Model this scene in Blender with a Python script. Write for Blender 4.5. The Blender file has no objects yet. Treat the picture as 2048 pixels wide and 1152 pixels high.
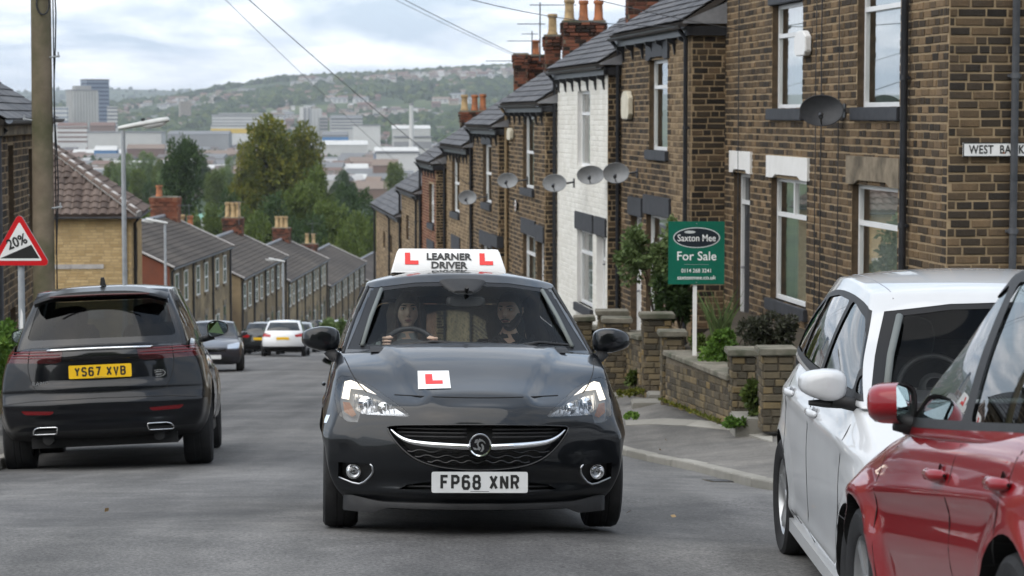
import bpy, bmesh, math, random
from mathutils import Vector, Matrix, noise
from mathutils.bvhtree import BVHTree
R = math.radians
random.seed(7)
SC = bpy.context.scene
COL = SC.collection
# ------------------------------------------------------------------ camera, sky, sun, exposure
EYE = 2.36            # camera height above the level road under it
FPX = 4700.0          # focal length in pixels of the 2048 px wide photograph
PITCH = math.atan(346.0/FPX)
cam_d = bpy.data.cameras.new('camera'); cam = bpy.data.objects.new('camera', cam_d); COL.objects.link(cam)
cam_d.sensor_width = 36.0; cam_d.lens = FPX/2048*36.0
cam_d.clip_start = 0.3; cam_d.clip_end = 40000
cam.location = (0, 0, EYE); cam.rotation_euler = (R(90)-PITCH, 0, 0)
cam_d.dof.use_dof = True; cam_d.dof.focus_distance = 13.3; cam_d.dof.aperture_fstop = 6.3
SC.camera = cam
SUN_EL, SUN_AZ = R(52), R(218)      # azimuth measured clockwise from +Y (the street direction)
w = bpy.data.worlds.new('World'); SC.world = w; w.use_nodes = True
nt = w.node_tree; nt.nodes.clear()
def _n(t, k, **kw):
    n = t.nodes.new(k)
    for a, b in kw.items(): setattr(n, a, b)
    return n
wo = _n(nt, 'ShaderNodeOutputWorld'); bg = _n(nt, 'ShaderNodeBackground')
sky = _n(nt, 'ShaderNodeTexSky', sky_type='NISHITA'); sky.sun_disc = False
sky.sun_elevation = SUN_EL; sky.sun_rotation = SUN_AZ; sky.air_density = 1.3; sky.dust_density = 3.0
tc = _n(nt, 'ShaderNodeTexCoord'); sep = _n(nt, 'ShaderNodeSeparateXYZ')
nt.links.new(tc.outputs['Generated'], sep.inputs[0])
def wmath(op, a, b=None, c=None):
    m = _n(nt, 'ShaderNodeMath', operation=op)
    for i, v in enumerate((a, b, c)):
        if v is None: continue
        if isinstance(v, (int, float)): m.inputs[i].default_value = v
        else: nt.links.new(v, m.inputs[i])
    return m.outputs[0]
# cloud deck: directions projected on a level sheet, so clouds flatten towards the horizon
zz = wmath('ADD', wmath('MAXIMUM', sep.outputs[2], 0.0), 0.2)
cx = wmath('DIVIDE', sep.outputs[0], zz); cy = wmath('DIVIDE', sep.outputs[1], zz)
cmb = _n(nt, 'ShaderNodeCombineXYZ'); nt.links.new(cx, cmb.inputs[0]); nt.links.new(cy, cmb.inputs[1])
n1 = _n(nt, 'ShaderNodeTexNoise'); n1.inputs['Scale'].default_value = 2.1; n1.inputs['Detail'].default_value = 9; n1.inputs['Roughness'].default_value = 0.62; n1.inputs['Distortion'].default_value = 0.4
n2 = _n(nt, 'ShaderNodeTexNoise'); n2.inputs['Scale'].default_value = 4.2; n2.inputs['Detail'].default_value = 8; n2.inputs['Roughness'].default_value = 0.6
nt.links.new(cmb.outputs[0], n1.inputs['Vector']); nt.links.new(cmb.outputs[0], n2.inputs['Vector'])
r1 = _n(nt, 'ShaderNodeValToRGB'); r1.color_ramp.elements[0].position = 0.40; r1.color_ramp.elements[1].position = 0.58
nt.links.new(n1.outputs[0], r1.inputs[0])
r2 = _n(nt, 'ShaderNodeValToRGB'); e = r2.color_ramp.elements
e[0].position = 0.30; e[0].color = (5.0, 5.5, 6.2, 1); e[1].position = 0.66; e[1].color = (8.3, 8.6, 9.0, 1)
nt.links.new(n2.outputs[0], r2.inputs[0])
clr = _n(nt, 'ShaderNodeMix', data_type='RGBA'); nt.links.new(r1.outputs[0], clr.inputs[0])
hz = _n(nt, 'ShaderNodeMix', data_type='RGBA'); hz.inputs[0].default_value = 0.6; hz.inputs[7].default_value = (4.9, 6.2, 8.0, 1)
nt.links.new(sky.outputs[0], hz.inputs[6]); nt.links.new(hz.outputs[2], clr.inputs[6]); nt.links.new(r2.outputs[0], clr.inputs[7])
nt.links.new(clr.outputs[2], bg.inputs['Color']); bg.inputs['Strength'].default_value = 0.10
nt.links.new(bg.outputs[0], wo.inputs[0])
sd = bpy.data.lights.new('sun', 'SUN'); sun = bpy.data.objects.new('sun', sd); COL.objects.link(sun)
sd.energy = 1.6; sd.angle = R(95); sd.color = (1.0, 0.95, 0.87)
sun.rotation_euler = (R(90)-SUN_EL, 0, -SUN_AZ + R(180))
sun.rotation_euler = (Vector((math.sin(SUN_AZ)*math.cos(SUN_EL), math.cos(SUN_AZ)*math.cos(SUN_EL), math.sin(SUN_EL)))).to_track_quat('Z', 'Y').to_euler()
SC.view_settings.view_transform = 'Standard'; SC.view_settings.look = 'None'
SC.view_settings.exposure = 0.83; SC.view_settings.gamma = 1.0; SC.view_settings.use_curve_mapping = False
SC.render.engine = 'CYCLES'; SC.cycles.use_denoising = True
SC.cycles.max_bounces = 8; SC.cycles.transparent_max_bounces = 16; SC.cycles.glossy_bounces = 4
SC.cycles.volume_bounces = 0; SC.cycles.caustics_reflective = False; SC.cycles.caustics_refractive = False
# ------------------------------------------------------------------ measuring the photograph
CF = Vector((0, math.cos(PITCH), -math.sin(PITCH))); CU = Vector((0, math.sin(PITCH), math.cos(PITCH)))
def ray(px, py): return Vector(((px-1024)/FPX, 0, 0)) + CU*((576-py)/FPX) + CF
def at(px, py, Y):
    d = ray(px, py); return Vector((0, 0, EYE)) + d*(Y/d.y)
def hit(px, py, p0, n):
    d = ray(px, py); o = Vector((0, 0, EYE)); return o + d*((Vector(p0)-o).dot(n)/d.dot(n))
def proj(p):
    v = Vector(p)-Vector((0, 0, EYE)); z = v.dot(CF)
    return (1024+FPX*v.x/z, 576-FPX*v.dot(CU)/z, z)
# ------------------------------------------------------------------ ids
def tag(o, label=None, cat=None, group=None, kind=None):
    if label: o['label'] = label
    if cat: o['category'] = cat
    if group: o['group'] = group
    if kind: o['kind'] = kind
    return o
def link(name, data, parent=None, mtx=None):
    o = bpy.data.objects.new(name, data); COL.objects.link(o)
    if parent: o.parent = parent
    if mtx is not None: o.matrix_basis = mtx
    return o
def thing(name, label, cat, loc=(0, 0, 0), rz=0, group=None, mtx=None):
    o = link(name, None); o.empty_display_size = 0.2
    if mtx is not None: o.matrix_basis = mtx
    else: o.location = loc; o.rotation_euler = (0, 0, rz)
    return tag(o, label, cat, group)
def copy_tree(o, parent=None):
    c = o.copy(); COL.objects.link(c)
    if parent: c.parent = parent
    for ch in o.children: copy_tree(ch, c)
    return c
# ------------------------------------------------------------------ mesh builder
class MB:
    def __init__(s): s.v = []; s.f = []; s.m = []; s.cur = 0
    def add(s, vs, fs):
        b = len(s.v); s.v += [tuple(v) for v in vs]
        s.f += [tuple(i+b for i in f) for f in fs]; s.m += [s.cur]*len(fs); return s
    def box(s, a, b, mtx=None):
        x0, y0, z0 = a; x1, y1, z1 = b
        vs = [Vector(p) for p in ((x0,y0,z0),(x1,y0,z0),(x1,y1,z0),(x0,y1,z0),(x0,y0,z1),(x1,y0,z1),(x1,y1,z1),(x0,y1,z1))]
        if mtx is not None: vs = [mtx @ v for v in vs]
        return s.add(vs, [(0,3,2,1),(4,5,6,7),(0,1,5,4),(1,2,6,5),(2,3,7,6),(3,0,4,7)])
    def fbox(s, o, U, N, u0, u1, n0, n1, z0, z1):
        """box on a facade: o origin, U along, N outwards, z up"""
        Z = Vector((0,0,1)); o = Vector(o); vs = []
        for z in (z0, z1):
            for (u, n) in ((u0,n0),(u1,n0),(u1,n1),(u0,n1)): vs.append(o+U*u+N*n+Z*z)
        fs = [(0,3,2,1),(4,5,6,7),(0,1,5,4),(1,2,6,5),(2,3,7,6),(3,0,4,7)]
        if U.cross(N).z < 0: fs = [f[::-1] for f in fs]
        return s.add(vs, fs)
    def tube(s, pts, r, n=8, cap=True, r1=None):
        pts = [Vector(p) for p in pts]; k = len(pts); vs = []; fs = []
        up = Vector((0.123, 0.317, 0.94)).normalized()
        for i, p in enumerate(pts):
            t = (pts[min(i+1, k-1)]-pts[max(i-1, 0)])
            t = t.normalized() if t.length > 1e-9 else Vector((0,0,1))
            a = t.cross(up)
            if a.length < 1e-3: a = t.cross(Vector((1,0,0)))
            a.normalize(); b = t.cross(a)
            if isinstance(r, (list, tuple)): rr = r[i]
            else: rr = r if r1 is None else r+(r1-r)*i/(k-1)
            for j in range(n):
                q = 2*math.pi*j/n; vs.append(p+(a*math.cos(q)+b*math.sin(q))*rr)
        for i in range(k-1):
            for j in range(n):
                j2 = (j+1) % n; fs.append((i*n+j, (i+1)*n+j, (i+1)*n+j2, i*n+j2))
        if cap: fs += [tuple(range(n)), tuple(range((k-1)*n, k*n))[::-1]]
        return s.add(vs, fs)
    def lathe(s, prof, mtx=None, n=24, close=False):
        """prof: list of (r, z) revolved about z"""
        vs = []; fs = []; k = len(prof)
        for r, z in prof:
            for j in range(n):
                q = 2*math.pi*j/n; v = Vector((r*math.cos(q), r*math.sin(q), z)); vs.append(mtx @ v if mtx is not None else v)
        for i in range(k-1):
            for j in range(n):
                j2 = (j+1) % n; fs.append((i*n+j, i*n+j2, (i+1)*n+j2, (i+1)*n+j))
        if close:
            if prof[0][0] > 1e-6: fs.append(tuple(range(n))[::-1])
            if prof[-1][0] > 1e-6: fs.append(tuple(range((k-1)*n, k*n)))
        return s.add(vs, fs)
    def prism(s, poly, a, b, f):
        """poly: 2d points; f(p, q, h) -> 3d; extruded from h=a to h=b"""
        n = len(poly)
        vs = [f(p[0], p[1], a) for p in poly]+[f(p[0], p[1], b) for p in poly]
        fs = [tuple(range(n))[::-1], tuple(range(n, 2*n))]+[(i, (i+1) % n, n+(i+1) % n, n+i) for i in range(n)]
        return s.add(vs, fs)
    def grid(s, rows, wrap=False):
        n = len(rows[0]); vs = [p for r in rows for p in r]; fs = []
        for i in range(len(rows)-1):
            for j in range(n if wrap else n-1):
                j2 = (j+1) % n; fs.append((i*n+j, i*n+j2, (i+1)*n+j2, (i+1)*n+j))
        return s.add(vs, fs)
    def mesh(s, name, mats, smooth=False, fix=False, angle=None):
        me = bpy.data.meshes.new(name); me.from_pydata(s.v, [], s.f)
        if not isinstance(mats, (list, tuple)): mats = [mats]
        for m in mats: me.materials.append(m)
        if len(mats) > 1: me.polygons.foreach_set('material_index', s.m)
        if fix:
            bm = bmesh.new(); bm.from_mesh(me); bmesh.ops.recalc_face_normals(bm, faces=bm.faces); bm.to_mesh(me); bm.free()
        if smooth:
            me.polygons.foreach_set('use_smooth', [True]*len(me.polygons))
            if angle: me.set_sharp_from_angle(angle=R(angle))
        me.update(); return me
    def build(s, name, mats, parent=None, smooth=False, fix=False, angle=None, mtx=None):
        return link(name, s.mesh(name, mats, smooth, fix, angle), parent, mtx)
def basis(o, X, Y, Z):
    m = Matrix.Identity(4)
    for i, a in enumerate((X, Y, Z)):
        for j in range(3): m[j][i] = a[j]
    for j in range(3): m[j][3] = o[j]
    return m
def interp(tab, x):
    if x <= tab[0][0]: return tab[0][1]
    for (a, fa), (b, fb) in zip(tab, tab[1:]):
        if x <= b: return fa+(fb-fa)*(x-a)/(b-a)
    return tab[-1][1]
def sinterp(tab, x):
    """smooth (monotone-ish Catmull-Rom) table lookup"""
    n = len(tab)
    if x <= tab[0][0]: return tab[0][1]
    if x >= tab[-1][0]: return tab[-1][1]
    i = 0
    while tab[i+1][0] < x: i += 1
    x0, y0 = tab[i]; x1, y1 = tab[i+1]; h = x1-x0; t = (x-x0)/h
    def sl(k):
        if k <= 0: return (tab[1][1]-tab[0][1])/(tab[1][0]-tab[0][0])
        if k >= n-1: return (tab[-1][1]-tab[-2][1])/(tab[-1][0]-tab[-2][0])
        a = (tab[k][1]-tab[k-1][1])/(tab[k][0]-tab[k-1][0]); b = (tab[k+1][1]-tab[k][1])/(tab[k+1][0]-tab[k][0])
        return 0 if a*b <= 0 else 2*a*b/(a+b)
    m0, m1 = sl(i)*h, sl(i+1)*h
    return (2*t**3-3*t*t+1)*y0+(t**3-2*t*t+t)*m0+(-2*t**3+3*t*t)*y1+(t**3-t*t)*m1
def sstep(a, b, x):
    t = max(0.0, min(1.0, (x-a)/(b-a))); return t*t*(3-2*t)
# ------------------------------------------------------------------ materials
def srgb(r, g, b):
    f = lambda c: (c/255/12.92 if c/255 <= 0.04045 else ((c/255+0.055)/1.055)**2.4)
    return (f(r), f(g), f(b), 1)
def lin(*c): return tuple(c)+(1,)
def newmat(name):
    m = bpy.data.materials.new(name); m.use_nodes = True; t = m.node_tree
    return m, t, t.nodes['Principled BSDF']
def setb(b, **kw):
    for k, v in kw.items():
        b.inputs[{'rough':'Roughness','metal':'Metallic','spec':'Specular IOR Level','coat':'Coat Weight','coatr':'Coat Roughness','base':'Base Color','emit':'Emission Color','es':'Emission Strength','trans':'Transmission Weight','sheen':'Sheen Weight','alpha':'Alpha','sss':'Subsurface Weight'}[k]].default_value = v
def nx(t, a, b, c=None, op='MULTIPLY'):
    n = t.nodes.new('ShaderNodeMix'); n.data_type = 'RGBA'; n.blend_type = op
    n.inputs[0].default_value = 1.0 if c is None else c
    for i, v in ((6, a), (7, b)):
        if isinstance(v, tuple): n.inputs[i].default_value = v
        else: t.links.new(v, n.inputs[i])
    return n
def ntex(t, scale, detail=5, rough=0.6, vec=None, dist=0.0):
    n = t.nodes.new('ShaderNodeTexNoise'); n.inputs['Scale'].default_value = scale
    n.inputs['Detail'].default_value = detail; n.inputs['Roughness'].default_value = rough; n.inputs['Distortion'].default_value = dist
    if vec is not None: t.links.new(vec, n.inputs['Vector'])
    return n.outputs[0]
def ramp(t, fac, stops):
    r = t.nodes.new('ShaderNodeValToRGB'); e = r.color_ramp.elements
    while len(e) < len(stops): e.new(0.5)
    for i, (p, c) in enumerate(stops): e[i].position = p; e[i].color = c if len(c) == 4 else tuple(c)+(1,)
    t.links.new(fac, r.inputs[0]); return r.outputs[0]
def pos(t, obj=False):
    if obj: return t.nodes.new('ShaderNodeTexCoord').outputs['Object']
    return t.nodes.new('ShaderNodeNewGeometry').outputs['Position']
def bump(t, b, h, strength=0.3, dist=0.01):
    n = t.nodes.new('ShaderNodeBump'); n.inputs['Strength'].default_value = strength; n.inputs['Distance'].default_value = dist
    t.links.new(h, n.inputs['Height']); t.links.new(n.outputs[0], b.inputs['Normal'])
def plain(name, c, rough=0.6, metal=0.0, spec=0.5, **kw):
    m, t, b = newmat(name); setb(b, base=c, rough=rough, metal=metal, spec=spec, **kw); return m
def mottled(name, c1, c2, scale=4.0, rough=0.8, bs=0.0, bscale=None, spec=0.3, obj=False, c3=None, s3=0.6, bd=0.01):
    m, t, b = newmat(name); p = pos(t, obj)
    n = ntex(t, scale, 6, 0.62, p); col = ramp(t, n, [(0.3, c1), (0.7, c2)])
    if c3 is not None:
        n3 = ntex(t, s3, 5, 0.6, p); f = ramp(t, n3, [(0.45, (0,0,0)), (0.68, (1,1,1))])
        x = nx(t, col, c3, op='MIX'); t.links.new(f, x.inputs[0]); col = x.outputs[2]
    t.links.new(col, b.inputs['Base Color']); setb(b, rough=rough, spec=spec)
    if bs: bump(t, b, ntex(t, bscale or scale*6, 4, 0.6, p), bs, bd)
    return m
def piecemat(name, stops, rough=0.88, dirt=(0.05,0.045,0.04,1), dirtamt=0.55, nscale=9.0, bs=0.5):
    """masonry pieces: each object or mesh island takes its own tone"""
    m, t, b = newmat(name); p = pos(t)
    oi = t.nodes.new('ShaderNodeObjectInfo').outputs['Random']; gi = t.nodes.new('ShaderNodeNewGeometry').outputs['Random Per Island']
    a = t.nodes.new('ShaderNodeMath'); a.operation = 'ADD'; t.links.new(oi, a.inputs[0]); t.links.new(gi, a.inputs[1])
    fr = t.nodes.new('ShaderNodeMath'); fr.operation = 'FRACT'; t.links.new(a.outputs[0], fr.inputs[0])
    ng = ntex(t, nscale, 5, 0.7, p); ad = t.nodes.new('ShaderNodeMath'); ad.operation = 'MULTIPLY_ADD'
    t.links.new(ng, ad.inputs[0]); ad.inputs[1].default_value = 0.5; ad.inputs[2].default_value = -0.25
    su = t.nodes.new('ShaderNodeMath'); su.operation = 'ADD'; t.links.new(fr.outputs[0], su.inputs[0]); t.links.new(ad.outputs[0], su.inputs[1])
    col = ramp(t, su.outputs[0], stops)
    mp = t.nodes.new('ShaderNodeMapping'); mp.inputs['Scale'].default_value = (1.0, 1.0, 0.45); t.links.new(p, mp.inputs[0])
    f = ramp(t, ntex(t, 1.1, 7, 0.68, mp.outputs[0]), [(0.40, (0,0,0)), (0.70, (dirtamt,)*3)])
    x = nx(t, col, dirt, op='MIX'); t.links.new(f, x.inputs[0])
    t.links.new(x.outputs[2], b.inputs['Base Color']); setb(b, rough=rough, spec=0.25)
    bump(t, b, ntex(t, nscale*3.5, 5, 0.7, p), bs, 0.02)
    return m
def glassmat(name, tint=(0.9,0.95,0.93), opac=0.0, dark=(0.01,0.012,0.012,1), ior=1.5, gain=1.25):
    """a single sheet of glazing: mirror by Fresnel over a clear or tinted see-through"""
    m = bpy.data.materials.new(name); m.use_nodes = True; t = m.node_tree; t.nodes.clear()
    o = t.nodes.new('ShaderNodeOutputMaterial'); fr = t.nodes.new('ShaderNodeFresnel'); fr.inputs[0].default_value = ior
    tr = t.nodes.new('ShaderNodeBsdfTransparent'); tr.inputs[0].default_value = tuple(tint)+(1,)
    gl = t.nodes.new('ShaderNodeBsdfGlossy'); gl.inputs['Roughness'].default_value = 0.015; gl.inputs['Color'].default_value = (1,1,1,1)
    # the two faces of a pane together mirror about twice one face
    mu = t.nodes.new('ShaderNodeMath'); mu.operation = 'MULTIPLY'; mu.use_clamp = True; mu.inputs[1].default_value = gain
    t.links.new(fr.outputs[0], mu.inputs[0])
    geo = t.nodes.new('ShaderNodeNewGeometry')
    fr2 = fr
    base = tr.outputs[0]
    if opac > 0:
        df = t.nodes.new('ShaderNodeBsdfDiffuse'); df.inputs[0].default_value = dark
        mm = t.nodes.new('ShaderNodeMixShader'); mm.inputs[0].default_value = opac
        t.links.new(tr.outputs[0], mm.inputs[1]); t.links.new(df.outputs[0], mm.inputs[2]); base = mm.outputs[0]
    mx = t.nodes.new('ShaderNodeMixShader'); t.links.new(mu.outputs[0], mx.inputs[0]); t.links.new(base, mx.inputs[1]); t.links.new(gl.outputs[0], mx.inputs[2])
    t.links.new(mx.outputs[0], o.inputs[0]); return m
def paint(name, c, flake=0.0, rough=0.28, cior=1.5, inner=(0.012,0.012,0.013,1), dirt=0.12, metal=0.0):
    """car paint with clear coat; the back faces (cabin side) are dark trim"""
    m, t, b = newmat(name); p = pos(t, True)
    setb(b, rough=rough, metal=metal, spec=0.18, coat=1.0, coatr=0.03)
    b.inputs['Coat IOR'].default_value = cior
    col = ramp(t, ntex(t, 2.2, 5, 0.6, p), [(0.35, c), (0.75, tuple(min(1, x*(1-dirt*.6)+0.05*dirt) for x in c[:3]))])
    geo = t.nodes.new('ShaderNodeNewGeometry')
    x = nx(t, col, inner, op='MIX'); t.links.new(geo.outputs['Backfacing'], x.inputs[0]); t.links.new(x.outputs[2], b.inputs['Base Color'])
    inv = t.nodes.new('ShaderNodeMath'); inv.operation = 'SUBTRACT'; inv.inputs[0].default_value = 1.0; t.links.new(geo.outputs['Backfacing'], inv.inputs[1])
    t.links.new(inv.outputs[0], b.inputs['Coat Weight'])
    rr = ramp(t, ntex(t, 5.0, 6, 0.65, p), [(0.4, (0.02,)*3), (0.8, (0.09,)*3)]); t.links.new(rr, b.inputs['Coat Roughness'])
    return m
def emis(name, c, s):
    m, t, b = newmat(name); setb(b, base=(0.9,0.9,0.9,1), emit=c, es=s, rough=0.3); return m
MT = {}
STONE = [(0.0, lin(.024,.019,.014)), (0.3, lin(.062,.044,.028)), (0.55, lin(.112,.076,.043)), (0.8, lin(.165,.110,.059)), (1.0, lin(.24,.16,.088))]
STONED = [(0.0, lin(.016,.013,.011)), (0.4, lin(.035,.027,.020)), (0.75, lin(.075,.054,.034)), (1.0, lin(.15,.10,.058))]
TAN = [(0.0, lin(.11,.08,.05)), (0.45, lin(.22,.155,.09)), (1.0, lin(.33,.24,.14))]
MT['stone'] = piecemat('stone_blocks', STONE)
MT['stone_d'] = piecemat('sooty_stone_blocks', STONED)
MT['tan'] = piecemat('tan_stone_blocks', TAN, dirtamt=0.4)
MT['redbrick'] = piecemat('red_brick', [(0, lin(.10,.035,.022)), (.5, lin(.19,.065,.038)), (1, lin(.26,.11,.065))], dirtamt=0.5)
MT['chimbrick'] = piecemat('sooty_red_brick', [(0, lin(.018,.014,.012)), (.35, lin(.07,.033,.024)), (.7, lin(.16,.058,.036)), (1, lin(.22,.085,.05))], dirtamt=0.35)
MT['yellow'] = piecemat('yellow_brick', [(0, lin(.44,.31,.15)), (.5, lin(.52,.375,.19)), (1, lin(.60,.44,.23))], dirt=lin(.22,.16,.09), dirtamt=0.4)
MT['white_block'] = piecemat('white_painted_stone', [(0, lin(.74,.72,.65)), (1, lin(.84,.82,.76))], dirt=lin(.5,.46,.38), dirtamt=0.25, bs=0.35, rough=0.7)
MT['garden'] = piecemat('garden_wall_stone', [(0, lin(.06,.05,.038)), (.45, lin(.13,.105,.072)), (.8, lin(.21,.165,.10)), (1, lin(.27,.19,.085))], dirt=lin(.05,.048,.035), dirtamt=0.7)
MT['mortar'] = mottled('mortar', lin(.27,.20,.122), lin(.38,.285,.175), 6, 0.95, 0.3)
MT['mortar_w'] = mottled('white_painted_joint', lin(.62,.60,.54), lin(.75,.73,.67), 6, 0.9, 0.2)
MT['mortar_y'] = mottled('pale_mortar', lin(.32,.245,.14), lin(.42,.32,.19), 6, 0.95, 0.2)
MT['mortar_g'] = mottled('grey_mortar', lin(.12,.10,.075), lin(.20,.17,.125), 6, 0.95, 0.3)
MT['wall_far'] = mottled('far_stone', lin(.19,.148,.088), lin(.36,.275,.16), 1.6, 0.9, 0.4, 14, c3=lin(.09,.07,.048), s3=0.5, bd=.03)
MT['wall_far2'] = mottled('far_stone_brown', lin(.15,.115,.068), lin(.28,.21,.122), 1.6, 0.9, 0.4, 14, c3=lin(.07,.055,.04), s3=0.4, bd=.03)
MT['dressed'] = mottled('dressed_stone', lin(.17,.14,.10), lin(.28,.23,.165), 5, 0.9, 0.3, c3=lin(.09,.075,.055), s3=2)
MT['cope'] = mottled('coping_stone', lin(.13,.12,.095), lin(.235,.215,.175), 7, 0.92, 0.4, c3=lin(.07,.075,.05), s3=2.2)
MT['upvc'] = mottled('white_frame', lin(.74,.75,.75), lin(.82,.82,.82), 3, 0.35, spec=0.5)
MT['blackpaint'] = mottled('black_gloss', lin(.014,.015,.018), lin(.03,.032,.038), 5, 0.4, spec=0.5)
MT['blackstone'] = mottled('black_painted_stone', lin(.022,.024,.029), lin(.045,.047,.054), 6, 0.6, 0.2, spec=0.4)
MT['whitepaint'] = mottled('white_paint', lin(.72,.71,.68), lin(.82,.81,.79), 4, 0.6)
MT['greypipe'] = mottled('grey_pipe', lin(.07,.075,.085), lin(.12,.125,.135), 4, 0.5)
MT['tanpipe'] = mottled('tan_pipe', lin(.25,.18,.10), lin(.34,.25,.145), 4, 0.6)
MT['lead'] = mottled('lead_flashing', lin(.16,.165,.18), lin(.26,.265,.28), 5, 0.6)
MT['slate'] = piecemat('roof_slate', [(0, lin(.045,.046,.052)), (.5, lin(.075,.075,.082)), (1, lin(.115,.112,.115))], rough=0.62, dirt=lin(.05,.05,.045), dirtamt=0.4, bs=0.25)
MT['slate_far'] = mottled('far_slate', lin(.052,.046,.042), lin(.080,.070,.063), 1.2, 0.92, 0.5, 7, c3=lin(.098,.085,.074), s3=0.25, spec=.12)
MT['tile'] = piecemat('brown_roof_tile', [(0, lin(.075,.055,.047)), (.5, lin(.115,.085,.072)), (1, lin(.155,.118,.10))], rough=0.85, dirt=lin(.06,.05,.042), dirtamt=0.45, bs=0.3)
MT['mortarbed'] = mottled('ridge_mortar', lin(.33,.31,.30), lin(.5,.48,.46), 6, 0.95)
MT['pot_o'] = mottled('orange_clay_pot', lin(.30,.105,.045), lin(.42,.165,.075), 5, 0.8, c3=lin(.14,.07,.045), s3=4)
MT['pot_y'] = mottled('buff_clay_pot', lin(.36,.25,.125), lin(.48,.345,.19), 5, 0.8, c3=lin(.2,.14,.08), s3=4)
MT['pane'] = glassmat('window_glass', (0.88,0.92,0.90), 0.0, gain=.62)
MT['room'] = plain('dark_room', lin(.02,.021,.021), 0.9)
MT['curtain'] = mottled('net_curtain', lin(.30,.33,.31), lin(.42,.45,.42), 2.0, 0.9)
MT['curtain_g'] = mottled('green_blind', lin(.12,.155,.14), lin(.17,.21,.19), 1.5, 0.9)
MT['pane_far'] = plain('far_window_glass', lin(.03,.034,.036), 0.12, spec=0.6)
MT['reveal'] = mottled('jamb_stone', lin(.05,.037,.025), lin(.13,.09,.055), 9, .9, .4)
MT['leaf_a'] = None
# ------------------------------------------------------------------ the lie of the land
_rp = [0.0]; _dy = 0.25
def _slope(y):
    if y < 12.5: return 0.0
    if y < 13.7: return 0.110*sstep(12.5, 13.7, y)
    if y < 30: return 0.110+(0.0885-0.110)*sstep(19, 26, y)
    return 0.0885
for _i in range(1, 1200): _rp.append(_rp[-1]-_slope((_i-0.5)*_dy)*_dy)
def rp(y):
    if y < 8.6: return .283+.11*(8.85-y)      # the lane climbs again behind the level junction
    if y < 10.4:
        t = (y-8.6)/1.8; h = .3105; return h*(2*t**3-3*t*t+1)-.11*1.8*(t**3-2*t*t+t)
    k = y/_dy; i = int(k)
    if i >= len(_rp)-1: return _rp[-1]
    return _rp[i]+(_rp[i+1]-_rp[i])*(k-i)
def ground_hit(px, py, dz=0.0):
    d = ray(px, py); d = d/d.y; a, b = 4.0, 290.0; fz = dz if callable(dz) else (lambda x, y: dz)
    y = a
    while y < b:
        if EYE+d.z*y < rp(y)+fz(d.x*y, y): break
        y += 0.05
    return Vector((d.x*y, y, rp(y)+fz(d.x*y, y)))
LK = [(-30,-5.2),(14,-5.15),(22,-5.0),(30,-5.7),(50,-7.8),(66,-9.5),(98,-12.2),(130,-12.6),(165,-12.0),(230,-10.5)]
RK = [(17.0,9.0),(17.2,5.6),(17.5,4.0),(18.1,2.85),(19.1,2.15),(22.4,1.8),(25.4,1.23),(37,0.0),(50,-1.6),(65,-4.0),(77,-5.9),(90,-7.3),(105,-8.0),(140,-8.0),(165,-7.6),(230,-6.0)]
def lk(y): return sinterp(LK, y)
def rk(y): return 60.0 if y < 17.0 else sinterp(RK, y)
# terrain table along the view, eye-relative heights turned to world heights
NEAR_RIDGE = [(-6000,236),(-600,222),(200,214),(330,203),(400,190),(450,179),(560,163),(700,157),(800,152),(900,146),(1020,140),(1300,138),(8000,130)]
FAR_RIDGE = [(-8000,190),(0,186),(150,179),(250,178),(330,181),(420,184),(600,179),(1200,175),(8000,172)]
FLOOR = EYE-38.0
def kt(y): return 0.025+0.085*sstep(26, 34, y)      # kerb height: nearly flush at the corner
def crown(x, y):
    if y < 15: return -.11*sstep(.7, 1.5, x)*sstep(10.2, 10.8, y)
    xm = (lk(y)+min(rk(y), 4))/2; return -0.022*max(0.0, abs(x-xm)-0.9)*sstep(15, 20, y)-.11*sstep(.7, 1.5, x)*(1-sstep(15, 18, y))
def terrain(x, y):
    if y < 210: return rp(y)-0.35+(max(0, -25-y)**1.25*.16 if y < -25 else 0)  # unseen rise behind the viewpoint, added for what the car paint mirrors
    z0 = rp(210)-0.25
    if y < 620:
        t = sstep(200, 640, y); return z0+(FLOOR-z0)*t+noise.noise((x*.012, y*.012, 1))*4*t
    px = 1024+FPX*x/y
    zn = EYE+(230-interp(NEAR_RIDGE, px))/FPX*5200; zf = EYE+(230-interp(FAR_RIDGE, px))/FPX*9500
    nz = noise.noise((x*.0011, y*.0011, 3))*22+noise.noise((x*.004, y*.004, 5))*7
    if y < 5200: t = sstep(2300, 5250, y)**1.35; return FLOOR+(zn-FLOOR)*t+nz*t*(1-t)*2.4
    if y < 7000: return zn-(zn-FLOOR*0.4)*sstep(5200, 7000, y)*0.6
    zv = zn-(zn-FLOOR*0.4)*0.6
    return zv+(zf-zv)*sstep(7000, 9500, y)
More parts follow.
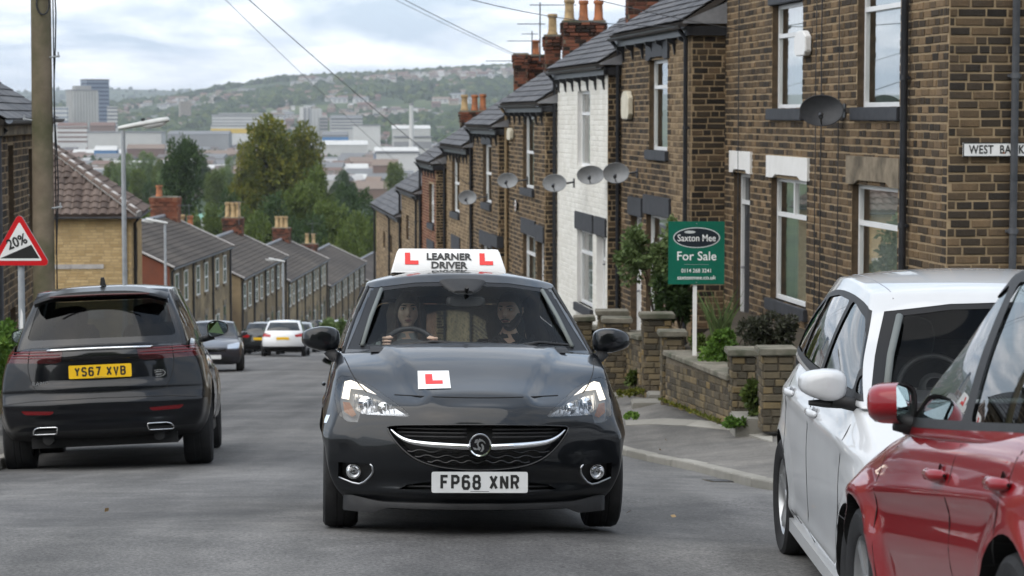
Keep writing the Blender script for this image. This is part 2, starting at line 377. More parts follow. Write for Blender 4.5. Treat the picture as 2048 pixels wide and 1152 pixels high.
def asphalt(name, c1, c2, wear, agg=1.0):
    m, t, b = newmat(name); p = pos(t)
    fine = ntex(t, 42, 6, 0.82, p); big = ntex(t, 0.45, 7, 0.65, p, 0.6); mid = ntex(t, 3.2, 6, 0.7, p)
    col = ramp(t, fine, [(0.33, c1), (0.68, c2)])
    x = nx(t, col, ramp(t, big, [(0.36, (0.68,0.68,0.69)), (0.64, (1.18,1.17,1.15))])); 
    x2 = nx(t, x.outputs[2], ramp(t, mid, [(0.32, (0.76,)*3), (0.68, (1.2,)*3)]))
    v = t.nodes.new('ShaderNodeTexVoronoi'); v.feature = 'DISTANCE_TO_EDGE'; v.inputs['Scale'].default_value = 0.33
    wv = t.nodes.new('ShaderNodeVectorMath'); wv.operation = 'MULTIPLY_ADD'; nn = t.nodes.new('ShaderNodeTexNoise'); nn.inputs['Scale'].default_value = 2.4; nn.inputs['Detail'].default_value = 6
    t.links.new(p, nn.inputs['Vector']); t.links.new(nn.outputs[1], wv.inputs[0]); wv.inputs[1].default_value = (.9,.9,.9); t.links.new(p, wv.inputs[2]); t.links.new(wv.outputs[0], v.inputs['Vector'])
    cr = ramp(t, v.outputs[0], [(0.0, (0.45,)*3), (0.006, (1,)*3)]); cm = ramp(t, ntex(t, 0.3, 3, 0.5, p), [(0.60, (0,)*3), (0.68, (.8,)*3)])
    x3 = nx(t, x2.outputs[2], cr); t.links.new(cm, x3.inputs[0])
    tm = t.nodes.new('ShaderNodeMapping'); tm.inputs['Scale'].default_value = (1.1, .05, 1.0); t.links.new(p, tm.inputs[0])
    trk = nx(t, x3.outputs[2], ramp(t, ntex(t, 1.0, 4, .55, tm.outputs[0]), [(0.36, (0.74,)*3), (0.62, (1.14,)*3)])); x3 = trk
    oil = ramp(t, ntex(t, 0.85, 4, 0.55, p), [(0.68, (1,)*3), (0.8, (0.6,)*3)]); x4 = nx(t, x3.outputs[2], oil)
    t.links.new(x4.outputs[2], b.inputs['Base Color']); setb(b, rough=0.9, spec=0.35)
    t.links.new(ramp(t, mid, [(0.3, (0.78,)*3), (0.7, (0.95,)*3)]), b.inputs['Roughness'])
    bump(t, b, fine, 0.55, 0.006); return m
MT['asphalt'] = asphalt('road_asphalt', lin(.056,.055,.055), lin(.205,.202,.197), 0.5)
MT['pave'] = asphalt('footway_asphalt', lin(.082,.078,.072), lin(.20,.19,.175), 0.5)
MT['kerb'] = piecemat('kerb_stone', [(0, lin(.24,.23,.205)), (1, lin(.36,.345,.31))], dirt=lin(.13,.125,.10), dirtamt=0.5)
MT['soil'] = mottled('soil', lin(.035,.028,.02), lin(.075,.06,.04), 5, 0.95, 0.5)
def hillmat():
    m, t, b = newmat('hill_ground'); p = pos(t)
    big = ntex(t, 0.0032, 8, 0.7, p); 
    col = ramp(t, big, [(0.32, lin(.022,.036,.018)), (0.48, lin(.035,.055,.022)), (0.58, lin(.075,.10,.038)), (0.72, lin(.12,.125,.075))])
    f = nx(t, col, ramp(t, ntex(t, 0.03, 6, 0.75, p), [(0.3, (0.55,)*3), (0.7, (1.35,)*3)]))
    t.links.new(f.outputs[2], b.inputs['Base Color']); setb(b, rough=0.95, spec=0.1); return m
MT['hill'] = hillmat()
MT['cityfloor'] = mottled('city_floor', lin(.10,.095,.09), lin(.21,.20,.19), 0.01, 0.95, c3=lin(.04,.06,.03), s3=0.006)
# ground sheet: near lattice plus wedge out to the horizon, one mesh
def build_ground():
    mb = MB(); ys = [-420,-330,-250,-180,-130,-95,-70,-50,-38,-30,-25,-10,0,6,8.6,9,9.4,9.8,10.1,10.4,12.5]+[13+0.5*i for i in range(28)]+[28,34,42,52,64,78,94,112,132,154,178,204]
    y = 210.0
    while y < 15000: ys.append(y); y *= 1.035
    rows = []
    for yy in ys:
        w_ = 70+max(yy, 0)*0.62; n = 90
        rows.append([(-w_+2*w_*i/n, yy, terrain(-w_+2*w_*i/n, yy)) for i in range(n+1)])
    mb.grid(rows)
    o = mb.build('ground', MT['hill'], smooth=True); return tag(o, kind='structure')
build_ground()
def strip(name, ys, fl, fr, dz, mat, nx_=8):
    mb = MB(); rows = []
    for y in ys:
        a, b = fl(y), fr(y); rows.append([(a+(b-a)*i/nx_, y, rp(y)+dz(a+(b-a)*i/nx_, y) if callable(dz) else rp(y)+dz) for i in range(nx_+1)])
    mb.grid(rows); return tag(mb.build(name, mat, smooth=True), kind='structure')
YS = [-30,-15,0,6,8,8.6,8.9,9.2,9.5,9.8,10.1,10.4,10.8,11.4]+[12+0.25*i for i in range(60)]+[27.2+1.2*i for i in range(30)]+[64+3*i for i in range(54)]
strip('road', YS, lambda y: lk(y), lambda y: min(rk(y), 14.0), lambda x, y: crown(x, y) if y < 120 else 0.0, MT['asphalt'], 18)
PY = [y for y in YS if y >= 17.0]
PY = sorted(set(PY) | {17.05+.05*i for i in range(40)})
pvz = lambda x, y: kt(y)-.005+min(.36, max(0, x-rk(y)-.1)*(.10+.13*sstep(25, 30, y)))*sstep(18, 24, y)
PV = strip('pavement', PY, lambda y: rk(y)+0.13, lambda y: rk(y)+17, pvz, MT['pave'], 40)
PVL = strip('pavement', YS, lambda y: lk(y)-16, lambda y: lk(y)-0.13, .055, MT['pave'])
# kerb stones, one object each, children of their pavement
def kerb_run(f, side, y0, y1, parent, ln=0.92):
    y = y0; meshes = []
    um = MB(); um.box((-.5,-.5,-1), (.5,.5,0)); 
    bm = bmesh.new(); me0 = um.mesh('kerb_stone', MT['kerb']); bm.from_mesh(me0)
    bmesh.ops.bevel(bm, geom=[e for e in bm.edges if all(v.co.z > -0.5 for v in e.verts)], offset=0.04, segments=1, affect='EDGES'); bm.to_mesh(me0); bm.free()
    while y < y1:
        x0 = f(y); dy = ln
        dx = f(y+0.1)-x0; s = 0.1/math.hypot(0.1, dx); dy = max(0.12, ln*s); x1 = f(y+dy)
        k0 = kt(y) if side > 0 else .06; a = Vector((x0, y, rp(y)+k0)); b = Vector((x1, y+dy, rp(y+dy)+k0)); X = (b-a); L = X.length; X.normalize()
        Y = Vector((-X.y, X.x, 0)).normalized()*(1 if side < 0 else -1); Z = X.cross(Y)
        if Z.z < 0: Z = -Z; Y = -Y
        c = (a+b)/2+Vector((0.07 if side > 0 else -0.07, 0, random.uniform(-.006, .006)))
        m = basis(c, X*(L-0.012), Y*0.15, Z*0.3); link('kerb_stone', me0, parent, m); y += dy
kerb_run(rk, 1, 17.5, 70, PV); kerb_run(lk, -1, 9, 110, PVL)
# flagstone apron along the garden walls (pale edging slabs seen in the footway)
def flag(cs, parent, th=0.03):
    mb = MB(); n = len(cs); vs = [Vector(c)+Vector((0,0,th)) for c in cs]+[Vector(c)-Vector((0,0,.1)) for c in cs]
    mb.add(vs, [tuple(range(n))]+[(i, n+i, n+(i+1) % n, (i+1) % n) for i in range(n)]); return mb.build('flagstone', MT['kerb'], parent, fix=True)
# ------------------------------------------------------------------ masonry
def _brick_mesh(mat):
    mb = MB(); c = 0.06
    vs = [(-.5,0,-.5),(.5,0,-.5),(.5,0,.5),(-.5,0,.5),(-.5,.62,-.5),(.5,.62,-.5),(.5,.62,.5),(-.5,.62,.5),(-.5+c,1,-.5+c*1.6),(.5-c,1,-.5+c*1.6),(.5-c,1,.5-c*1.6),(-.5+c,1,.5-c*1.6)]
    fs = [(0,1,5,4),(1,2,6,5),(2,3,7,6),(3,0,4,7),(4,5,9,8),(5,6,10,9),(6,7,11,10),(7,4,8,11),(8,9,10,11)]
    return vs, [f[::-1] for f in fs]
BV, BF = _brick_mesh(None)
_bm_cache = {}
def brick_data(mat, name):
    k = (mat.name, name)
    if k not in _bm_cache:
        mb = MB(); mb.add(BV, BF); _bm_cache[k] = mb.mesh(name, mat, fix=True)
    return _bm_cache[k]
def in_open(u0, u1, z0, z1, ops):
    for (a, b, c, d) in ops:
        if u1 > a+1e-4 and u0 < b-1e-4 and z1 > c+1e-4 and z0 < d-1e-4: return (a, b, c, d)
    return None
def lay_bricks(W, z0, z1, ops, course, bl, jt, rng, zb=None, slope_top=None):
    """coursed rectangles (u0,u1,z0,z1) clipped round the openings"""
    out = []; k = 0; z = z0
    while z < z1-0.01:
        h = course; zt = min(z+h, z1); u = -rng.random()*bl
        # split the course at openings
        cuts = []
        for (a, b, c, d) in ops:
            if zt > c+0.02 and z < d-0.02: cuts.append((a, b))
        while u < W:
            ln = bl*rng.choice((0.55, 0.8, 1.0, 1.0, 1.15, 1.35)); a, b = max(u, 0), min(u+ln, W)
            segs = [(a, b)]
            for (ca, cb) in cuts:
                ns = []
                for (p, q) in segs:
                    if q <= ca or p >= cb: ns.append((p, q)); continue
                    if p < ca: ns.append((p, ca))
                    if q > cb: ns.append((cb, q))
                segs = ns
            for (p, q) in segs:
                if q-p > 0.05 and zt-z > 0.03: out.append((p, q, z, zt))
            u += ln
        z += h; k += 1
    return out
def wall_panel(parent, o, U, N, W, z0, z1, ops, bmat, mmat, course=0.100, bl=0.235, jt=0.019, pick=300, seed=1, proud=0.011, piece='stone_block', reveal=0.09, matf=None, cut=None):
    """one wall face: mortar backing with openings, its stones as pieces. returns the wall object"""
    o = Vector(o); rng = random.Random(seed); Z = Vector((0,0,1)); mb = MB()
    us = sorted({0, W} | {a for q in ops for a in q[:2]}); zs = sorted({z0, z1} | {min(max(a, z0), z1) for q in ops for a in q[2:]})
    for i in range(len(us)-1):
        for j in range(len(zs)-1):
            if zs[j+1]-zs[j] < 1e-5: continue
            if in_open(us[i], us[i+1], zs[j], zs[j+1], ops): continue
            vs = [o+U*us[i]+Z*zs[j], o+U*us[i+1]+Z*zs[j], o+U*us[i+1]+Z*zs[j+1], o+U*us[i]+Z*zs[j+1]]
            mb.add(vs, [(0,1,2,3)])
    for (a, b, c, d) in ops:
        for (p, q) in (((a,c),(b,c)),((b,c),(b,d)),((b,d),(a,d)),((a,d),(a,c))):
            vs = [o+U*p[0]+Z*p[1], o+U*q[0]+Z*q[1], o+U*q[0]+Z*q[1]-N*reveal*1.6, o+U*p[0]+Z*p[1]-N*reveal*1.6]; mb.cur = 1; mb.add(vs, [(0,1,2,3)]); mb.cur = 0
    wall = mb.build('wall', [mmat, MT['whitepaint'] if mmat == MT['mortar_w'] else MT['reveal']], parent)
    bricks = lay_bricks(W, z0, z1, ops, course, bl, jt, rng)
    if cut: bricks = [b for b in bricks if cut(*b)]
    sc = []
    for b in bricks:
        c = o+U*((b[0]+b[1])/2)+Z*((b[2]+b[3])/2); x, y, d = proj(c)
        inn = 0 if (-20 < x < 2068 and -20 < y < 1172) else 1
        sc.append((inn, d, b, c))
    sc.sort(key=lambda s: (s[0], s[1]))
    joined = {}
    for i, (inn, d, b, c) in enumerate(sc):
        w_, h_ = b[1]-b[0]-jt, b[3]-b[2]-jt; dep = proud*rng.uniform(0.55, 1.25); off = rng.uniform(-.003, .003)
        m_ = matf(b, rng) if matf else bmat
        w_ *= rng.uniform(.95, 1.0); h_ *= rng.uniform(.90, 1.0); c = c+Z*rng.uniform(-.003, .003)
        if i < pick and inn == 0:
            tl = rng.uniform(-.012, .012); link(piece, brick_data(m_, piece), wall, basis(c, (U+Z*tl)*w_, N*dep, (Z-U*tl)*h_))
        else:
            g = joined.setdefault(m_.name, (MB(), m_))
            g[0].add([c+U*(v[0]*w_)+N*(v[1]*dep)+Z*(v[2]*h_) for v in BV], BF)
    for g, m_ in joined.values():
        tag(g.build(piece+'_field', m_, wall, fix=False), kind='stuff')
    return wall
def window(parent, o, U, N, a, b, c, d, style='top', reveal=0.09, curtain='curtain', frame=None, far=False):
    """uPVC window in opening (a..b, c..d): frame > panes; curtain and dark room behind"""
    o = Vector(o); fr = frame or MT['upvc']; mb = MB(); t = 0.06; n0, n1 = -reveal-0.05, -reveal
    def bx(p, q, r, s, e=0.0): mb.fbox(o, U, N, p, q, n0+e, n1+e, r, s)
    bx(a, a+t, c, d); bx(b-t, b, c, d); bx(a+t, b-t, c, c+t); bx(a+t, b-t, d-t, d)
    h = d-c; cells = []
    if style == 'top':
        m = d-h*0.30; bx(a+t, b-t, m-t*.5, m+t*.5, .012); cells = [(a+t, b-t, c+t, m-t*.5), (a+t, b-t, m+t*.5, d-t)]
    elif style == 'toplit2':
        m = d-h*0.30; bx(a+t, b-t, m-t*.5, m+t*.5, .012); u = (a+b)/2; bx(u-t*.5, u+t*.5, m+t*.5, d-t, .006)
        cells = [(a+t, b-t, c+t, m-t*.5), (a+t, u-t*.5, m+t*.5, d-t), (u+t*.5, b-t, m+t*.5, d-t)]
    elif style == 'mid':
        m = c+h*0.5; bx(a+t, b-t, m-t*.5, m+t*.5, .012); cells = [(a+t, b-t, c+t, m-t*.5), (a+t, b-t, m+t*.5, d-t)]
    else: cells = [(a+t, b-t, c+t, d-t)]
    f = mb.build('window', fr, parent)
    for (p, q, r, s) in cells:
        if q-p < .03 or s-r < .03: continue
        g = MB(); e = n0+0.022; Z = Vector((0,0,1))
        if far: g.fbox(o, U, N, p, q, e, e+.006, r, s); g.build('pane', MT['pane_far'], f)
        else:
            g.add([o+U*p+Z*r+N*e, o+U*q+Z*r+N*e, o+U*q+Z*s+N*e, o+U*p+Z*s+N*e], [(0,1,2,3)]); g.build('pane', MT['pane'], f, fix=False)
    if not far:
        k = MB(); e = n0-0.10; rows = [[], []]; nn = 60
        for i in range(nn+1):
            u = a-.35+(b-a+.7)*i/nn; w_ = 0.018*math.sin(i*1.9)+0.012*math.sin(i*0.7+1); rows[0].append(o+U*u+Z*c+N*(e+w_)); rows[1].append(o+U*u+Z*d+N*(e+w_))
        k.grid(rows); k.build('curtain', MT[curtain], f, smooth=True)
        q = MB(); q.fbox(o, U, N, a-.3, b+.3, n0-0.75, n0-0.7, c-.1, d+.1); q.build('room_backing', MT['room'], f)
    return f
def slab(parent, name, o, U, N, a, b, c, d, n0, n1, mat, bev=0.012):
    mb = MB(); mb.fbox(Vector(o), U, N, a, b, n0, n1, c, d); me = mb.mesh(name, mat, fix=True)
    bm = bmesh.new(); bm.from_mesh(me); bmesh.ops.bevel(bm, geom=bm.edges[:], offset=bev, segments=2, affect='EDGES'); bm.to_mesh(me); bm.free()
    return link(name, me, parent)
def notched_lintel(parent, o, U, N, a, b, c, d, mat, n1=0.045):
    """lintel with shouldered ends: a shallow raised middle underneath"""
    w_ = b-a; s = w_*0.16; r = (d-c)*0.16
    poly = [(a, c), (a+s, c), (a+s*1.45, c+r), (b-s*1.45, c+r), (b-s, c), (b, c), (b, d), (a, d)]
    mb = MB(); o = Vector(o); mb.prism(poly, -0.10, n1, lambda p, q, h: o+U*p+Vector((0,0,q))+N*h)
    return mb.build('lintel', mat, parent, fix=True)
def downpipe(parent, o, U, N, u, z0, z1, mat, r=0.038, shoe=False):
    o = Vector(o); mb = MB(); Z = Vector((0,0,1)); n = 0.075
    pts = [o+U*u+N*(n+.12)+Z*(z1), o+U*u+N*n+Z*(z1-.16), o+U*u+N*n+Z*z0]
    mb.tube(pts, r, 10); z = z0+0.35
    while z < z1-0.2:
        p = o+U*u+N*n+Z*z; mb.tube([p, p+Z*.06], r+.012, 10); mb.fbox(o, U, N, u-.075, u+.075, .02, .06, z+.015, z+.045); z += 1.75
    return mb.build('downpipe', mat, parent, smooth=True, angle=40)
def gutter(parent, p0, p1, N, mat, r=0.06):
    p0, p1 = Vector(p0), Vector(p1); mb = MB(); rows = []
    for p in (p0, p1):
        row = []
        for i in range(9):
            q = math.pi*i/8; row.append(p-N*(r*math.cos(q))*1.0+Vector((0,0,-r*math.sin(q))))
        for i in range(9):
            q = math.pi*(8-i)/8; row.append(p-N*((r-.008)*math.cos(q))+Vector((0,0,-(r-.008)*math.sin(q))))
        rows.append(row)
    mb.grid(rows, wrap=True); mb.add(rows[0], [tuple(range(18))]); mb.add(rows[1], [tuple(range(18))[::-1]])
    return mb.build('gutter', mat, parent)
def slates(parent, e0, e1, UP, sl_len, mat, row=0.26, wid=0.3, pick=0, seed=3, thick=0.012, piece='slate', backing=None):
    """roof plane of lapped slates: e0->e1 eave line, UP unit vector up the slope"""
    rng = random.Random(seed); e0, e1 = Vector(e0), Vector(e1); U = (e1-e0); W = U.length; U.normalize(); N = U.cross(UP).normalized()
    if N.z < 0: N = -N
    b = MB(); b.add([e0-N*.03, e1-N*.03, e1+UP*sl_len-N*.03, e0+UP*sl_len-N*.03, e0-N*.12, e1-N*.12, e1+UP*sl_len-N*.12, e0+UP*sl_len-N*.12], [(0,1,2,3),(4,7,6,5),(0,4,5,1),(1,5,6,2),(2,6,7,3),(3,7,4,0)])
    roof = b.build('roof', backing or mat, parent, fix=True)
    items = []; k = 0; s = 0.0
    while s < sl_len-0.02:
        u = -(wid*0.5 if k % 2 else 0); 
        while u < W:
            a, c = max(u, 0), min(u+wid, W)
            if c-a > 0.04: items.append((a, c, s, min(s+row*1.15, sl_len)))
            u += wid
        s += row; k += 1
    sc = []
    for it in items:
        c = e0+U*((it[0]+it[1])/2)+UP*((it[2]+it[3])/2); x, y, d = proj(c); sc.append((0 if (-20 < x < 2068 and -20 < y < 1172) else 1, d, it))
    sc.sort(key=lambda q: (q[0], q[1])); j = MB()
    for i, (inn, d, it) in enumerate(sc):
        a, c, s0, s1 = it; g = 0.004; lift = rng.uniform(.0, .006)
        p = e0+U*(a+g)+UP*s0; q = e0+U*(c-g)+UP*s0; L = s1-s0
        lo = N*(0.022+lift); hi = N*(0.004)
        vs = [p+lo, q+lo, q+UP*L+hi, p+UP*L+hi, p+lo-N*thick, q+lo-N*thick, q+UP*L+hi-N*thick, p+UP*L+hi-N*thick]
        fs = [(0,1,2,3),(4,7,6,5),(0,4,5,1),(1,5,6,2),(2,6,7,3),(3,7,4,0)]
        if i < pick and inn == 0:
            m = MB(); m.add(vs, fs); m.build(piece, mat, roof, fix=True)
        else: j.add(vs, fs)
    if j.v: tag(j.build(piece+'_field', mat, roof), kind='stuff')
    return roof
def chimney(parent, c, U, V, w_, l_, z0, z1, pots, mat=None, course=0.085, bl=0.23, seed=5, pick=110, corbel=True):
    """brick stack (U across the view, V along), with clay pots: list of (u offset, height, kind)"""
    c = Vector(c); Z = Vector((0,0,1)); mat = mat or MT['chimbrick']
    core = MB(); core.fbox(c-Vector((0,0,c.z)), U, V, -w_/2, w_/2, -l_/2, l_/2, z0, z1)
    ch = core.build('chimney', MT['mortar_g'], parent, fix=True); base = c-Vector((0,0,c.z)); rng = random.Random(seed); j = MB(); n = 0
    faces = [(base-V*(l_/2)-U*(w_/2), U, -V, w_), (base-U*(w_/2)-V*(l_/2), V, -U, l_), (base+U*(w_/2)-V*(l_/2), V, U, l_)]
    for fi, (o, u_, n_, W) in enumerate(faces):
        for (a, b, p, q) in lay_bricks(W, z0, z1, [], course, bl, .01, rng):
            ex = 0.0
            if corbel and z1-q < 0.32: ex = 0.03
            if corbel and z1-q < 0.16: ex = 0.055
            cc = o+u_*((a+b)/2)+Z*((p+q)/2); dep = .012+ex+rng.uniform(0, .005)
            if fi == 0 and n < pick and q > z1-2.2:
                link('brick', brick_data(mat, 'brick'), ch, basis(cc, u_*(b-a-.01), n_*dep, Z*(q-p-.01))); n += 1
            else: j.add([cc+u_*(v[0]*(b-a-.01))+n_*(v[1]*dep)+Z*(v[2]*(q-p-.01)) for v in BV], BF)
    tag(j.build('brick_field', mat, ch, fix=False), kind='stuff')
    f = MB(); f.fbox(base, U, V, -w_/2-.03, w_/2+.03, -l_/2-.03, l_/2+.03, z1, z1+.05); f.build('flaunching', MT['cope'], ch, fix=True)
    for (u, v, h, k, r) in pots:
        p = MB(); q = base+U*u+V*v+Z*(z1+.04)
        p.lathe([(r*1.05,0),(r*1.08,.05),(r*.9,.09),(r*.80,h*.78),(r*.82,h*.80),(r*1.0,h*.84),(r*1.0,h*.96),(r*.9,h),(r*.72,h),(r*.68,h*.6)], Matrix.Translation(q), 16)
        p.build('chimney_pot', MT['pot_o' if k == 'o' else 'pot_y'], ch, smooth=True, angle=50)
    return ch
# ------------------------------------------------------------------ right-hand terrace, stepping down the hill
GU = Vector((-0.1285, 1, 0)).normalized(); GN = Vector((-GU.y, GU.x, 0))   # along the street, towards the street
def rebase(t, loc):
    loc = Vector(loc); t.location = loc
    for c in t.children: c.matrix_parent_inverse = Matrix.Translation(-loc)
def upx(px, o): # distance along the facade where the photo column px meets it
    p = hit(px, 300, o, GN); return (p-Vector(o)).dot(GU)
def opn(o, x0, x1, y0, y1):
    a, b = sorted((upx(x0, o), upx(x1, o))); zc = [hit((x0+x1)/2, y, o, GN).z for y in (y1, y0)]
    return (a, b, zc[0], zc[1])
def roof_pair(h, o, W, ze, pitch, half, mat_pick, over=0.22, near_over=0.12, far_over=0.10, seed=3, pick=150):
    o = Vector(o); Z = Vector((0,0,1)); UP = (-GN*math.cos(pitch)+Z*math.sin(pitch)).normalized()
    L = (half+over)/math.cos(pitch); e0 = Vector((o.x, o.y, ze))+GN*over-GU*near_over; e1 = e0+GU*(W+near_over+far_over)
    r = slates(h, e0, e1, UP, L, MT['slate'], 0.23, 0.27, pick, seed, backing=MT['slate_far'])
    UP2 = (GN*math.cos(pitch)+Z*math.sin(pitch)).normalized(); f0 = e0-GN*(2*(half+over)); f1 = e1-GN*(2*(half+over))
    b = MB(); b.add([f0, f1, f1+UP2*L, f0+UP2*L, f0-Z*.1, f1-Z*.1, f1+UP2*L-Z*.1, f0+UP2*L-Z*.1], [(0,1,2,3),(4,7,6,5),(0,4,5,1),(1,5,6,2),(2,6,7,3),(3,7,4,0)])
    b.build('rear_roof', MT['slate_far'], h, fix=True)
    # ridge tiles and verge boards
    m = MB(); m.tube([e0+UP*L+Z*.0, e1+UP*L+Z*.0], .09, 8); m.build('ridge', MT['slate_far'], h)
    return e0, e1, UP, L
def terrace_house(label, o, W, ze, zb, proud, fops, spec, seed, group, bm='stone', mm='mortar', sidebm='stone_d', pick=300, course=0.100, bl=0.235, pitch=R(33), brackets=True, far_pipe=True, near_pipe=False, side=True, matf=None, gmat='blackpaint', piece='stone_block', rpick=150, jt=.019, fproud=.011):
    h = thing('terraced_house', label, 'house', group=group); o = Vector((o[0], o[1], 0))
    ops = [f['op'] for f in spec]
    wall_panel(h, o, GU, GN, W, zb, ze, ops, MT[bm], MT[mm], course, bl, jt=jt, proud=fproud, pick=pick, seed=seed, matf=matf, piece=piece)
    for f in spec:
        a, b, c, d = f['op']
        if f['k'] == 'win':
            window(h, o, GU, GN, a, b, c, d, f.get('style', 'top'), curtain=f.get('cur', 'curtain'), reveal=f.get('rev', 0.09))
            if f.get('sill'): slab(h, 'sill', o, GU, GN, a-.12, b+.12, c-f.get('sh', .17), c, -.12, .07, MT[f['sill']])
        else:
            door(h, o, a, b, c, d, f.get('col', 'blackpaint'))
        if f.get('lin'): 
            lh = f.get('lh', .33)
            if f.get('notch'): notched_lintel(h, o, GU, GN, a-.16, b+.16, d, d+lh, MT[f['lin']])
            else: slab(h, 'lintel', o, GU, GN, a-.14, b+.14, d, d+lh, -.12, .045, MT[f['lin']])
    # rear body that closes the house
    c = MB(); c.fbox(o, GU, GN, 0.02, W-.02, -8.0, -1.05, zb, ze); c.build('rear_wall', MT['wall_far2'], h, fix=True)
    g = MB()
    for (u0, u1) in ((0.02, .3), (W-.3, W-.02)): g.fbox(o, GU, GN, u0, u1, -1.06, -.22, zb, ze)
    g.build('party_wall', MT['wall_far2'], h, fix=True)
    # near return: face towards the camera
    if side:
        SU = GN; so = o-GN*8.0    # runs from the back to the front corner
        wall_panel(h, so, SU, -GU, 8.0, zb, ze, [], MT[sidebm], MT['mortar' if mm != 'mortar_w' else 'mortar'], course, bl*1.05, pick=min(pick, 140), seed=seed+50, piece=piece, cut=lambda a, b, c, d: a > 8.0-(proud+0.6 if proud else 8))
        q = 4.0*math.tan(pitch); gb = MB(); gb.add([so+Vector((0,0,ze)), so+SU*8+Vector((0,0,ze)), so+SU*4+Vector((0,0,ze+q))], [(0,1,2)]); gb.build('gable', MT['wall_far2'], h)
        fo = o+GU*W-GN*8; gf = MB(); gf.add([fo+Vector((0,0,zb)), fo+SU*8+Vector((0,0,zb)), fo+SU*8+Vector((0,0,ze)), fo+SU*4+Vector((0,0,ze+q)), fo+Vector((0,0,ze))], [(0,1,2,3,4)]); gf.build('far_gable', MT['wall_far2'], h)
    e0, e1, UP, L = roof_pair(h, o, W, ze+0.10, pitch, 4.0, 0, seed=seed, pick=rpick)
    # fascia, brackets, gutter
    Z = Vector((0,0,1)); fb = MB(); fb.fbox(o, GU, GN, -.1, W+.08, .0, .10, ze-.13, ze+.02); fb.build('fascia', MT[gmat], h, fix=True)
    if proud:
        fs = MB(); fs.fbox(o-GN*(proud+.25), GN, -GU, 0, proud+.32, .0, .10, ze-.13, ze+.02); fs.build('return_fascia', MT[gmat], h, fix=True)
        ll = MB(); p = o+Z*(ze+.06)-GU*.14; ll.add([p+GN*.18, p-GN*(proud+.3), p-GN*(proud+.3)+Z*(proud+.4)*.5, p+GN*.18+Z*.03], [(0,1,2,3)]); ll.build('lead_flashing', MT['lead'], h)
    gutter(h, o+GN*.20+Z*(ze+.03)-GU*.15, o+GN*.20+Z*(ze+.03)+GU*(W+.06), GN, MT[gmat])
    if brackets:
        for i in range(max(2, int(W/0.85))):
            u = .35+i*(W-.7)/max(1, int(W/0.85)-1); m = MB(); poly = [(0,0),(.16,0),(.15,-.06),(.06,-.10),(.03,-.26),(0,-.28)]
            m.prism(poly, -.035, .035, lambda p_, q_, k_: o+GU*(u+k_)+GN*(p_+.0)+Z*(ze-.13+q_)); m.build('gutter_bracket', MT[gmat], h, fix=True)
    if far_pipe: downpipe(h, o, GU, GN, W-.10, zb, ze-.02, MT[far_pipe if isinstance(far_pipe, str) else gmat])
    if near_pipe: downpipe(h, o, GU, GN, near_pipe, zb, ze-.02, MT[gmat])
    return h
def door(h, o, a, b, c, d, col, white=True):
    m = MB(); t = .07; Z = Vector((0,0,1)); o = Vector(o)
    for (p, q, r, s) in ((a, a+t, c, d), (b-t, b, c, d), (a+t, b-t, d-t, d), (a+t, b-t, d-.50, d-.44)): m.fbox(o, GU, GN, p, q, -.22, -.12, r, s)
    f = m.build('door_frame', MT['upvc'], h)
    g = MB(); g.fbox(o, GU, GN, a+t, b-t, -.185, -.175, d-.44, d-t); g.build('fanlight', MT['pane_far'], f)
    l = MB(); l.fbox(o, GU, GN, a+t, b-t, -.20, -.165, c, d-.5)
    w_ = b-a-2*t
    for (p, q, r, s) in ((.12, .46, .12, .44), (.54, .88, .12, .44), (.12, .46, .5, .9), (.54, .88, .5, .9)): l.fbox(o, GU, GN, a+t+w_*p, a+t+w_*q, -.165, -.155, c+(d-.5-c)*r, c+(d-.5-c)*s)
    dl = l.build('door', MT[col], h)
    k = MB(); p = o+GU*(b-t-.07)+GN*(-.15)+Z*(c+.95); k.tube([p, p+GN*.05], .02, 8); k.tube([p+GN*.05, p+GN*.05-GU*.11], .012, 8); k.build('handle', MT['lead'], dl)
    return dl
YT = lambda v: v+EYE
houses = {}
# corner house (two dwellings under one roof line)
o1 = Vector((8.31-.1285*26.5, 26.5, 0)); W1 = 11.55; zb1 = rp(36)-.6
S1 = [dict(k='win', op=opn(o1,1543,1604,6,217), sill='blackstone', lin='blackstone', style='top'),
      dict(k='win', op=opn(o1,1713,1798,-72,214), sill='blackstone', lin='blackstone', style='top', cur='curtain_g'),
      dict(k='win', op=opn(o1,1543,1615,358,608), sill='blackstone', lin='whitepaint', lh=.32, notch=True, style='toplit2', cur='curtain_g'),
      dict(k='win', op=opn(o1,1705,1797,372,640), sill='blackstone', lin='dressed', lh=.36, notch=True, style='top'),
      dict(k='door', op=opn(o1,1468,1501,346,660), lin='whitepaint', lh=.34, notch=True)]
H1 = terrace_house('dark stone corner house with the street name plate and two white lintels', o1, W1, YT(3.6), zb1, 0, None, S1, 11, 'terraced houses on the right', rpick=0, far_pipe=False, side=False, pick=300)
wall_panel(H1, o1-GN*9.0, GN, -GU, 9.0, zb1, YT(3.6), [], MT['stone'], MT['mortar'], 0.103, 0.245, pick=300, seed=91, piece='stone_block', proud=.014, matf=lambda b, r: MT['stone_d'] if r.random() < .3 else MT['stone'], cut=lambda a, b, c, d: a > 2.0)
downpipe(H1, o1, GU, GN, upx(1819, o1), zb1, YT(3.5), MT['blackpaint'], r=.045)
downpipe(H1, o1, -GN, -GU, (hit(2024,300,o1,GU)-o1).dot(-GN), zb1, YT(3.5), MT['greypipe'], r=.042)
for (px_, w_) in ((1482,.008),(1637,.007),(1648,.009),(1683,.007)):
    c = MB(); u = upx(px_, o1); pts = [o1+GU*(u+.012*math.sin(i*1.7+px_))+GN*.045+Vector((0,0,zb1+.6+i*(YT(3.4)-zb1-.6)/16)) for i in range(17)]; c.tube(pts, w_, 5); c.build('cable', MT['blackpaint'], H1)
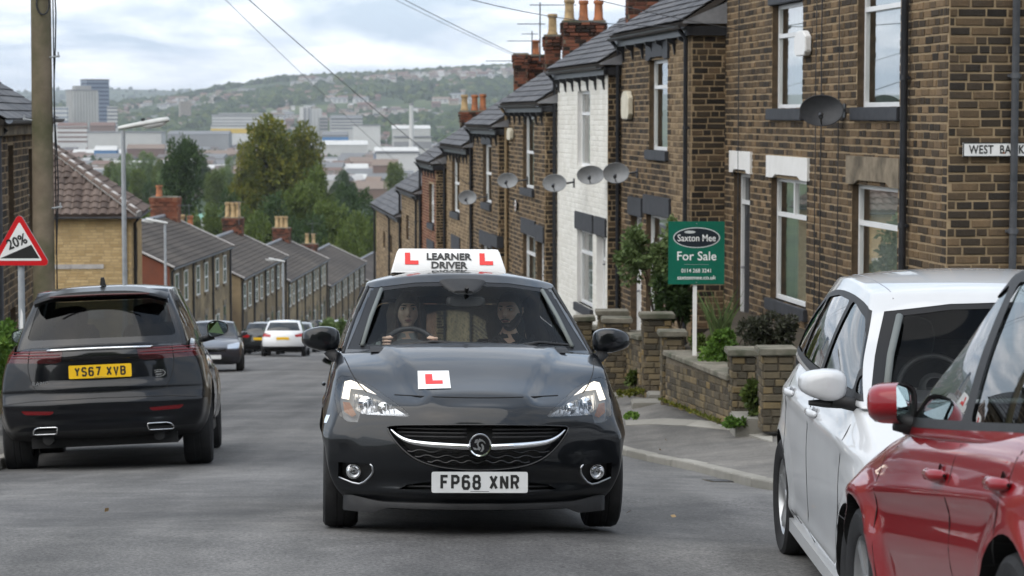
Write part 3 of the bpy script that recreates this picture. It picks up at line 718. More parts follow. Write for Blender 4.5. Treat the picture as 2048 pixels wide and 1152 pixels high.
rebase(H1, (o1.x, o1.y, rp(26.5)))
# the rest: (front px right, front px left, eave z eye-relative)
end = o1+GU*W1
chain = []
for (xr, xl, ze) in ((1382,1241,1.40),(1215,1114,.88),(1090,1017,.19),(997,946,-.35),(938,893,-.92),(872,844,-1.47),(838,803,-2.5),(800,752,-3.5)):
    k = (xr-1024)/FPX; s = (end.x-k*end.y)/(-(GN.x-k*GN.y)); s = max(0.04, s); o = end+GN*s
    k2 = (xl-1024)/FPX; t_ = (o.x-k2*o.y)/(-(GU.x-k2*GU.y)); chain.append((o.copy(), t_, ze, s)); end = o+GU*t_
    # dbg
DIM = lambda i: chain[i]
def hz_(i): o, W, ze, s = chain[i]; return o, W, YT(ze), rp(o.y+W)-.5, s
o, W, ze, zb, s = hz_(0)
um = upx(1334, o)
H2 = terrace_house('dark stone terraced house next to the corner house, behind the green board', o, W, ze, zb, s, None,
  [dict(k='win', op=opn(o,1298,1335,119,301), sill='blackstone', lin='blackstone', notch=True, lh=.3),
   dict(k='win', op=opn(o,1293,1340,432,640), sill='blackstone', lin='blackstone', lh=.34), dict(k='door', op=opn(o,1262,1284,432,690), lin='blackstone', lh=.34, col='whitepaint')],
  21, 'terraced houses on the right', matf=lambda b, r: MT['tan'] if b[0] < 1.55+r.uniform(-.12, .12) else MT['stone'], near_pipe=.12, rpick=200)
rebase(H2, (o.x, o.y, rp(o.y)))
o, W, ze, zb, s = hz_(1)
H3 = terrace_house('white painted terraced house with dark returns, between two brown stone houses', o, W, ze, zb, s, None,
  [dict(k='win', op=opn(o,1155,1180,182,333), style='top'), dict(k='win', op=opn(o,1155,1186,462,612), sill='blackstone', lin='blackstone', lh=.36), dict(k='door', op=opn(o,1194,1212,472,630), lin='blackstone', lh=.36, col='whitepaint')],
  31, 'terraced houses on the right', bm='white_block', mm='mortar_w', rpick=120, pick=300, jt=.009, fproud=.006)
rebase(H3, (o.x, o.y, rp(o.y)))
o, W, ze, zb, s = hz_(2)
H4 = terrace_house('brown stone terraced house with round red plaque, just below the white one', o, W, ze, zb, s, None,
  [dict(k='win', op=opn(o,1046,1068,233,377), sill='blackstone', style='mid', lin='blackstone', lh=.25), dict(k='win', op=opn(o,1046,1071,470,600), sill='blackstone', lin='blackstone', lh=.36), dict(k='door', op=opn(o,1074,1088,484,640), lin='blackstone', lh=.36, col='whitepaint')],
  41, 'terraced houses on the right', far_pipe='tanpipe', pick=250, rpick=80)
rebase(H4, (o.x, o.y, rp(o.y)))
o, W, ze, zb, s = hz_(3)
H5 = terrace_house('sooty dark stone terraced house third below the corner, with one tall narrow window', o, W, ze, zb, s, None,
  [dict(k='win', op=opn(o,966,983,289,406), sill='blackstone', style='mid', lin='blackstone', lh=.25), dict(k='win', op=opn(o,962,984,492,600), lin='blackstone', lh=.36), dict(k='door', op=opn(o,986,996,494,620), lin='blackstone', lh=.3)],
  51, 'terraced houses on the right', pick=120, rpick=40)
H5['label'] = 'sooty dark stone terraced house with a tall narrow upstairs window, left of the round plaque'
rebase(H5, (o.x, o.y, rp(o.y)))
o, W, ze, zb, s = hz_(4)
H6 = terrace_house('tan stone terraced house with a dish, between the sooty one and the red brick one', o, W, ze, zb, s, None,
  [dict(k='win', op=opn(o,904,919,310,425), sill='blackstone', style='mid'), dict(k='win', op=opn(o,905,920,500,600), lin='blackstone', lh=.4)],
  61, 'terraced houses on the right', bm='tan', pick=0, rpick=0)
rebase(H6, (o.x, o.y, rp(o.y)))
o, W, ze, zb, s = hz_(5)
H7 = terrace_house('red brick terraced house with a narrow white window low down the row', o, W, ze, zb, s, None,
  [dict(k='win', op=opn(o,858,868,368,447), sill='blackstone', style='mid'), dict(k='win', op=opn(o,856,868,500,590), lin='blackstone', lh=.3)],
  71, 'terraced houses on the right', bm='redbrick', pick=0, rpick=0, course=.085, bl=.22, piece='brick')
rebase(H7, (o.x, o.y, rp(o.y)))
o, W, ze, zb, s = hz_(6)
H8 = terrace_house('buff stone terraced house, last but one at the bottom of the right row', o, W, ze, zb, s, None,
  [dict(k='win', op=opn(o,812,818,430,480), style='mid')], 81, 'terraced houses on the right', bm='tan', pick=0, rpick=0, brackets=False, near_pipe=.3)
rebase(H8, (o.x, o.y, rp(o.y)))
o, W, ze, zb, s = hz_(7)
H9 = terrace_house('buff stone terraced house at the bottom end of the right row', o, W, ze, zb, s, None,
  [dict(k='win', op=opn(o,779,784,470,505), style='mid'), dict(k='win', op=opn(o,766,770,462,495), style='mid')], 87, 'terraced houses on the right', bm='tan', pick=0, rpick=0, brackets=False, near_pipe=4.0)
rebase(H9, (o.x, o.y, rp(o.y)))
# chimneys belong to the houses whose roofs carry them
def stack(h, x0, x1, yt, Y, pots, l_=.8, zlow=1.9, **kw):
    a, b = at(x0, yt, Y), at(x1, yt, Y); c = (a+b)/2; w_ = (b-a).length
    ch = chimney(h, Vector((c.x, c.y, 0)), Vector((1,0,0)), Vector((0,1,0)), w_, l_, a.z-zlow, a.z, pots, **kw)
    ch.matrix_parent_inverse = Matrix.Translation(-h.location)
stack(H4, 1126, 1208, 46, 56.5, [(-.34,-.0,.52,'y',.13),(0.0,.0,.50,'o',.12),(.36,0,.5,'o',.12)], zlow=1.6, seed=5)
stack(H4, 1090, 1120, 74, 57.6, [(0,0,.52,'y',.12)], zlow=1.6, seed=6)
stack(H5, 1028, 1055, 110, 66, [], zlow=2.0, seed=7); stack(H5, 1057, 1086, 113, 66.6, [(0,0,.42,'o',.11)], zlow=2.0, seed=8)
stack(H6, 921, 975, 224, 74, [(-.30,0,.5,'y',.115),(.02,0,.5,'o',.11),(.28,0,.52,'o',.11)], zlow=2.2, seed=9, pick=0)
stack(H2, 1254, 1338, -36, 47.5, [(-.3,0,.5,'o',.12),(.3,0,.5,'o',.12)], zlow=1.6, seed=10)
H2.children[-1]
# ------------------------------------------------------------------ left-hand buildings
def far_window(h, o, U, N, a, b, c, d, lin=True, style='mid', t=.07):
    window(h, o, U, N, a, b, c, d, style, reveal=-.035, far=True)
    if lin:
        m = MB(); m.fbox(Vector(o), U, N, a-.12, b+.12, -.02, .045, d, d+.24); m.build('lintel', MT['dressed'], h, fix=True)
        m = MB(); m.fbox(Vector(o), U, N, a-.12, b+.12, -.02, .09, c-.13, c); m.build('sill', MT['dressed'], h, fix=True)
def row_house(label, o, U, W, ze, zb, half, pitch, wallm, cols, group, chims=(), roofm='slate_far', pipes=(), gable=None, doors=(), name='terraced_house'):
    """house of the far left rows: U along the street (away), front faces right"""
    N = Vector((U.y, -U.x, 0)); Z = Vector((0,0,1)); o = Vector((o[0], o[1], 0)); h = thing(name, label, 'house', group=group)
    ops = []
    for (u, w_, c, d) in cols: ops.append((u-w_/2, u+w_/2, c, d))
    for (u, w_, c, d) in doors: ops.append((u-w_/2, u+w_/2, c, d))
    m = MB(); us = sorted({0, W} | {a for q in ops for a in q[:2]}); zs = sorted({zb, ze} | {a for q in ops for a in q[2:]})
    for i in range(len(us)-1):
        for j in range(len(zs)-1):
            if in_open(us[i], us[i+1], zs[j], zs[j+1], ops): continue
            m.add([o+U*us[i]+Z*zs[j], o+U*us[i+1]+Z*zs[j], o+U*us[i+1]+Z*zs[j+1], o+U*us[i]+Z*zs[j+1]], [(0,1,2,3)])
    for (a, b, c, d) in ops:
        for (p, q) in (((a,c),(b,c)),((b,c),(b,d)),((b,d),(a,d)),((a,d),(a,c))):
            m.add([o+U*p[0]+Z*p[1], o+U*q[0]+Z*q[1], o+U*q[0]+Z*q[1]-N*.2, o+U*p[0]+Z*p[1]-N*.2], [(0,1,2,3)])
    m.build('wall', MT[wallm], h)
    c = MB(); c.fbox(o, U, N, .01, W-.01, -2*half, -.22, zb, ze); c.build('rear_wall', MT[wallm], h, fix=True)
    rise = half*math.tan(pitch)
    for u in (0.0, W):
        g = MB(); q = o+U*u; g.add([q+Z*zb, q-N*(2*half)+Z*zb, q-N*(2*half)+Z*ze, q-N*half+Z*(ze+rise), q+Z*ze], [(0,1,2,3,4)])
        g.build('gable_wall', MT[gable or wallm], h)
    for (a, b, c_, d) in [(u-w_/2, u+w_/2, c_, d) for (u, w_, c_, d) in cols]: far_window(h, o, U, N, a, b, c_, d)
    for (a, b, c_, d) in [(u-w_/2, u+w_/2, c_, d) for (u, w_, c_, d) in doors]:
        m = MB(); m.fbox(o, U, N, a, b, -.06, -.0, c_, d); dd = m.build('door', MT['blackpaint'], h, fix=True)
        m = MB(); m.fbox(o, U, N, a+.2, b-.2, .0, .01, d-.5, d-.12); m.build('fanlight', MT['pane_far'], dd, fix=True)
        m = MB(); m.fbox(o, U, N, a-.1, b+.1, -.02, .03, d, d+.24); m.build('lintel', MT['dressed'], h, fix=True)
    ov = .2; UPa = (-N*math.cos(pitch)+Z*math.sin(pitch)); L = (half+ov)/math.cos(pitch)
    e0 = o+N*ov+Z*(ze-ov*math.tan(pitch)+.08)-U*.12; e1 = e0+U*(W+.24)
    slates(h, e0, e1, UPa, L, MT['slate'], .3, .5, 0, 3, backing=MT['slate_far']) if roofm == 'slate' else None
    rf = MB(); UPb = (N*math.cos(pitch)+Z*math.sin(pitch)); f0 = e0-N*2*(half+ov); f1 = e1-N*2*(half+ov); Nn = U.cross(UPa).normalized(); Nn = Nn if Nn.z > 0 else -Nn
    nrow = int(L/.28)
    for i in range(nrow):     # courses of slate, each a lapped step
        s0, s1 = L*i/nrow, L*(i+1.12)/nrow; s1 = min(s1, L)
        for (p, q, up) in ((e0, e1, UPa), (f0, f1, UPb)):
            nn = U.cross(up); nn = nn if nn.z > 0 else -nn
            rf.add([p+up*s0+nn*.028, q+up*s0+nn*.028, q+up*s1+nn*.004, p+up*s1+nn*.004, p+up*s0-nn*.05, q+up*s0-nn*.05], [(0,1,2,3),(0,4,5,1)])
    rr = rf.build('roof', MT['slate_far'], h)
    rt = MB(); rt.tube([e0+UPa*L+Z*.04, e1+UPa*L+Z*.04], .1, 8); rt.build('ridge', MT['lead'], rr)
    for p in (e0, e1): vg = MB(); vg.tube([p+Nn*.03, p+UPa*L+Nn*.03], .045, 6); vg.build('verge', MT['mortarbed'], rr)
    gutter(h, e0-Z*.02+N*.05, e1-Z*.02+N*.05, N, MT['blackpaint'], .07)
    for u in pipes: downpipe(h, o, U, N, u, zb, ze-.05, MT['blackpaint'], r=.05)
    for (u, v, w_, hh, pots, mt) in chims:
        cc = o+U*u-N*v; zr = ze+rise-abs(v-half)*math.tan(pitch)
        chimney(h, cc, N*-1, U, w_, .75, zr-.6, zr+hh, pots, mat=MT[mt], pick=0, course=.1, bl=.24, seed=int(u*7))
    rebase(h, (o.x, o.y, rp(o.y))); return h
LU = Vector((0.031, 1, 0)).normalized()
G2 = 'far stone terraces on the left'
def bays(W, ze, n, zb, seed, hw=.55, up=1.35, skip=()):
    rng = random.Random(seed); cols = []; doors = []; pit = W/n
    for i in range(n):
        u = pit*(i+.5)
        cols.append((u-pit*.22, .85, ze-.35-up, ze-.35)); cols.append((u+pit*.2, .85, ze-.35-up, ze-.35)) if pit > 4.2 else None
        cols.append((u-pit*.22, .95, ze-3.0-1.5, ze-3.0)); doors.append((u+pit*.2, .85, ze-2.75-2.05, ze-2.75))
    return cols, doors
def row(label, xn, yn, xf, yf, ze, n, seed, half=3.0, pitch=R(25), wallm='wall_far', **kw):
    a = Vector((xn, yn, 0)); b = Vector((xf, yf, 0)); U = (b-a).normalized(); W = (b-a).length; z = EYE+ze; cols, doors = bays(W, z, n, 0, seed)
    return row_house(label, a, U, W, z, rp(yf)-.6, half, pitch, wallm, cols, G2, doors=doors, pipes=[W*i/n for i in range(1, n)]+[.15, W-.15], **kw)
row('far stone row with red brick gable and red chimney, first beyond the yellow brick house', -14.4, 98.7, -13.85, 115, -6.4, 3, 1, gable='redbrick', chims=[(15.6,3.0,1.35,1.0,[(.3,0,.55,'o',.17)],'redbrick')])
row('second far stone row down the hill, with two pots on its chimney', -14.0, 121, -13.55, 140, -8.4, 4, 2, wallm='wall_far2', chims=[(1.0,3.0,1.35,1.0,[(-.25,0,.75,'o',.17),(.2,0,.8,'y',.18)],'chimbrick'),(18.4,3.0,1.15,.9,[(-.3,0,.9,'y',.16),(.0,0,.9,'y',.16),(.32,0,.9,'y',.16)],'chimbrick')])
row('third far stone row down the hill, behind the white hatchback', -14.0, 146, -13.3, 168, -10.3, 5, 3, chims=[(20.5,3.0,1.2,.9,[(-.3,0,.8,'y',.16),(.0,0,.8,'y',.16),(.32,0,.8,'y',.16)],'chimbrick')])
row('fourth far stone row at the foot of the hill, left of the learner car', -13.5, 172, -12.6, 200, -12.5, 6, 4, wallm='wall_far2', chims=[(14,3.0,1.2,.9,[(-.3,0,.8,'y',.16),(.2,0,.8,'y',.16)],'chimbrick')])
row('last far stone row, mostly hidden behind the learner car', -11.8, 205, -10.5, 230, -14.9, 5, 5, wallm='wall_far2')
# near left: two old stone houses cut by the frame, then the yellow brick house
NU = Vector((-0.10, 1, 0)).normalized()
def near_left(label, a, W, ze, zb, arch, seed, roof=True):
    U = NU; N = Vector((U.y, -U.x, 0)); Z = Vector((0,0,1)); o = Vector((a[0], a[1], 0)); h = thing('stone_house', label, 'house')
    wl = wall_panel(h, o, U, N, W, zb, ze, arch, MT['stone'], MT['mortar'], .12, .3, pick=160, seed=seed)
    b = MB(); b.fbox(o, U, N, 0.02, W-.02, -7, -1.0, zb, ze); b.build('rear_wall', MT['wall_far2'], h, fix=True)
    s = MB(); 
    for u in (0.0, W-.2): s.fbox(o, U, N, u+.005, u+.195, -1.0, -.03, zb, ze)
    s.build('end_wall', MT['wall_far2'], h, fix=True)
    for (p, q, c, d) in arch: 
        m = MB(); m.fbox(o, U, N, p-.1, q+.1, -.5, -.3, c-.1, d+.1); m.build('dark_opening', MT['room'], h, fix=True)
        window(h, o, U, N, p, q, c, d, 'mid', far=True)
    pitch = R(32); UP = (-N*math.cos(pitch)+Z*math.sin(pitch)); e0 = o+N*.25+Z*(ze+.05)-U*.2; e1 = e0+U*(W+.4)
    slates(h, e0, e1, UP, 4.6, MT['slate'], .25, .3, 60, seed, backing=MT['slate_far'])
    f = MB(); f.fbox(o, U, N, -.15, W+.1, 0, .16, ze-.2, ze+.03); f.build('fascia', MT['dressed'], h, fix=True)
    gutter(h, e0+N*.05, e1+N*.05, N, MT['greypipe'], .07)
    downpipe(h, o, U, N, .35, zb, ze-.1, MT['greypipe']); rebase(h, (o.x, o.y, rp(o.y))); return h
near_left('brown stone house with a gutter end at the far left edge', (-7.5, 29.0), 6.4, EYE+.95, rp(37)-.5, [(1.5,2.4,EYE-2.9,EYE-1.2)], 201)
near_left('stone house with dark arched slot, behind the wooden pole', (-8.05, 36.4), 8.4, EYE-.12, rp(46)-.5, [(2.2,3.0,EYE-2.3,EYE-.5),(2.2,3.0,EYE-5.0,EYE-3.2),(5.4,6.3,EYE-2.3,EYE-.6)], 202)
def yellow_house():
    h = thing('brick_house', 'yellow brick house with brown tiled hipped roof, behind the street lamp', 'house')
    Z = Vector((0,0,1)); Y0 = 68.0; cr = at(262, 430, Y0); ze = cr.z; X = Vector((1,0,0)); U = Vector((-0.10, 1, 0)).normalized(); N = Vector((U.y, -U.x, 0)); FX = Vector((U.y, -U.x, 0))
    c = Vector((cr.x, Y0, 0)); zb = rp(72)-.6
    # end wall towards the camera (runs left) and street front
    wl = wall_panel(h, c-FX*8, FX, -U, 8.0, zb, ze, [], MT['yellow'], MT['mortar_y'], .086, .23, jt=.012, pick=0, seed=301, piece='brick', proud=.01)
    wall_panel(h, c, U, N, 5.2, zb, ze, [(1.8,2.9,ze-1.8,ze-.5)], MT['yellow'], MT['mortar_y'], .086, .23, jt=.012, pick=0, seed=302, piece='brick', proud=.01)
    for u in (1.8,): window(h, c, U, N, u, u+1.1, ze-1.8, ze-.5, 'mid', far=True)
    b = MB(); b.fbox(c, U, N, .3, 5.15, -7.9, -.3, zb, ze); b.build('rear_wall', MT['mortar_y'], h, fix=True)
    for (za, zb_) in ((-1.55,-1.42),(-3.0,-2.75)):      # pale string bands on the end wall
        s = MB(); s.fbox(c-FX*8, FX, -U, 0, 7.2, .0, .035, ze+za, ze+zb_); s.build('string_course', MT['mortarbed'], h, fix=True)
    # hipped roof of curved tiles
    p1 = R(34); ov = .25; rise = 4.25*math.tan(p1); ax = c-FX*4.0+U*4.25
    apex = Vector((ax.x, ax.y, ze+rise)); e0 = c-FX*8.25-U*ov+Z*.0; e1 = c+FX*.25-U*ov; e0.z = e1.z = ze; e2 = c+FX*.25+U*5.4; e2.z = ze; rg = apex+U*.6
    e3 = c-FX*8.25+U*5.4; e3.z = ze; r2 = c-FX*4.0+U*5.4; r2.z = apex.z
    ro = MB(); ro.add([e0-Z*.05, e1-Z*.05, apex-Z*.05, e2-Z*.05, r2-Z*.05, e3-Z*.05], [(0,1,2),(1,3,4,2),(3,5,4),(5,0,2,4)]); roof = ro.build('roof', MT['tile'], h, fix=True)
    def tilefield(a, b, top, pick):
        D = (b-a); W = D.length; D.normalize(); mid = top-(a+D*((top-a).dot(D))); L = mid.length; UPv = mid.normalized(); nn = D.cross(UPv); nn = nn if nn.z > 0 else -nn
        foot = (top-a).dot(D); rows_ = int(L/.30); j = MB(); items = []
        for k in range(rows_):
            s = k*L/rows_; s1 = s+L/rows_*1.12; fr = s1/L; ua, ub = foot*min(1, fr), W-(W-foot)*min(1, fr); nT = int((ub-ua)/.26)
            st = ua+(ub-ua-nT*.26)*.5
            for i in range(nT): items.append((st+i*.26, s, s1))
        items.sort(key=lambda q: (proj(a+D*q[0]+UPv*q[1])[0] < 95, -proj(a+D*q[0]+UPv*q[1])[0]))
        def tv(q):
            u, s, s1 = q; vs = []
            for (ss, lift) in ((s, .05), (s1, .012)):
                for (du, hz2) in ((.0,.012),(.05,.045),(.11,.05),(.17,.03),(.21,.0),(.255,.006)): vs.append(a+D*(u+du)+UPv*ss+nn*(lift+hz2-.01))
            for (du) in (.0,.255): vs.append(a+D*(u+du)+UPv*s-nn*.02)
            fs = [(i, i+1, i+7, i+6) for i in range(5)]+[(12,13,5,4,3,2,1,0)]; return vs, fs
        for i, q in enumerate(items):
            vs, fs = tv(q)
            if i < pick: m = MB(); m.add(vs, fs); m.build('roof_tile', MT['tile'], roof, smooth=False)
            else: j.add(vs, fs)
        if j.v: tag(j.build('roof_tile_field', MT['tile'], roof), kind='stuff')
    tilefield(e0, e1, apex, 260); 
    a = e1; # street side as a trapezoid: tiles rows of full width
    D = U; UPv = ((apex-e1)-U*((apex-e1).dot(U))); L = UPv.length; UPv.normalize(); nn = D.cross(UPv); nn = nn if nn.z > 0 else -nn; j = MB(); rows_ = int(L/.3)
    for k in range(rows_):
        s, s1 = k*L/rows_, (k+1.1)*L/rows_; u = 4.5*s1/L
        while u < 5.4: j.add([a+D*u+UPv*s+nn*.06, a+D*(u+.13)+UPv*s+nn*.09, a+D*(u+.25)+UPv*s+nn*.05, a+D*u+UPv*s1+nn*.02, a+D*(u+.13)+UPv*s1+nn*.05, a+D*(u+.25)+UPv*s1+nn*.01], [(0,1,4,3),(1,2,5,4)]); u += .26
    tag(j.build('roof_tile_field', MT['tile'], roof), kind='stuff')
    # hip and ridge tiles bedded in mortar
    for (p, q) in ((e1, apex), (e0, apex), (apex, r2)):
        v = q-p; n = int(v.length/.42); side = v.cross(Z).normalized()
        for i in range(n):
            t0 = p+v*(i/n); t1 = p+v*((i+.97)/n); m = MB(); rws = []
            for tt, rr in ((t0, .15), (t1, .125)): rws.append([tt+side*(rr*math.cos(k*math.pi/6))+Z*(rr*.8*math.sin(k*math.pi/6)+.04) for k in range(7)])
            m.grid(rws); m.build('hip_tile', MT['tile'], roof, smooth=True)
        mbm = MB(); mbm.tube([p+Z*.03, q+Z*.03], .115, 8); mbm.build('mortar_bed', MT['mortarbed'], roof)
    gutter(h, e0-Z*.04, e1-Z*.04, U, MT['greypipe'], .065); gutter(h, e1-Z*.04, e2-Z*.04, N, MT['greypipe'], .065)
    downpipe(h, c, FX, -U, -.18, zb, ze-.1, MT['blackpaint'], r=.05)
    downpipe(h, c-FX*.0, U, N, .6, zb, ze-.1, MT['blackpaint'], r=.05)
    rebase(h, (c.x, c.y, rp(68)))
yellow_house()
# ------------------------------------------------------------------ lettering
FONT = bpy.data.fonts.load('<builtin>') if '<builtin>' not in bpy.data.fonts else bpy.data.fonts['<builtin>']
def text_mesh(name, s, size, depth=0.001, bold=0.0, sx=1.0, space=1.0, align='CENTER'):
    c = bpy.data.curves.new(name, 'FONT'); c.body = s; c.size = size; c.extrude = depth; c.offset = bold; c.align_x = align; c.align_y = 'CENTER'; c.space_character = space; c.resolution_u = 3
    o = bpy.data.objects.new(name, c); COL.objects.link(o); dg = bpy.context.evaluated_depsgraph_get(); me = bpy.data.meshes.new_from_object(o.evaluated_get(dg))
    bpy.data.objects.remove(o); bpy.data.curves.remove(c)
    if sx != 1.0: me.transform(Matrix.Diagonal((sx, 1, 1, 1)))
    me.name = name; return me
def put_text(parent, s, size, mtx, mat, **kw):
    me = text_mesh('lettering', s, size, **kw); me.materials.clear(); me.materials.append(mat); return link('lettering', me, parent, mtx)
# plate lettering drawn as strokes: block characters 0.050 wide, 0.079 high, stroke 0.014
GLY = {
 'F':[[(0,0),(0,1),(1,1)],[(0,.53),(.85,.53)]], 'P':[[(0,0),(0,1),(.72,1),(1,.86),(1,.6),(.72,.46),(0,.46)]],
 '6':[[(1,.84),(.78,1),(.22,1),(0,.84),(0,.16),(.22,0),(.78,0),(1,.16),(1,.42),(.78,.56),(.2,.56),(0,.46)]],
 '8':[[(.22,.53),(.04,.66),(.04,.86),(.24,1),(.76,1),(.96,.86),(.96,.66),(.78,.53),(.22,.53),(0,.4),(0,.16),(.22,0),(.78,0),(1,.16),(1,.4),(.78,.53)]],
 'X':[[(0,0),(1,1)],[(0,1),(1,0)]], 'N':[[(0,0),(0,1)],[(0,1),(1,0)],[(1,0),(1,1)]], 'R':[[(0,0),(0,1),(.72,1),(1,.86),(1,.62),(.72,.48),(0,.48)],[(.55,.48),(1,0)]],
 'Y':[[(0,1),(.5,.48),(1,1)],[(.5,.48),(.5,0)]], 'S':[[(1,.83),(.78,1),(.22,1),(0,.83),(0,.66),(.2,.54),(.8,.48),(1,.36),(1,.17),(.78,0),(.22,0),(0,.17)]],
 '7':[[(0,1),(1,1),(.4,0)]], 'V':[[(0,1),(.5,0),(1,1)]], 'B':[[(0,0),(0,1),(.74,1),(.96,.87),(.96,.65),(.74,.53),(0,.53)],[(.74,.53),(1,.4),(1,.14),(.74,0),(0,0)]]}
def stroke(mb, pts, r, f, h0, h1):
    """thick polyline with mitred joints; f(x, y, h) -> 3d"""
    P = [Vector((p[0], p[1], 0)) for p in pts]; n = len(P); L = []; Rr = []
    for i in range(n):
        a = (P[i]-P[i-1]).normalized() if i else None; b = (P[i+1]-P[i]).normalized() if i < n-1 else None
        if a is None: t = b; k = 1
        elif b is None: t = a; k = 1
        else:
            t = (a+b); t = t.normalized() if t.length > 1e-6 else a; k = 1/max(.45, t.dot(a))
        q = Vector((-t.y, t.x, 0))*r*k; L.append(P[i]+q); Rr.append(P[i]-q)
    for i in range(n-1):
        vs = [f(v.x, v.y, h1) for v in (L[i], Rr[i], Rr[i+1], L[i+1])]; mb.add(vs, [(0,1,2,3)])
def plate_text(parent, s, f, mat, w_=.046, h_=.079, st=.0145, gap=.0115, space=.034):
    tot = sum(space if c == ' ' else w_+gap for c in s)-gap; x = -tot/2
    for i, c in enumerate(s):
        if c == ' ': x += space; continue
        mb = MB(); iw = w_-st; ih = h_-st
        for k, g in enumerate(GLY[c]): stroke(mb, [(x+st/2+p*iw, -h_/2+st/2+q*ih) for p, q in g], st/2, f, 0, .0012+.0001*k)
        mb.build('character', mat, parent); x += w_+gap
MT['ink'] = plain('black_ink', lin(.012,.012,.012), .5); MT['white'] = mottled('white_sheet', lin(.76,.76,.75), lin(.84,.84,.83), 9, .45)
MT['signred'] = plain('sign_red', srgb(200,22,30), .35); MT['signgreen'] = mottled('board_green', srgb(8,88,70), srgb(14,104,84), 3, .45)
MT['navy'] = plain('navy_print', lin(.008,.014,.022), .4); MT['silverprint'] = plain('silver_print', lin(.55,.58,.58), .4)
MT['galv'] = mottled('galvanised_steel', lin(.27,.29,.31), lin(.40,.42,.44), 6, .55, spec=.5); MT['lampgrey'] = mottled('lamp_grey', lin(.42,.43,.42), lin(.56,.56,.54), 5, .55)
MT['polewood'] = mottled('pole_wood', lin(.15,.12,.085), lin(.27,.22,.16), 3, .9, .5, 22, c3=lin(.10,.10,.055), s3=1.2)
MT['dishgrey'] = mottled('dish_grey', lin(.20,.21,.22), lin(.28,.29,.30), 6, .5); MT['dishblack'] = mottled('dish_dark', lin(.03,.032,.036), lin(.055,.057,.062), 6, .5)
Zv = Vector((0,0,1))
# ---- gradient warning sign on its post
def warning_sign():
    Y0 = 27.0; base = ground_hit(38, 700, .12); x = (38-1024)/FPX*Y0; s = thing('road_sign', 'red edged triangular 20% hill warning sign on a grey post', 'road sign', (x, Y0, rp(Y0)+.12))
    zc = at(38, 492, Y0).z-(rp(Y0)+.12); p = MB(); p.tube([(0,0.06,0),(0,0.06,zc+.05)], .038, 12); p.build('post', MT['galv'], s, smooth=True, angle=40)
    st = MB(); st.add([(-.012,.018,1.02),(.02,.018,1.0),(.022,.018,1.38),(.0,.018,1.45),(-.014,.018,1.3)], [(0,1,2,3,4)]); st.build('torn_sticker', MT['white'], s)
    def tri(r, rc, y):
        pts = []
        for k in range(3):
            a = R(90+120*k); c = Vector((math.cos(a), math.sin(a)))*(r-rc*2)
            for j in range(-4, 5): b = a+R(15*j); pts.append((c.x+rc*math.cos(b), c.y+rc*math.sin(b)))
        return pts
    for (nm, r, rc, y0, y1, mt) in (('plate', .412, .045, .02, .002, 'galv'), ('red_border', .408, .043, .002, -.002, 'signred'), ('white_panel', .298, .012, -.002, -.004, 'white')):
        m = MB(); m.prism(tri(r, rc, 0), y0, y1, lambda a, b, h: Vector((a, h, b+zc-.02))); m.build(nm, MT[mt], s, fix=True)
    m = MB(); m.prism([(-.228,-.122),(.228,-.122),(.135,.035)], -.004, -.0055, lambda a, b, h: Vector((a, h, b+zc-.02))); m.build('slope_symbol', MT['ink'], s, fix=True)
    put_text(s, '20%', .165, Matrix.Translation((-.03, -.006, zc+.045)) @ Matrix.Rotation(R(90), 4, 'X') @ Matrix.Rotation(R(21), 4, 'Z'), MT['ink'], bold=.004, sx=.85)
warning_sign()
# ---- telegraph pole
def pole():
    Y0 = 30.0; x = (88-1024)/FPX*Y0; zg = rp(Y0); t = thing('telegraph_pole', 'weathered wooden telegraph pole with looped cables, left of the dark car', 'pole', (x, Y0, zg))
    H = at(84, -393, Y0).z-zg; m = MB(); pts = [(-.02+.025*i/10, 0, H*i/10) for i in range(11)]; m.tube(pts, .145, 20, r1=.118); m.build('trunk', MT['polewood'], t, smooth=True, angle=50)
    m = MB()
    for z, s in ((H*.78, 1), (H*.60, 1), (H*.5, -1), (H*.36, 1)): m.tube([(.1*s, -.05, z), (.24*s, -.06, z+.02)], .012, 6); m.tube([(.22*s,-.06,z),(.22*s,-.06,z+.07)], .011, 6)
    m.build('step_iron', MT['galv'], t)
    lp = MB(); lp.tube([(.05+.08*math.cos(a), -.14, H*.685+.14*math.sin(a)) for a in [2*math.pi*i/20 for i in range(21)]], .011, 6, cap=False); lp.tube([(.06,-.14,H*.70),(.09,-.13,H)], .012, 6); lp.build('cable_loop', MT['blackpaint'], t)
    c = MB(); c.tube([(.17+.02*math.sin(i*1.3), -.02, H*(1-.055*i)) for i in range(14)], .010, 5); c.tube([(.145, .02, H), (.15, .02, H*.2)], .009, 5); c.build('cable', MT['blackpaint'], t)
pole()
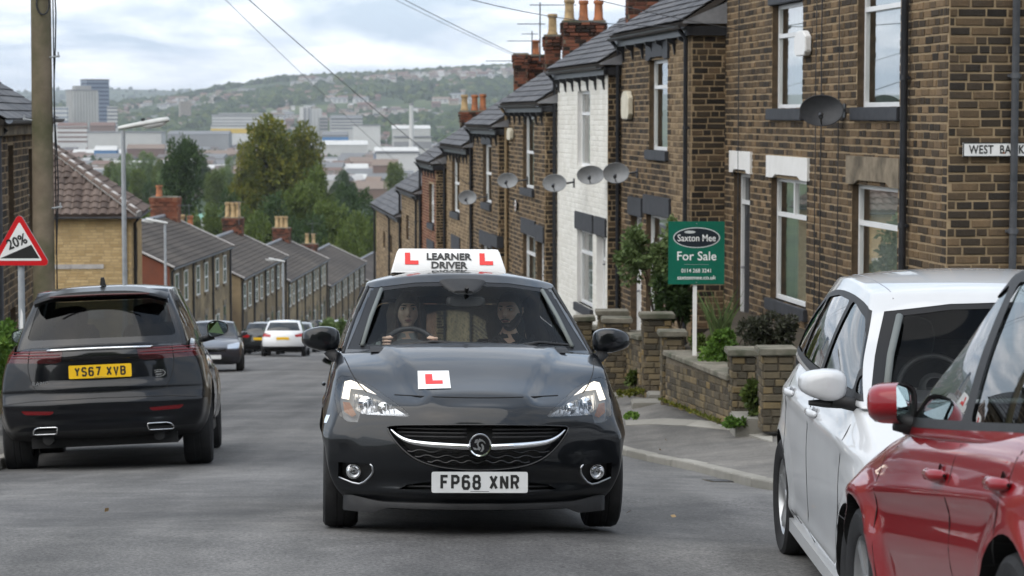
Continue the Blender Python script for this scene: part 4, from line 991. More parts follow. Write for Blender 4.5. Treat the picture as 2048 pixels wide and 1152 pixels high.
# ---- street lamps
def lamp(label, px, py, Y0, h_px, arm=1.0, dirx=1):
    top = at(px, py, Y0); zg = rp(Y0)+.1; t = thing('street_lamp', label, 'street lamp', (top.x, Y0, zg)); H = top.z-zg
    m = MB(); m.tube([(0,0,0),(0,0,1.1)], .085, 12); m.tube([(0,0,1.1),(0,0,H-.05)], .055, 12, r1=.045); m.build('post', MT['galv'], t, smooth=True, angle=40)
    q = MB(); b = basis(Vector((0,0,H)), Vector((dirx*.985,0,.17)), Vector((0,1,0)), Vector((-dirx*.17,0,.985)))
    prof = [(-.10,.05,.05),(.0,.075,.06),(.30,.10,.07),(.75,.125,.085),(arm*.97,.11,.075),(arm,.06,.04)]; rows = []
    for (x, w_, hh) in prof: rows.append([b @ Vector((x, w_*math.cos(a), hh*math.sin(a)*(1 if math.sin(a) > 0 else .55))) for a in [2*math.pi*k/14 for k in range(14)]])
    q.grid(rows, wrap=True); q.add(rows[0], [tuple(range(14))]); q.add(rows[-1], [tuple(range(14))[::-1]]); q.build('lantern', MT['lampgrey'], t, smooth=True, angle=60, fix=True)
    g = MB(); rows = []
    for (x, w_, hh) in ((.42,.05,.03),(.5,.10,.075),(.8,.105,.085),(.92,.06,.04)): rows.append([b @ Vector((x, w_*math.cos(a), -.03-hh*math.sin(a))) for a in [math.pi*k/8 for k in range(9)]])
    g.grid(rows); g.build('bowl', MT['white'], t, smooth=True)
    c = MB(); c.tube([b @ Vector((.45,0,.07)), b @ Vector((.45,0,.13))], .04, 10); c.build('photocell', MT['blackpaint'], t)
lamp('grey street lamp in front of the yellow brick house', 246, 256, 50.0, 0)
lamp('pale street lamp post before the first far stone row', 330, 446, 92.0, 0, .7, -1)
lamp('white street lamp by the second far stone row', 566, 523, 122.0, 0, .55, -1)
lamp('small street lamp by the third far stone row, left of the learner car', 592, 562, 165.0, 0, .8, -1)
# ---- house furniture on the right
def dish(label, px, py, w_px, h_px, house_o, mat, tilt=0, yaw=0, stand=.32, nm='satellite_dish'):
    p = hit(px, py, house_o+GN*stand, GN); d = p.y; s = FPX/d; rx, rz = w_px/s/2, h_px/s/2
    t = thing(nm, label, 'satellite dish', p); fwd = (Vector((math.sin(yaw)*-1, -math.cos(yaw), .28))).normalized(); X = fwd.cross(Zv).normalized()*-1; Up = X.cross(fwd)*-1
    if Up.z < 0: Up = -Up
    m = MB(); rows = []
    for i in range(7):
        r = i/6; rows.append([X*(rx*r*math.cos(a))+Up*(rz*r*math.sin(a))-fwd*(.09*(1-r*r)) for a in [2*math.pi*k/28 for k in range(28)]])
    m.grid(rows, wrap=True); rim = [v*1.0 for v in rows[-1]]; m.tube(rim+[rim[0]], .008, 5, cap=False); m.build('reflector', MT[mat], t, smooth=True, angle=60)
    a = MB(); foc = fwd*.34-Up*(rz*.85); a.tube([-Up*rz*.8-fwd*.02, foc], .012, 6); a.build('arm', MT['blackpaint'], t)
    l = MB(); l.tube([foc, foc-fwd*.07+Up*.05], .032, 10); l.build('receiver', MT['blackpaint'], t, smooth=True, angle=40)
    b = MB(); bk = -fwd*.11; wp = -GN*stand-GU*0.0; b.tube([bk, bk-fwd*.08, wp+Up*.02], .02, 8); b.fbox(Vector((0,0,0)), GU, GN, -.06, .06, -stand, -stand+.02, -.09, .09); b.build('bracket', MT['blackpaint'], t)
G3 = 'satellite dishes on the right-hand houses'
o1v = o1
dish('large dark satellite dish between the corner house upper windows', 1643, 221, 86, 64, Vector((o1.x,o1.y,0)), 'dishblack', yaw=.15)
c0, c1, c2, c3, c4 = [c[0] for c in chain[:5]]
dish('grey satellite dish on the dark stone house, right of a pair', 1232, 346, 52, 42, c0, 'dishgrey', yaw=.1, stand=.4)
dish('grey satellite dish on the white house with dark box behind', 1181, 350, 54, 38, c1, 'dishgrey', yaw=.1, stand=.35)
dish('grey satellite dish on the brown house beside the white one', 1109, 366, 47, 36, c2, 'dishgrey', yaw=.1, stand=.4)
dish('grey satellite dish above the round red plaque', 1015, 361, 40, 31, c3, 'dishgrey', yaw=.1, stand=.45)
dish('small grey satellite dish lowest down the right row', 935, 395, 36, 29, c4, 'dishgrey', yaw=.1, stand=.5)
def alarm(label, x0, x1, y0, y1, ho, mt='white'):
    a, b, c, d = opn(ho, x0, x1, y0, y1); m = MB(); n = 16; t = thing('alarm_box', label, 'alarm box', ho+GU*((a+b)/2)+Zv*c); h = d-c; w_ = max(b-a, .22)
    poly = [(-w_/2+w_*.12, 0), (w_/2-w_*.12, 0), (w_/2, h*.18), (w_/2, h*.75), (w_*.25, h), (-w_*.25, h), (-w_/2, h*.75), (-w_/2, h*.18)]
    m.prism(poly, .02, .11, lambda p, q, k: GU*p+Zv*q+GN*k); me = m.mesh('casing', MT[mt], fix=True); bm = bmesh.new(); bm.from_mesh(me); bmesh.ops.bevel(bm, geom=bm.edges[:], offset=.012, segments=2, affect='EDGES'); bm.to_mesh(me); bm.free(); link('casing', me, t)
    k = MB(); k.prism([(p*.8, q*.8+.02) for p, q in poly], .0, .021, lambda p, q, e: GU*p+Zv*q+GN*e); k.build('backplate', MT['blackpaint'], t, fix=True)
MT['oldwhite'] = mottled('aged_white_plastic', lin(.55,.50,.38), lin(.68,.64,.52), 5, .6)
alarm('white alarm box beside the corner house upper window', 1601, 1624, 62, 112, o1); alarm('yellowed alarm box on the house above the grey dishes', 1253, 1268, 182, 238, c0, 'oldwhite')
alarm('small yellowed alarm box high on the brown house', 1022, 1029, 256, 280, c2, 'oldwhite')
def plaque():
    p = hit(1033, 411, c2+GN*.04, GN); t = thing('plaque', 'round red and white plaque on the brown stone house', 'plaque', p); M_ = basis(Vector((0,0,0)), GU, Zv, GN)
    m = MB(); m.lathe([(0,0),(.135,0),(.135,.025),(0,.025)], M_, 28); m.build('disc', MT['blackpaint'], t, fix=True)
    m = MB(); m.lathe([(.10,.026),(.13,.026),(.13,.032),(.10,.032)], M_, 28); m.build('white_ring', MT['white'], t, fix=True)
    m = MB(); m.lathe([(0,.026),(.095,.026),(.095,.029),(0,.029)], M_, 28); m.build('red_face', MT['redbrick'], t, fix=True)
    m = MB(); m.fbox(Vector((0,0,0)), GU, GN, -.075, .075, .03, .033, -.015, .03); m.build('white_band', MT['white'], t, fix=True)
plaque()
def name_plate():
    n = -GU; p0 = hit(1926, 300, o1-GU*.06, GU); S = -GN
    t = thing('street_sign', 'white street name plate in black capitals on the corner house', 'street sign', p0); zt = hit(1926, 285, o1-GU*.06, GU).z-p0.z; zb_ = hit(1926, 314, o1-GU*.06, GU).z-p0.z; L = 1.42
    m = MB(); m.fbox(Vector((0,0,0)), S, n, 0, L, -.012, .0, zb_, zt); m.build('plate', MT['white'], t, fix=True)
    b = MB()
    for (a, c, d, e) in ((0, L, zt-.012, zt), (0, L, zb_, zb_+.012), (0, .012, zb_+.012, zt-.012), (L-.012, L, zb_+.012, zt-.012)): b.fbox(Vector((0,0,0)), S, n, a, c, .0, .002, d, e)
    b.build('border', MT['ink'], t, fix=True); h = zt-zb_; M_ = basis(Vector((0,0,0)), S, Zv, n)
    put_text(t, 'WEST  BANK N T', h*.82, M_ @ Matrix.Translation((.07, (zt+zb_)/2-.002, .003)), MT['ink'], bold=.002, sx=.78, space=1.08, align='LEFT')
    r = MB(); r.lathe([(0,.003),(.011,.003),(.011,.006),(0,.006)], M_ @ Matrix.Translation((.475, zb_+.045, 0)), 10); r.build('rust_spot', MT['pot_o'], t)
name_plate()
# ---- estate agent's board
def sale_board():
    Y0 = 29.2; a = at(1337, 443, Y0); b = at(1448, 568, Y0); w_ = b.x-a.x; h = a.z-b.z; ps = at(1389, 706, Y0); zg = ps.z-.35
    t = thing('sale_board', 'green and navy For Sale board on a white post in the front garden', 'sale board', (ps.x, Y0, zg)); cx_ = (a.x+b.x)/2-ps.x; zc = (a.z+b.z)/2-zg
    p = MB(); p.box((-.024,-.02,0), (.024,.03,a.z-zg-.04)); p.build('post', MT['whitepaint'], t, fix=True)
    m = MB(); m.box((cx_-w_/2,-.045,zc-h/2), (cx_+w_/2,-.037,zc+h/2)); m.box((cx_-w_/2,.04,zc-h/2), (cx_+w_/2,.032,zc+h/2)); m.build('board', MT['signgreen'], t, fix=True)
    F = lambda a_, b_, k: Vector((cx_+a_, -.045-k, zc+b_))
    def ell(rx, ry, cy, k0, k1, mt, nm, cx2=0):
        e = MB(); e.prism([(cx2+rx*math.cos(q), cy+ry*math.sin(q)) for q in [2*math.pi*i/40 for i in range(40)]], k0, k1, F); e.build(nm, MT[mt], t, fix=True)
    ell(w_*.42, h*.165, h*.245, 0, .0012, 'silverprint', 'oval_rim'); ell(w_*.40, h*.150, h*.245, .0012, .0022, 'navy', 'oval'); ell(w_*.10, h*.022, h*.335, .0022, .003, 'silverprint', 'highlight', -w_*.12)
    RX = Matrix.Rotation(R(90), 4, 'X')
    put_text(t, 'Saxton Mee', h*.155, Matrix.Translation(F(0, h*.235, .0035)) @ RX, MT['white'], sx=.83, bold=.0008)
    put_text(t, 'For Sale', h*.20, Matrix.Translation(F(0, -h*.055, .002)) @ RX, MT['white'], sx=.98, bold=.0014)
    put_text(t, '0114 268 3241', h*.088, Matrix.Translation(F(0, -h*.285, .002)) @ RX, MT['white'], sx=.92, bold=.0008)
    put_text(t, 'saxtonmee.co.uk', h*.092, Matrix.Translation(F(0, -h*.395, .002)) @ RX, MT['white'], sx=.98, bold=.0008)
    l = MB(); l.box((cx_-w_*.22,-.0462,zc-h*.185), (cx_+w_*.22,-.0455,zc-h*.182)); l.build('rule', MT['silverprint'], t)
    for s in (-1, 1):
        g = MB(); g.tube([F(0, s*h*.47, 0), F(0, s*h*.47, .006)], .006, 8); g.build('bolt', MT['galv'], t)
sale_board()
# ---- garden walls, pillars and steps
def pier(label, px0, px1, pyt, pyb, Y0, cap=.07, seed=1, d=.42):
    a = at(px0, pyb, Y0); b = at(px1, pyb, Y0); zt = at((px0+px1)/2, pyt, Y0).z; zb_ = a.z-.12; w_ = b.x-a.x-.06; c = Vector(((a.x+b.x)/2, Y0+d/2, 0))
    t = thing('gate_pier', label, 'gate pier', group='stone piers along the front gardens'); zc = zt-cap
    core = MB(); core.box((c.x-w_/2+.012, Y0+.012, zb_), (c.x+w_/2-.012, Y0+d-.012, zc)); co = core.build('core', MT['mortar_g'], t)
    rng = random.Random(seed)
    for (o_, U_, N_, W_) in ((Vector((c.x-w_/2, Y0, 0)), Vector((1,0,0)), Vector((0,-1,0)), w_), (Vector((c.x-w_/2, Y0+d, 0)), Vector((0,-1,0)), Vector((-1,0,0)), d), (Vector((c.x+w_/2, Y0, 0)), Vector((0,1,0)), Vector((1,0,0)), d)):
        for (p, q, r, s) in lay_bricks(W_, zb_, zc, [], .082, .21, .012, rng):
            cc = o_+U_*((p+q)/2)+Zv*((r+s)/2); dep = .02*rng.uniform(.5, 1.2); link('stone_block', brick_data(MT['garden'], 'stone_block'), co, basis(cc-N_*.014, U_*(q-p-.012), N_*(dep+.008), Zv*(s-r-.012)))
    k = MB(); k.box((c.x-w_/2-.05, Y0-.05, zc), (c.x+w_/2+.05, Y0+d+.05, zt)); me = k.mesh('cap', MT['cope'], fix=True); bm = bmesh.new(); bm.from_mesh(me); bmesh.ops.bevel(bm, geom=bm.edges[:], offset=.012, segments=2, affect='EDGES'); bm.to_mesh(me); bm.free(); link('cap', me, t)
    rebase(t, (c.x, Y0, zb_)); return t
pier('stone pier closest to the white car', 1520, 1592, 698, 842, 25.2, seed=1); pier('stone pier at the near end of the low wall', 1458, 1516, 700, 838, 26.3, seed=2)
pier('short stone pier at the far end of the low wall', 1320, 1372, 663, 800, 30.2, seed=3, d=.36); pier('tall stone pier left of the low wall, by the gate steps', 1282, 1347, 628, 790, 32.0, seed=4)
pier('tall stone pier right of the learner car, with pale cap', 1206, 1262, 637, 775, 33.5, seed=5); pier('stone pier behind another, right of the learner car mirror', 1194, 1255, 622, 770, 35.5, seed=6)
pier('low stone pier half hidden by the learner car', 1150, 1188, 634, 760, 36.5, seed=7)
def garden_wall(label, A, B, ht, hb, th=.3, seed=1, copw=.36):
    """A, B: ground points; courses follow the slope"""
    A, B = Vector(A), Vector(B); t = thing('garden_wall', label, 'garden wall'); U = (B-A); W = U.length; U.normalize(); N = Vector((-U.y, U.x, 0)).normalized()
    if N.x > 0: N = -N
    Up = Vector((0,0,1)); core = MB()
    vs = [A-Zv*.15, B-Zv*.15, B+Zv*hb, A+Zv*ht]; vs += [v-N*th for v in vs]; core.add(vs, [(0,1,2,3),(4,7,6,5),(0,4,5,1),(1,5,6,2),(2,6,7,3),(3,7,4,0)]); co = core.build('core', MT['mortar_g'], t, fix=True); rng = random.Random(seed)
    nC = int(ht/.072)
    for k in range(nC+1):
        u = -rng.random()*.25
        while u < W:
            ln = .20*rng.choice((.6, .9, 1, 1.2, 1.4)); p, q = max(u, 0), min(u+ln, W)
            if q-p > .05:
                z = -.1+k*(ht+.1)/(nC+1); hh = (ht+.1)/(nC+1); c = A+U*((p+q)/2)+Zv*(z+hh/2); link('stone_block', brick_data(MT['garden'], 'stone_block'), co, basis(c, U*(q-p-.012), N*.016*rng.uniform(.5, 1.3), Zv*(hh-.010)))
            u += ln
    n = max(2, int(W/.8))
    for i in range(n):
        a = A+(B-A)*(i/n); b = A+(B-A)*((i+.99)/n); ha = ht+(hb-ht)*i/n; hb_ = ht+(hb-ht)*(i+1)/n; m = MB()
        vs = [a+Zv*ha+N*.05, b+Zv*hb_+N*.05, b+Zv*hb_-N*(th+.05), a+Zv*ha-N*(th+.05)]; vs += [v+Zv*.07 for v in vs]; m.add(vs, [(0,3,2,1),(4,5,6,7),(0,1,5,4),(1,2,6,5),(2,3,7,6),(3,0,4,7)])
        me = m.mesh('coping_stone', MT['cope'], fix=True); bm = bmesh.new(); bm.from_mesh(me); bmesh.ops.bevel(bm, geom=bm.edges[:], offset=.012, segments=1, affect='EDGES'); bm.to_mesh(me); bm.free(); link('coping_stone', me, t)
    rebase(t, (A+B)/2); return t
A_ = at(1461, 848, 26.5); B_ = at(1332, 800, 30.1); hA = at(1461, 750, 26.5).z-A_.z-.07; hB = at(1332, 700, 30.1).z-B_.z-.07
garden_wall('low sloping stone garden wall with coping under the For Sale board', A_, B_, hA, hB, seed=2)
garden_wall('low stone wall between tall piers, right of the learner car', at(1283, 790, 32.2), at(1240, 772, 34.2), .75, .75, seed=3)
garden_wall('low stone wall partly hidden behind the learner car', at(1200, 765, 35.8), at(1120, 745, 42), .8, .8, seed=4)
# raised garden beds and stone steps
bed = MB(); q = [at(1600, 800, 25.4)+Vector((.3,0,0)), at(1470, 800, 26.6)+Vector((.25,.1,0)), at(1335, 760, 30.3)+Vector((.2,.2,0)), at(1380, 760, 37.0)]; zt = at(1461, 752, 26.5).z-.02; q2 = o1+GU*.2; q3 = o1+GU*10.5
bd = [Vector((q[0].x, 25.6, zt+.05)), Vector((q[1].x, q[1].y, zt)), Vector((q[2].x, q[2].y, zt-.05)), Vector((q3.x, q3.y, zt-.1)), Vector((q2.x, q2.y, zt+.1))]
bd += [v-Zv*1.6 for v in bd]; bed.add(bd, [(0,1,2,3,4)]+[(i, 5+i, 5+(i+1) % 5, (i+1) % 5) for i in range(5)]); tag(bed.build('garden_soil', MT['soil'], fix=True), kind='structure')
def step(label, px, py, w_px, Y0, dep, hh):
    a = at(px, py, Y0); s = FPX/Y0; w_ = w_px/s; t = MB(); t.box((-w_/2, 0, -.35), (w_/2, dep, 0)); me = t.mesh('stone_step', MT['kerb'], fix=True); bm = bmesh.new(); bm.from_mesh(me); bmesh.ops.bevel(bm, geom=bm.edges[:], offset=.015, segments=2, affect='EDGES'); bm.to_mesh(me); bm.free()
    o_ = link('stone_step', me); o_.location = a; tag(o_, label, 'step', 'stone steps at the garden gates')
step('worn stone step between the two piers nearest the white car', 1500, 838, 58, 25.6, .7, .15)
step('stone step at the foot of the tall pier by the low wall', 1296, 806, 62, 30.6, .5, .15); step('upper stone step beside the short pier', 1312, 790, 30, 31.4, .5, .15)
step('stone step beside the learner car headlight, far gate', 1248, 792, 46, 33.0, .5, .15)
# pale flagstones in the footway
for cs in ([(1372,853),(1470,862),(1545,886),(1545,874),(1480,852),(1400,842)], [(1250,843),(1330,838),(1400,842),(1372,853),(1300,850),(1252,852)]):
    flag([ground_hit(x_, y_, pvz) for x_, y_ in cs], PV, .010)
# drain grate in the gutter
g0 = ground_hit(1462, 962, lambda x, y: crown(x, y)+.003); gr = thing('drain_grate', 'rusty iron drain grate in the road by the kerb', 'drain grate', g0); gr.rotation_euler = (-math.atan(.105), R(2), R(8))
m = MB(); m.box((-.22,-.20,-.02), (.22,.20,.001)); m.build('frame', MT['soil'], gr, fix=True)
for i in range(7): b = MB(); b.box((-.19,-.165+i*.052,.001), (.19,-.142+i*.052,.006)); b.build('bar', MT['greypipe'], gr, fix=True)
# aerials on the chimneys
def aerial(label, px, y0, y1, Y0, booms, nm='tv_aerial'):
    a, b = at(px, y1, Y0), at(px, y0, Y0); t = thing(nm, label, 'aerial', a); H = b.z-a.z; m = MB(); m.tube([(0,0,0),(0,0,H)], .018, 6); m.build('mast', MT['greypipe'], t)
    for (py, xa, xb) in booms:
        z = at(px, py, Y0).z-a.z; s = Y0/FPX; k = MB(); x0, x1 = (xa-px)*s, (xb-px)*s; k.tube([(x0,0,z),(x1,0,z)], .012, 5); n = 9
        for i in range(n): x = x0+(x1-x0)*i/(n-1); k.tube([(x,-.22,z),(x,.22,z)], .006, 4)
        k.build('boom', MT['greypipe'], t)
aerial('tall tv aerial mast beside the brown chimney stack', 1080, 5, 122, 57.2, [(10,1060,1152),(48,1035,1090)]); aerial('low tv aerial on the stack behind', 1064, 62, 110, 66.3, [(68,1044,1076),(82,1015,1062),(122,972,1026)])
aerial('tv aerial by the red chimney on the left', 378, 408, 440, 113, [(411,355,385)]); aerial('tv aerial by the pots of the second left row', 478, 402, 450, 120, [(404,464,490)])
aerial('tv aerial near the bottom of the left rows', 625, 445, 500, 160, [(447,612,640),(467,615,636)])
# overhead wires
def wire(label, a, b, sag, r=.012):
    a, b = Vector(a), Vector(b); m = MB(); m.tube([a+(b-a)*(i/20)-Zv*(sag*4*(i/20)*(1-i/20)) for i in range(21)], r*.6, 5); tag(m.build('overhead_wire', MT['greypipe']), label, 'wire')
PT = at(84, -385, 30.0); pk = lambda dx, dz: PT+Vector((dx, -.13, dz))
wire('upper overhead wire crossing the sky to the brown chimney', pk(.10,.0), at(1050,118,66), .10, .015); wire('overhead wire close beside the upper one in the sky', pk(.06,-.04), at(1030,112,66), .14, .010)
wire('long overhead wire sloping down in front of the far hill', pk(.08,-.10), at(950,380,64), .16, .014)
wire('thin overhead wire left of the long one', pk(.04,-.15), at(800,330,80), .10, .010)
wire('overhead wire to the eaves of the dark stone house', pk(.12,.04), at(1372,52,38.2), .75, .011); wire('overhead wire in the top right corner above the roofs', pk(.12,.08), at(1480,60,37), .35, .011)
wire('overhead wire in the top left corner of the sky', pk(-.1,.0), at(-60,112,33), .05, .011)
# ------------------------------------------------------------------ foliage
def leafmat(name, stops, tl=0.25):
    m, t, b = newmat(name); p = pos(t); gi = t.nodes.new('ShaderNodeNewGeometry').outputs['Random Per Island']
    n = ntex(t, 0.55, 3, .5, p); a = t.nodes.new('ShaderNodeMath'); a.operation = 'MULTIPLY_ADD'; t.links.new(gi, a.inputs[0]); a.inputs[1].default_value = .55; t.links.new(n, a.inputs[2])
    s = t.nodes.new('ShaderNodeMath'); s.operation = 'SUBTRACT'; t.links.new(a.outputs[0], s.inputs[0]); s.inputs[1].default_value = .28
    col = ramp(t, s.outputs[0], stops); t.links.new(col, b.inputs['Base Color']); setb(b, rough=.6, spec=.25)
    out = t.nodes['Material Output']; tr = t.nodes.new('ShaderNodeBsdfTranslucent'); t.links.new(col, tr.inputs[0]); mx = t.nodes.new('ShaderNodeMixShader'); mx.inputs[0].default_value = tl
    t.links.new(b.outputs[0], mx.inputs[1]); t.links.new(tr.outputs[0], mx.inputs[2]); t.links.new(mx.outputs[0], out.inputs[0]); return m
MT['leaf_a'] = leafmat('leaf_mid_green', [(0, lin(.045,.068,.016)), (.5, lin(.092,.13,.028)), (1, lin(.16,.20,.046))])
MT['leaf_b'] = leafmat('leaf_olive', [(0, lin(.05,.066,.012)), (.5, lin(.115,.13,.02)), (.85, lin(.22,.20,.026)), (1, lin(.36,.27,.03))])
MT['leaf_d'] = leafmat('leaf_dark', [(0, lin(.022,.04,.014)), (.5, lin(.042,.074,.024)), (1, lin(.075,.12,.037))])
MT['leaf_l'] = leafmat('leaf_bright', [(0, lin(.05,.10,.018)), (.5, lin(.10,.19,.03)), (1, lin(.19,.28,.05))])
MT['leaf_p'] = leafmat('leaf_purple', [(0, lin(.03,.035,.02)), (.5, lin(.06,.065,.04)), (.8, lin(.10,.085,.10)), (1, lin(.15,.11,.16))])
MT['leaf_g'] = leafmat('leaf_greygreen', [(0, lin(.06,.095,.032)), (.5, lin(.125,.18,.065)), (1, lin(.23,.29,.13))])
MT['bark'] = mottled('bark', lin(.035,.028,.02), lin(.075,.06,.045), 6, .95, .6)
def leaf_quad(mb, c, d, s, rng, asp=.55):
    a = Vector((rng.gauss(0,1), rng.gauss(0,1), rng.gauss(0,1))).normalized(); u = (a-d*a.dot(d)); u = u.normalized() if u.length > .01 else Vector((1,0,0)); v = (d+Vector((rng.gauss(0,.5), rng.gauss(0,.5), rng.gauss(0,.4)))).normalized()
    w_ = v.cross(u).normalized() if v.cross(u).length > .01 else u
    p0 = c; p2 = c+v*s; m = c+v*(s*.5); mb.add([p0, m+w_*(s*asp*.5), p2, m-w_*(s*asp*.5)], [(0,1,2,3)])
def crown_mesh(name, lobes, n, s, mat, seed, shell=.55):
    """leaves spread through the outer part of several lobes (c, r3)"""
    rng = random.Random(seed); mb = MB(); tot = sum(l[1].x*l[1].y+l[1].x*l[1].z for l in lobes)
    for c, r in lobes:
        k = int(n*(r.x*r.y+r.x*r.z)/tot)
        # clumps
        for _ in range(max(3, k//22)):
            d = Vector((rng.gauss(0,1), rng.gauss(0,1), rng.gauss(0,1))).normalized(); rad = shell+(1-shell)*rng.random()**.6
            if d.z < -.5 and rng.random() < .5: d.z *= -1
            cc = Vector((d.x*r.x, d.y*r.y, d.z*r.z))*rad+c; cr = min(r)*.26*rng.uniform(.7, 1.4)
            for _ in range(22):
                e = Vector((rng.gauss(0,1), rng.gauss(0,1), rng.gauss(0,1))).normalized(); leaf_quad(mb, cc+e*cr*rng.random()**.4, (e+d*.6).normalized(), s*rng.uniform(.6, 1.3), rng)
    return mb.mesh(name, mat)
def lobes_for(W, H, seed, n=9, conic=False):
    rng = random.Random(seed); L = []
    for i in range(n):
        f = rng.random(); z = H*(.3+.62*f); k = (1-.65*f) if conic else math.sqrt(max(.12, 1-(2*f-.9)**2*.75)); a = rng.random()*6.28; rr = W*.5*k*rng.uniform(.25, .62)
        r = W*.5*rng.uniform(.36, .55)*(.75+.35*k); L.append((Vector((rr*math.cos(a), rr*math.sin(a), z)), Vector((r, r, r*rng.uniform(.75, 1.0)))))
    L.append((Vector((0,0,H*.5)), Vector((W*.33, W*.33, H*.33)))); return L
def trunk_mesh(name, H, r, seed, W):
    rng = random.Random(seed); mb = MB(); pts = [(rng.uniform(-.02,.02)*H*i/6, rng.uniform(-.02,.02)*H*i/6, H*.75*i/6) for i in range(7)]; mb.tube(pts, r, 8, r1=r*.3)
    for i in range(7):
        z = H*(.25+.07*i); a = rng.random()*6.28; L = W*.36; mb.tube([(0,0,z), (L*.5*math.cos(a), L*.5*math.sin(a), z+L*.35), (L*math.cos(a), L*math.sin(a), z+L*.6)], r*.35, 5, r1=r*.08)
    return mb.mesh(name, MT['bark'], smooth=True)
_tm = {}
def tree(label, x, y, zg, W, H, kind, seed, n=9500, leaf=.40, group=None, conic=False, name='tree'):
    key = (kind, seed % 3, conic)
    if key not in _tm:
        _tm[key] = (crown_mesh('crown', lobes_for(10, 12, seed*7+3, n=13, conic=conic), n, leaf*10/8, MT[kind], seed), trunk_mesh('trunk', 12, .35, seed, 10))
    cm, tm = _tm[key]; t = thing(name, label, 'tree', (x, y, zg), group=group); t.rotation_euler = (0, 0, seed*1.37); t.scale = (W/10, W/10, H/12)
    link('trunk', tm, t); link('crown', cm, t); return t
def tree_px(label, px, pyt, wpx, Y0, kind, seed, H, group=None, **kw):
    p = at(px, pyt, Y0); tree(label, p.x, Y0, p.z-H, wpx*Y0/FPX, H, kind, seed, group=group, **kw)
# trees one can tell apart beyond the roofs
tree_px('dark upright tree alone above the red chimney', 368, 284, 104, 300, 'leaf_d', 1, 13)
tree_px('broad olive green tree with yellowing top, tallest in the middle', 540, 252, 150, 330, 'leaf_b', 2, 17)
tree_px('olive green tree leaning right of the tallest one', 608, 268, 95, 335, 'leaf_b', 3, 15); tree_px('olive green tree low at the left of the tallest one', 487, 300, 70, 325, 'leaf_b', 4, 12)
GW = 'trees massed below the rooftops'; LBL = 'mid green tree in the mass of trees behind the left rooftops'
rng = random.Random(77)
ORD = 'first second third fourth fifth sixth seventh eighth ninth tenth eleventh twelfth thirteenth fourteenth fifteenth sixteenth seventeenth eighteenth nineteenth twentieth'.split()
for i, (px_, py_, w_, Y_) in enumerate(sorted(((640,345,90,300),(600,380,90,280),(690,390,90,290),(735,400,80,300),(660,420,100,270),(720,440,90,265),(560,410,100,275),(520,440,90,262),(620,455,100,255),(745,460,70,260),(690,475,90,250),(455,400,70,300),(425,425,60,285),(480,420,60,290),(770,420,60,310),(580,350,70,345),(395,440,60,280),(300,430,50,290),(345,410,60,310),(780,470,60,262)))):
    tree_px('mid green tree, %s from the left in the massed trees behind the left rooftops' % ORD[i], px_, py_, w_*1.15, Y_, ('leaf_a','leaf_d','leaf_a')[i % 3], 10+i, 12.5, group=GW)
for i, (px_, py_, w_, Y_) in enumerate(sorted(((250,318,60,560),(290,312,70,600),(275,345,50,520),(225,330,50,570),(320,325,40,580),(455,322,40,620),(405,318,40,640),(430,345,60,520),(330,350,50,500),(300,370,60,450),(250,370,50,430),(690,345,60,600),(790,330,50,600)))):
    tree_px('hazy green tree, %s from the left on the valley side beyond the roofs' % ORD[i], px_, py_, w_, Y_, ('leaf_a','leaf_g','leaf_d')[i % 3], 10+i, 11, group='trees on the valley side')
# hedge at the left edge, shrubs and garden plants
def shrub(name, label, cat, base, W, D, H, kind, n, leaf, seed, group=None, stems=True):
    rng = random.Random(seed); t = thing(name, label, cat, base, group=group); L = []
    for i in range(10): L.append((Vector((rng.uniform(-.36,.36)*W, rng.uniform(-.36,.36)*D, H*rng.uniform(.3,.78))), Vector((W*.2, max(D*.2, .12), H*.22))))
    link('foliage', crown_mesh('foliage', L, n, leaf, MT[kind], seed, .35), t)
    if stems:
        m = MB()
        for i in range(7): a = rng.random()*6.28; m.tube([(0,0,0), (W*.15*math.cos(a), D*.15*math.sin(a), H*.4), (W*.32*math.cos(a), D*.32*math.sin(a), H*.75)], .014, 5, r1=.005)
        link('stems', m.mesh('stems', MT['bark']), t)
    return t
def spx(name, label, cat, px, pyb, pyt, wpx, Y0, kind, n, leaf, seed, D=None, **kw):
    b = at(px, pyb, Y0); H = at(px, pyt, Y0).z-b.z; W = wpx*Y0/FPX; return shrub(name, label, cat, b, W, D or W*.8, H, kind, n, leaf, seed, **kw)
spx('hedge', 'bright green hedge at the left edge behind the dark car', 'hedge', -20, 870, 608, 110, 28.5, 'leaf_l', 6000, .085, 41, D=3.5)
spx('shrub', 'tall loose shrub growing left of the For Sale board', 'shrub', 1312, 650, 415, 150, 34.5, 'leaf_g', 4200, .085, 42)
spx('shrub', 'dark leafy shrub low behind the For Sale board', 'shrub', 1360, 660, 545, 90, 34.0, 'leaf_d', 2600, .10, 43)
spx('garden_plant', 'bright green mound with yellow tips behind the low wall', 'plant', 1452, 752, 655, 105, 28.6, 'leaf_l', 3800, .055, 44)
spx('garden_plant', 'green mound beside the white board post', 'plant', 1412, 735, 660, 60, 30.0, 'leaf_a', 1800, .055, 45)
spx('garden_plant', 'purple flowering bush above the pier by the white car', 'plant', 1540, 712, 628, 120, 27.4, 'leaf_p', 4800, .05, 46)
spx('garden_plant', 'leafy weed growing in the gap between two piers', 'plant', 1512, 842, 765, 36, 25.9, 'leaf_a', 420, .09, 47)
spx('garden_plant', 'dark green weed at the foot of the pier near the headlight', 'plant', 1272, 775, 742, 34, 32.6, 'leaf_a', 420, .06, 48)
spx('garden_plant', 'mossy weed tuft on the kerb near the headlight', 'plant', 1262, 792, 778, 52, 31.5, 'leaf_b', 500, .05, 49, stems=False)
spx('garden_plant', 'grassy tuft at the foot of the near pier', 'plant', 1468, 858, 838, 36, 25.6, 'leaf_l', 320, .05, 50, stems=False)
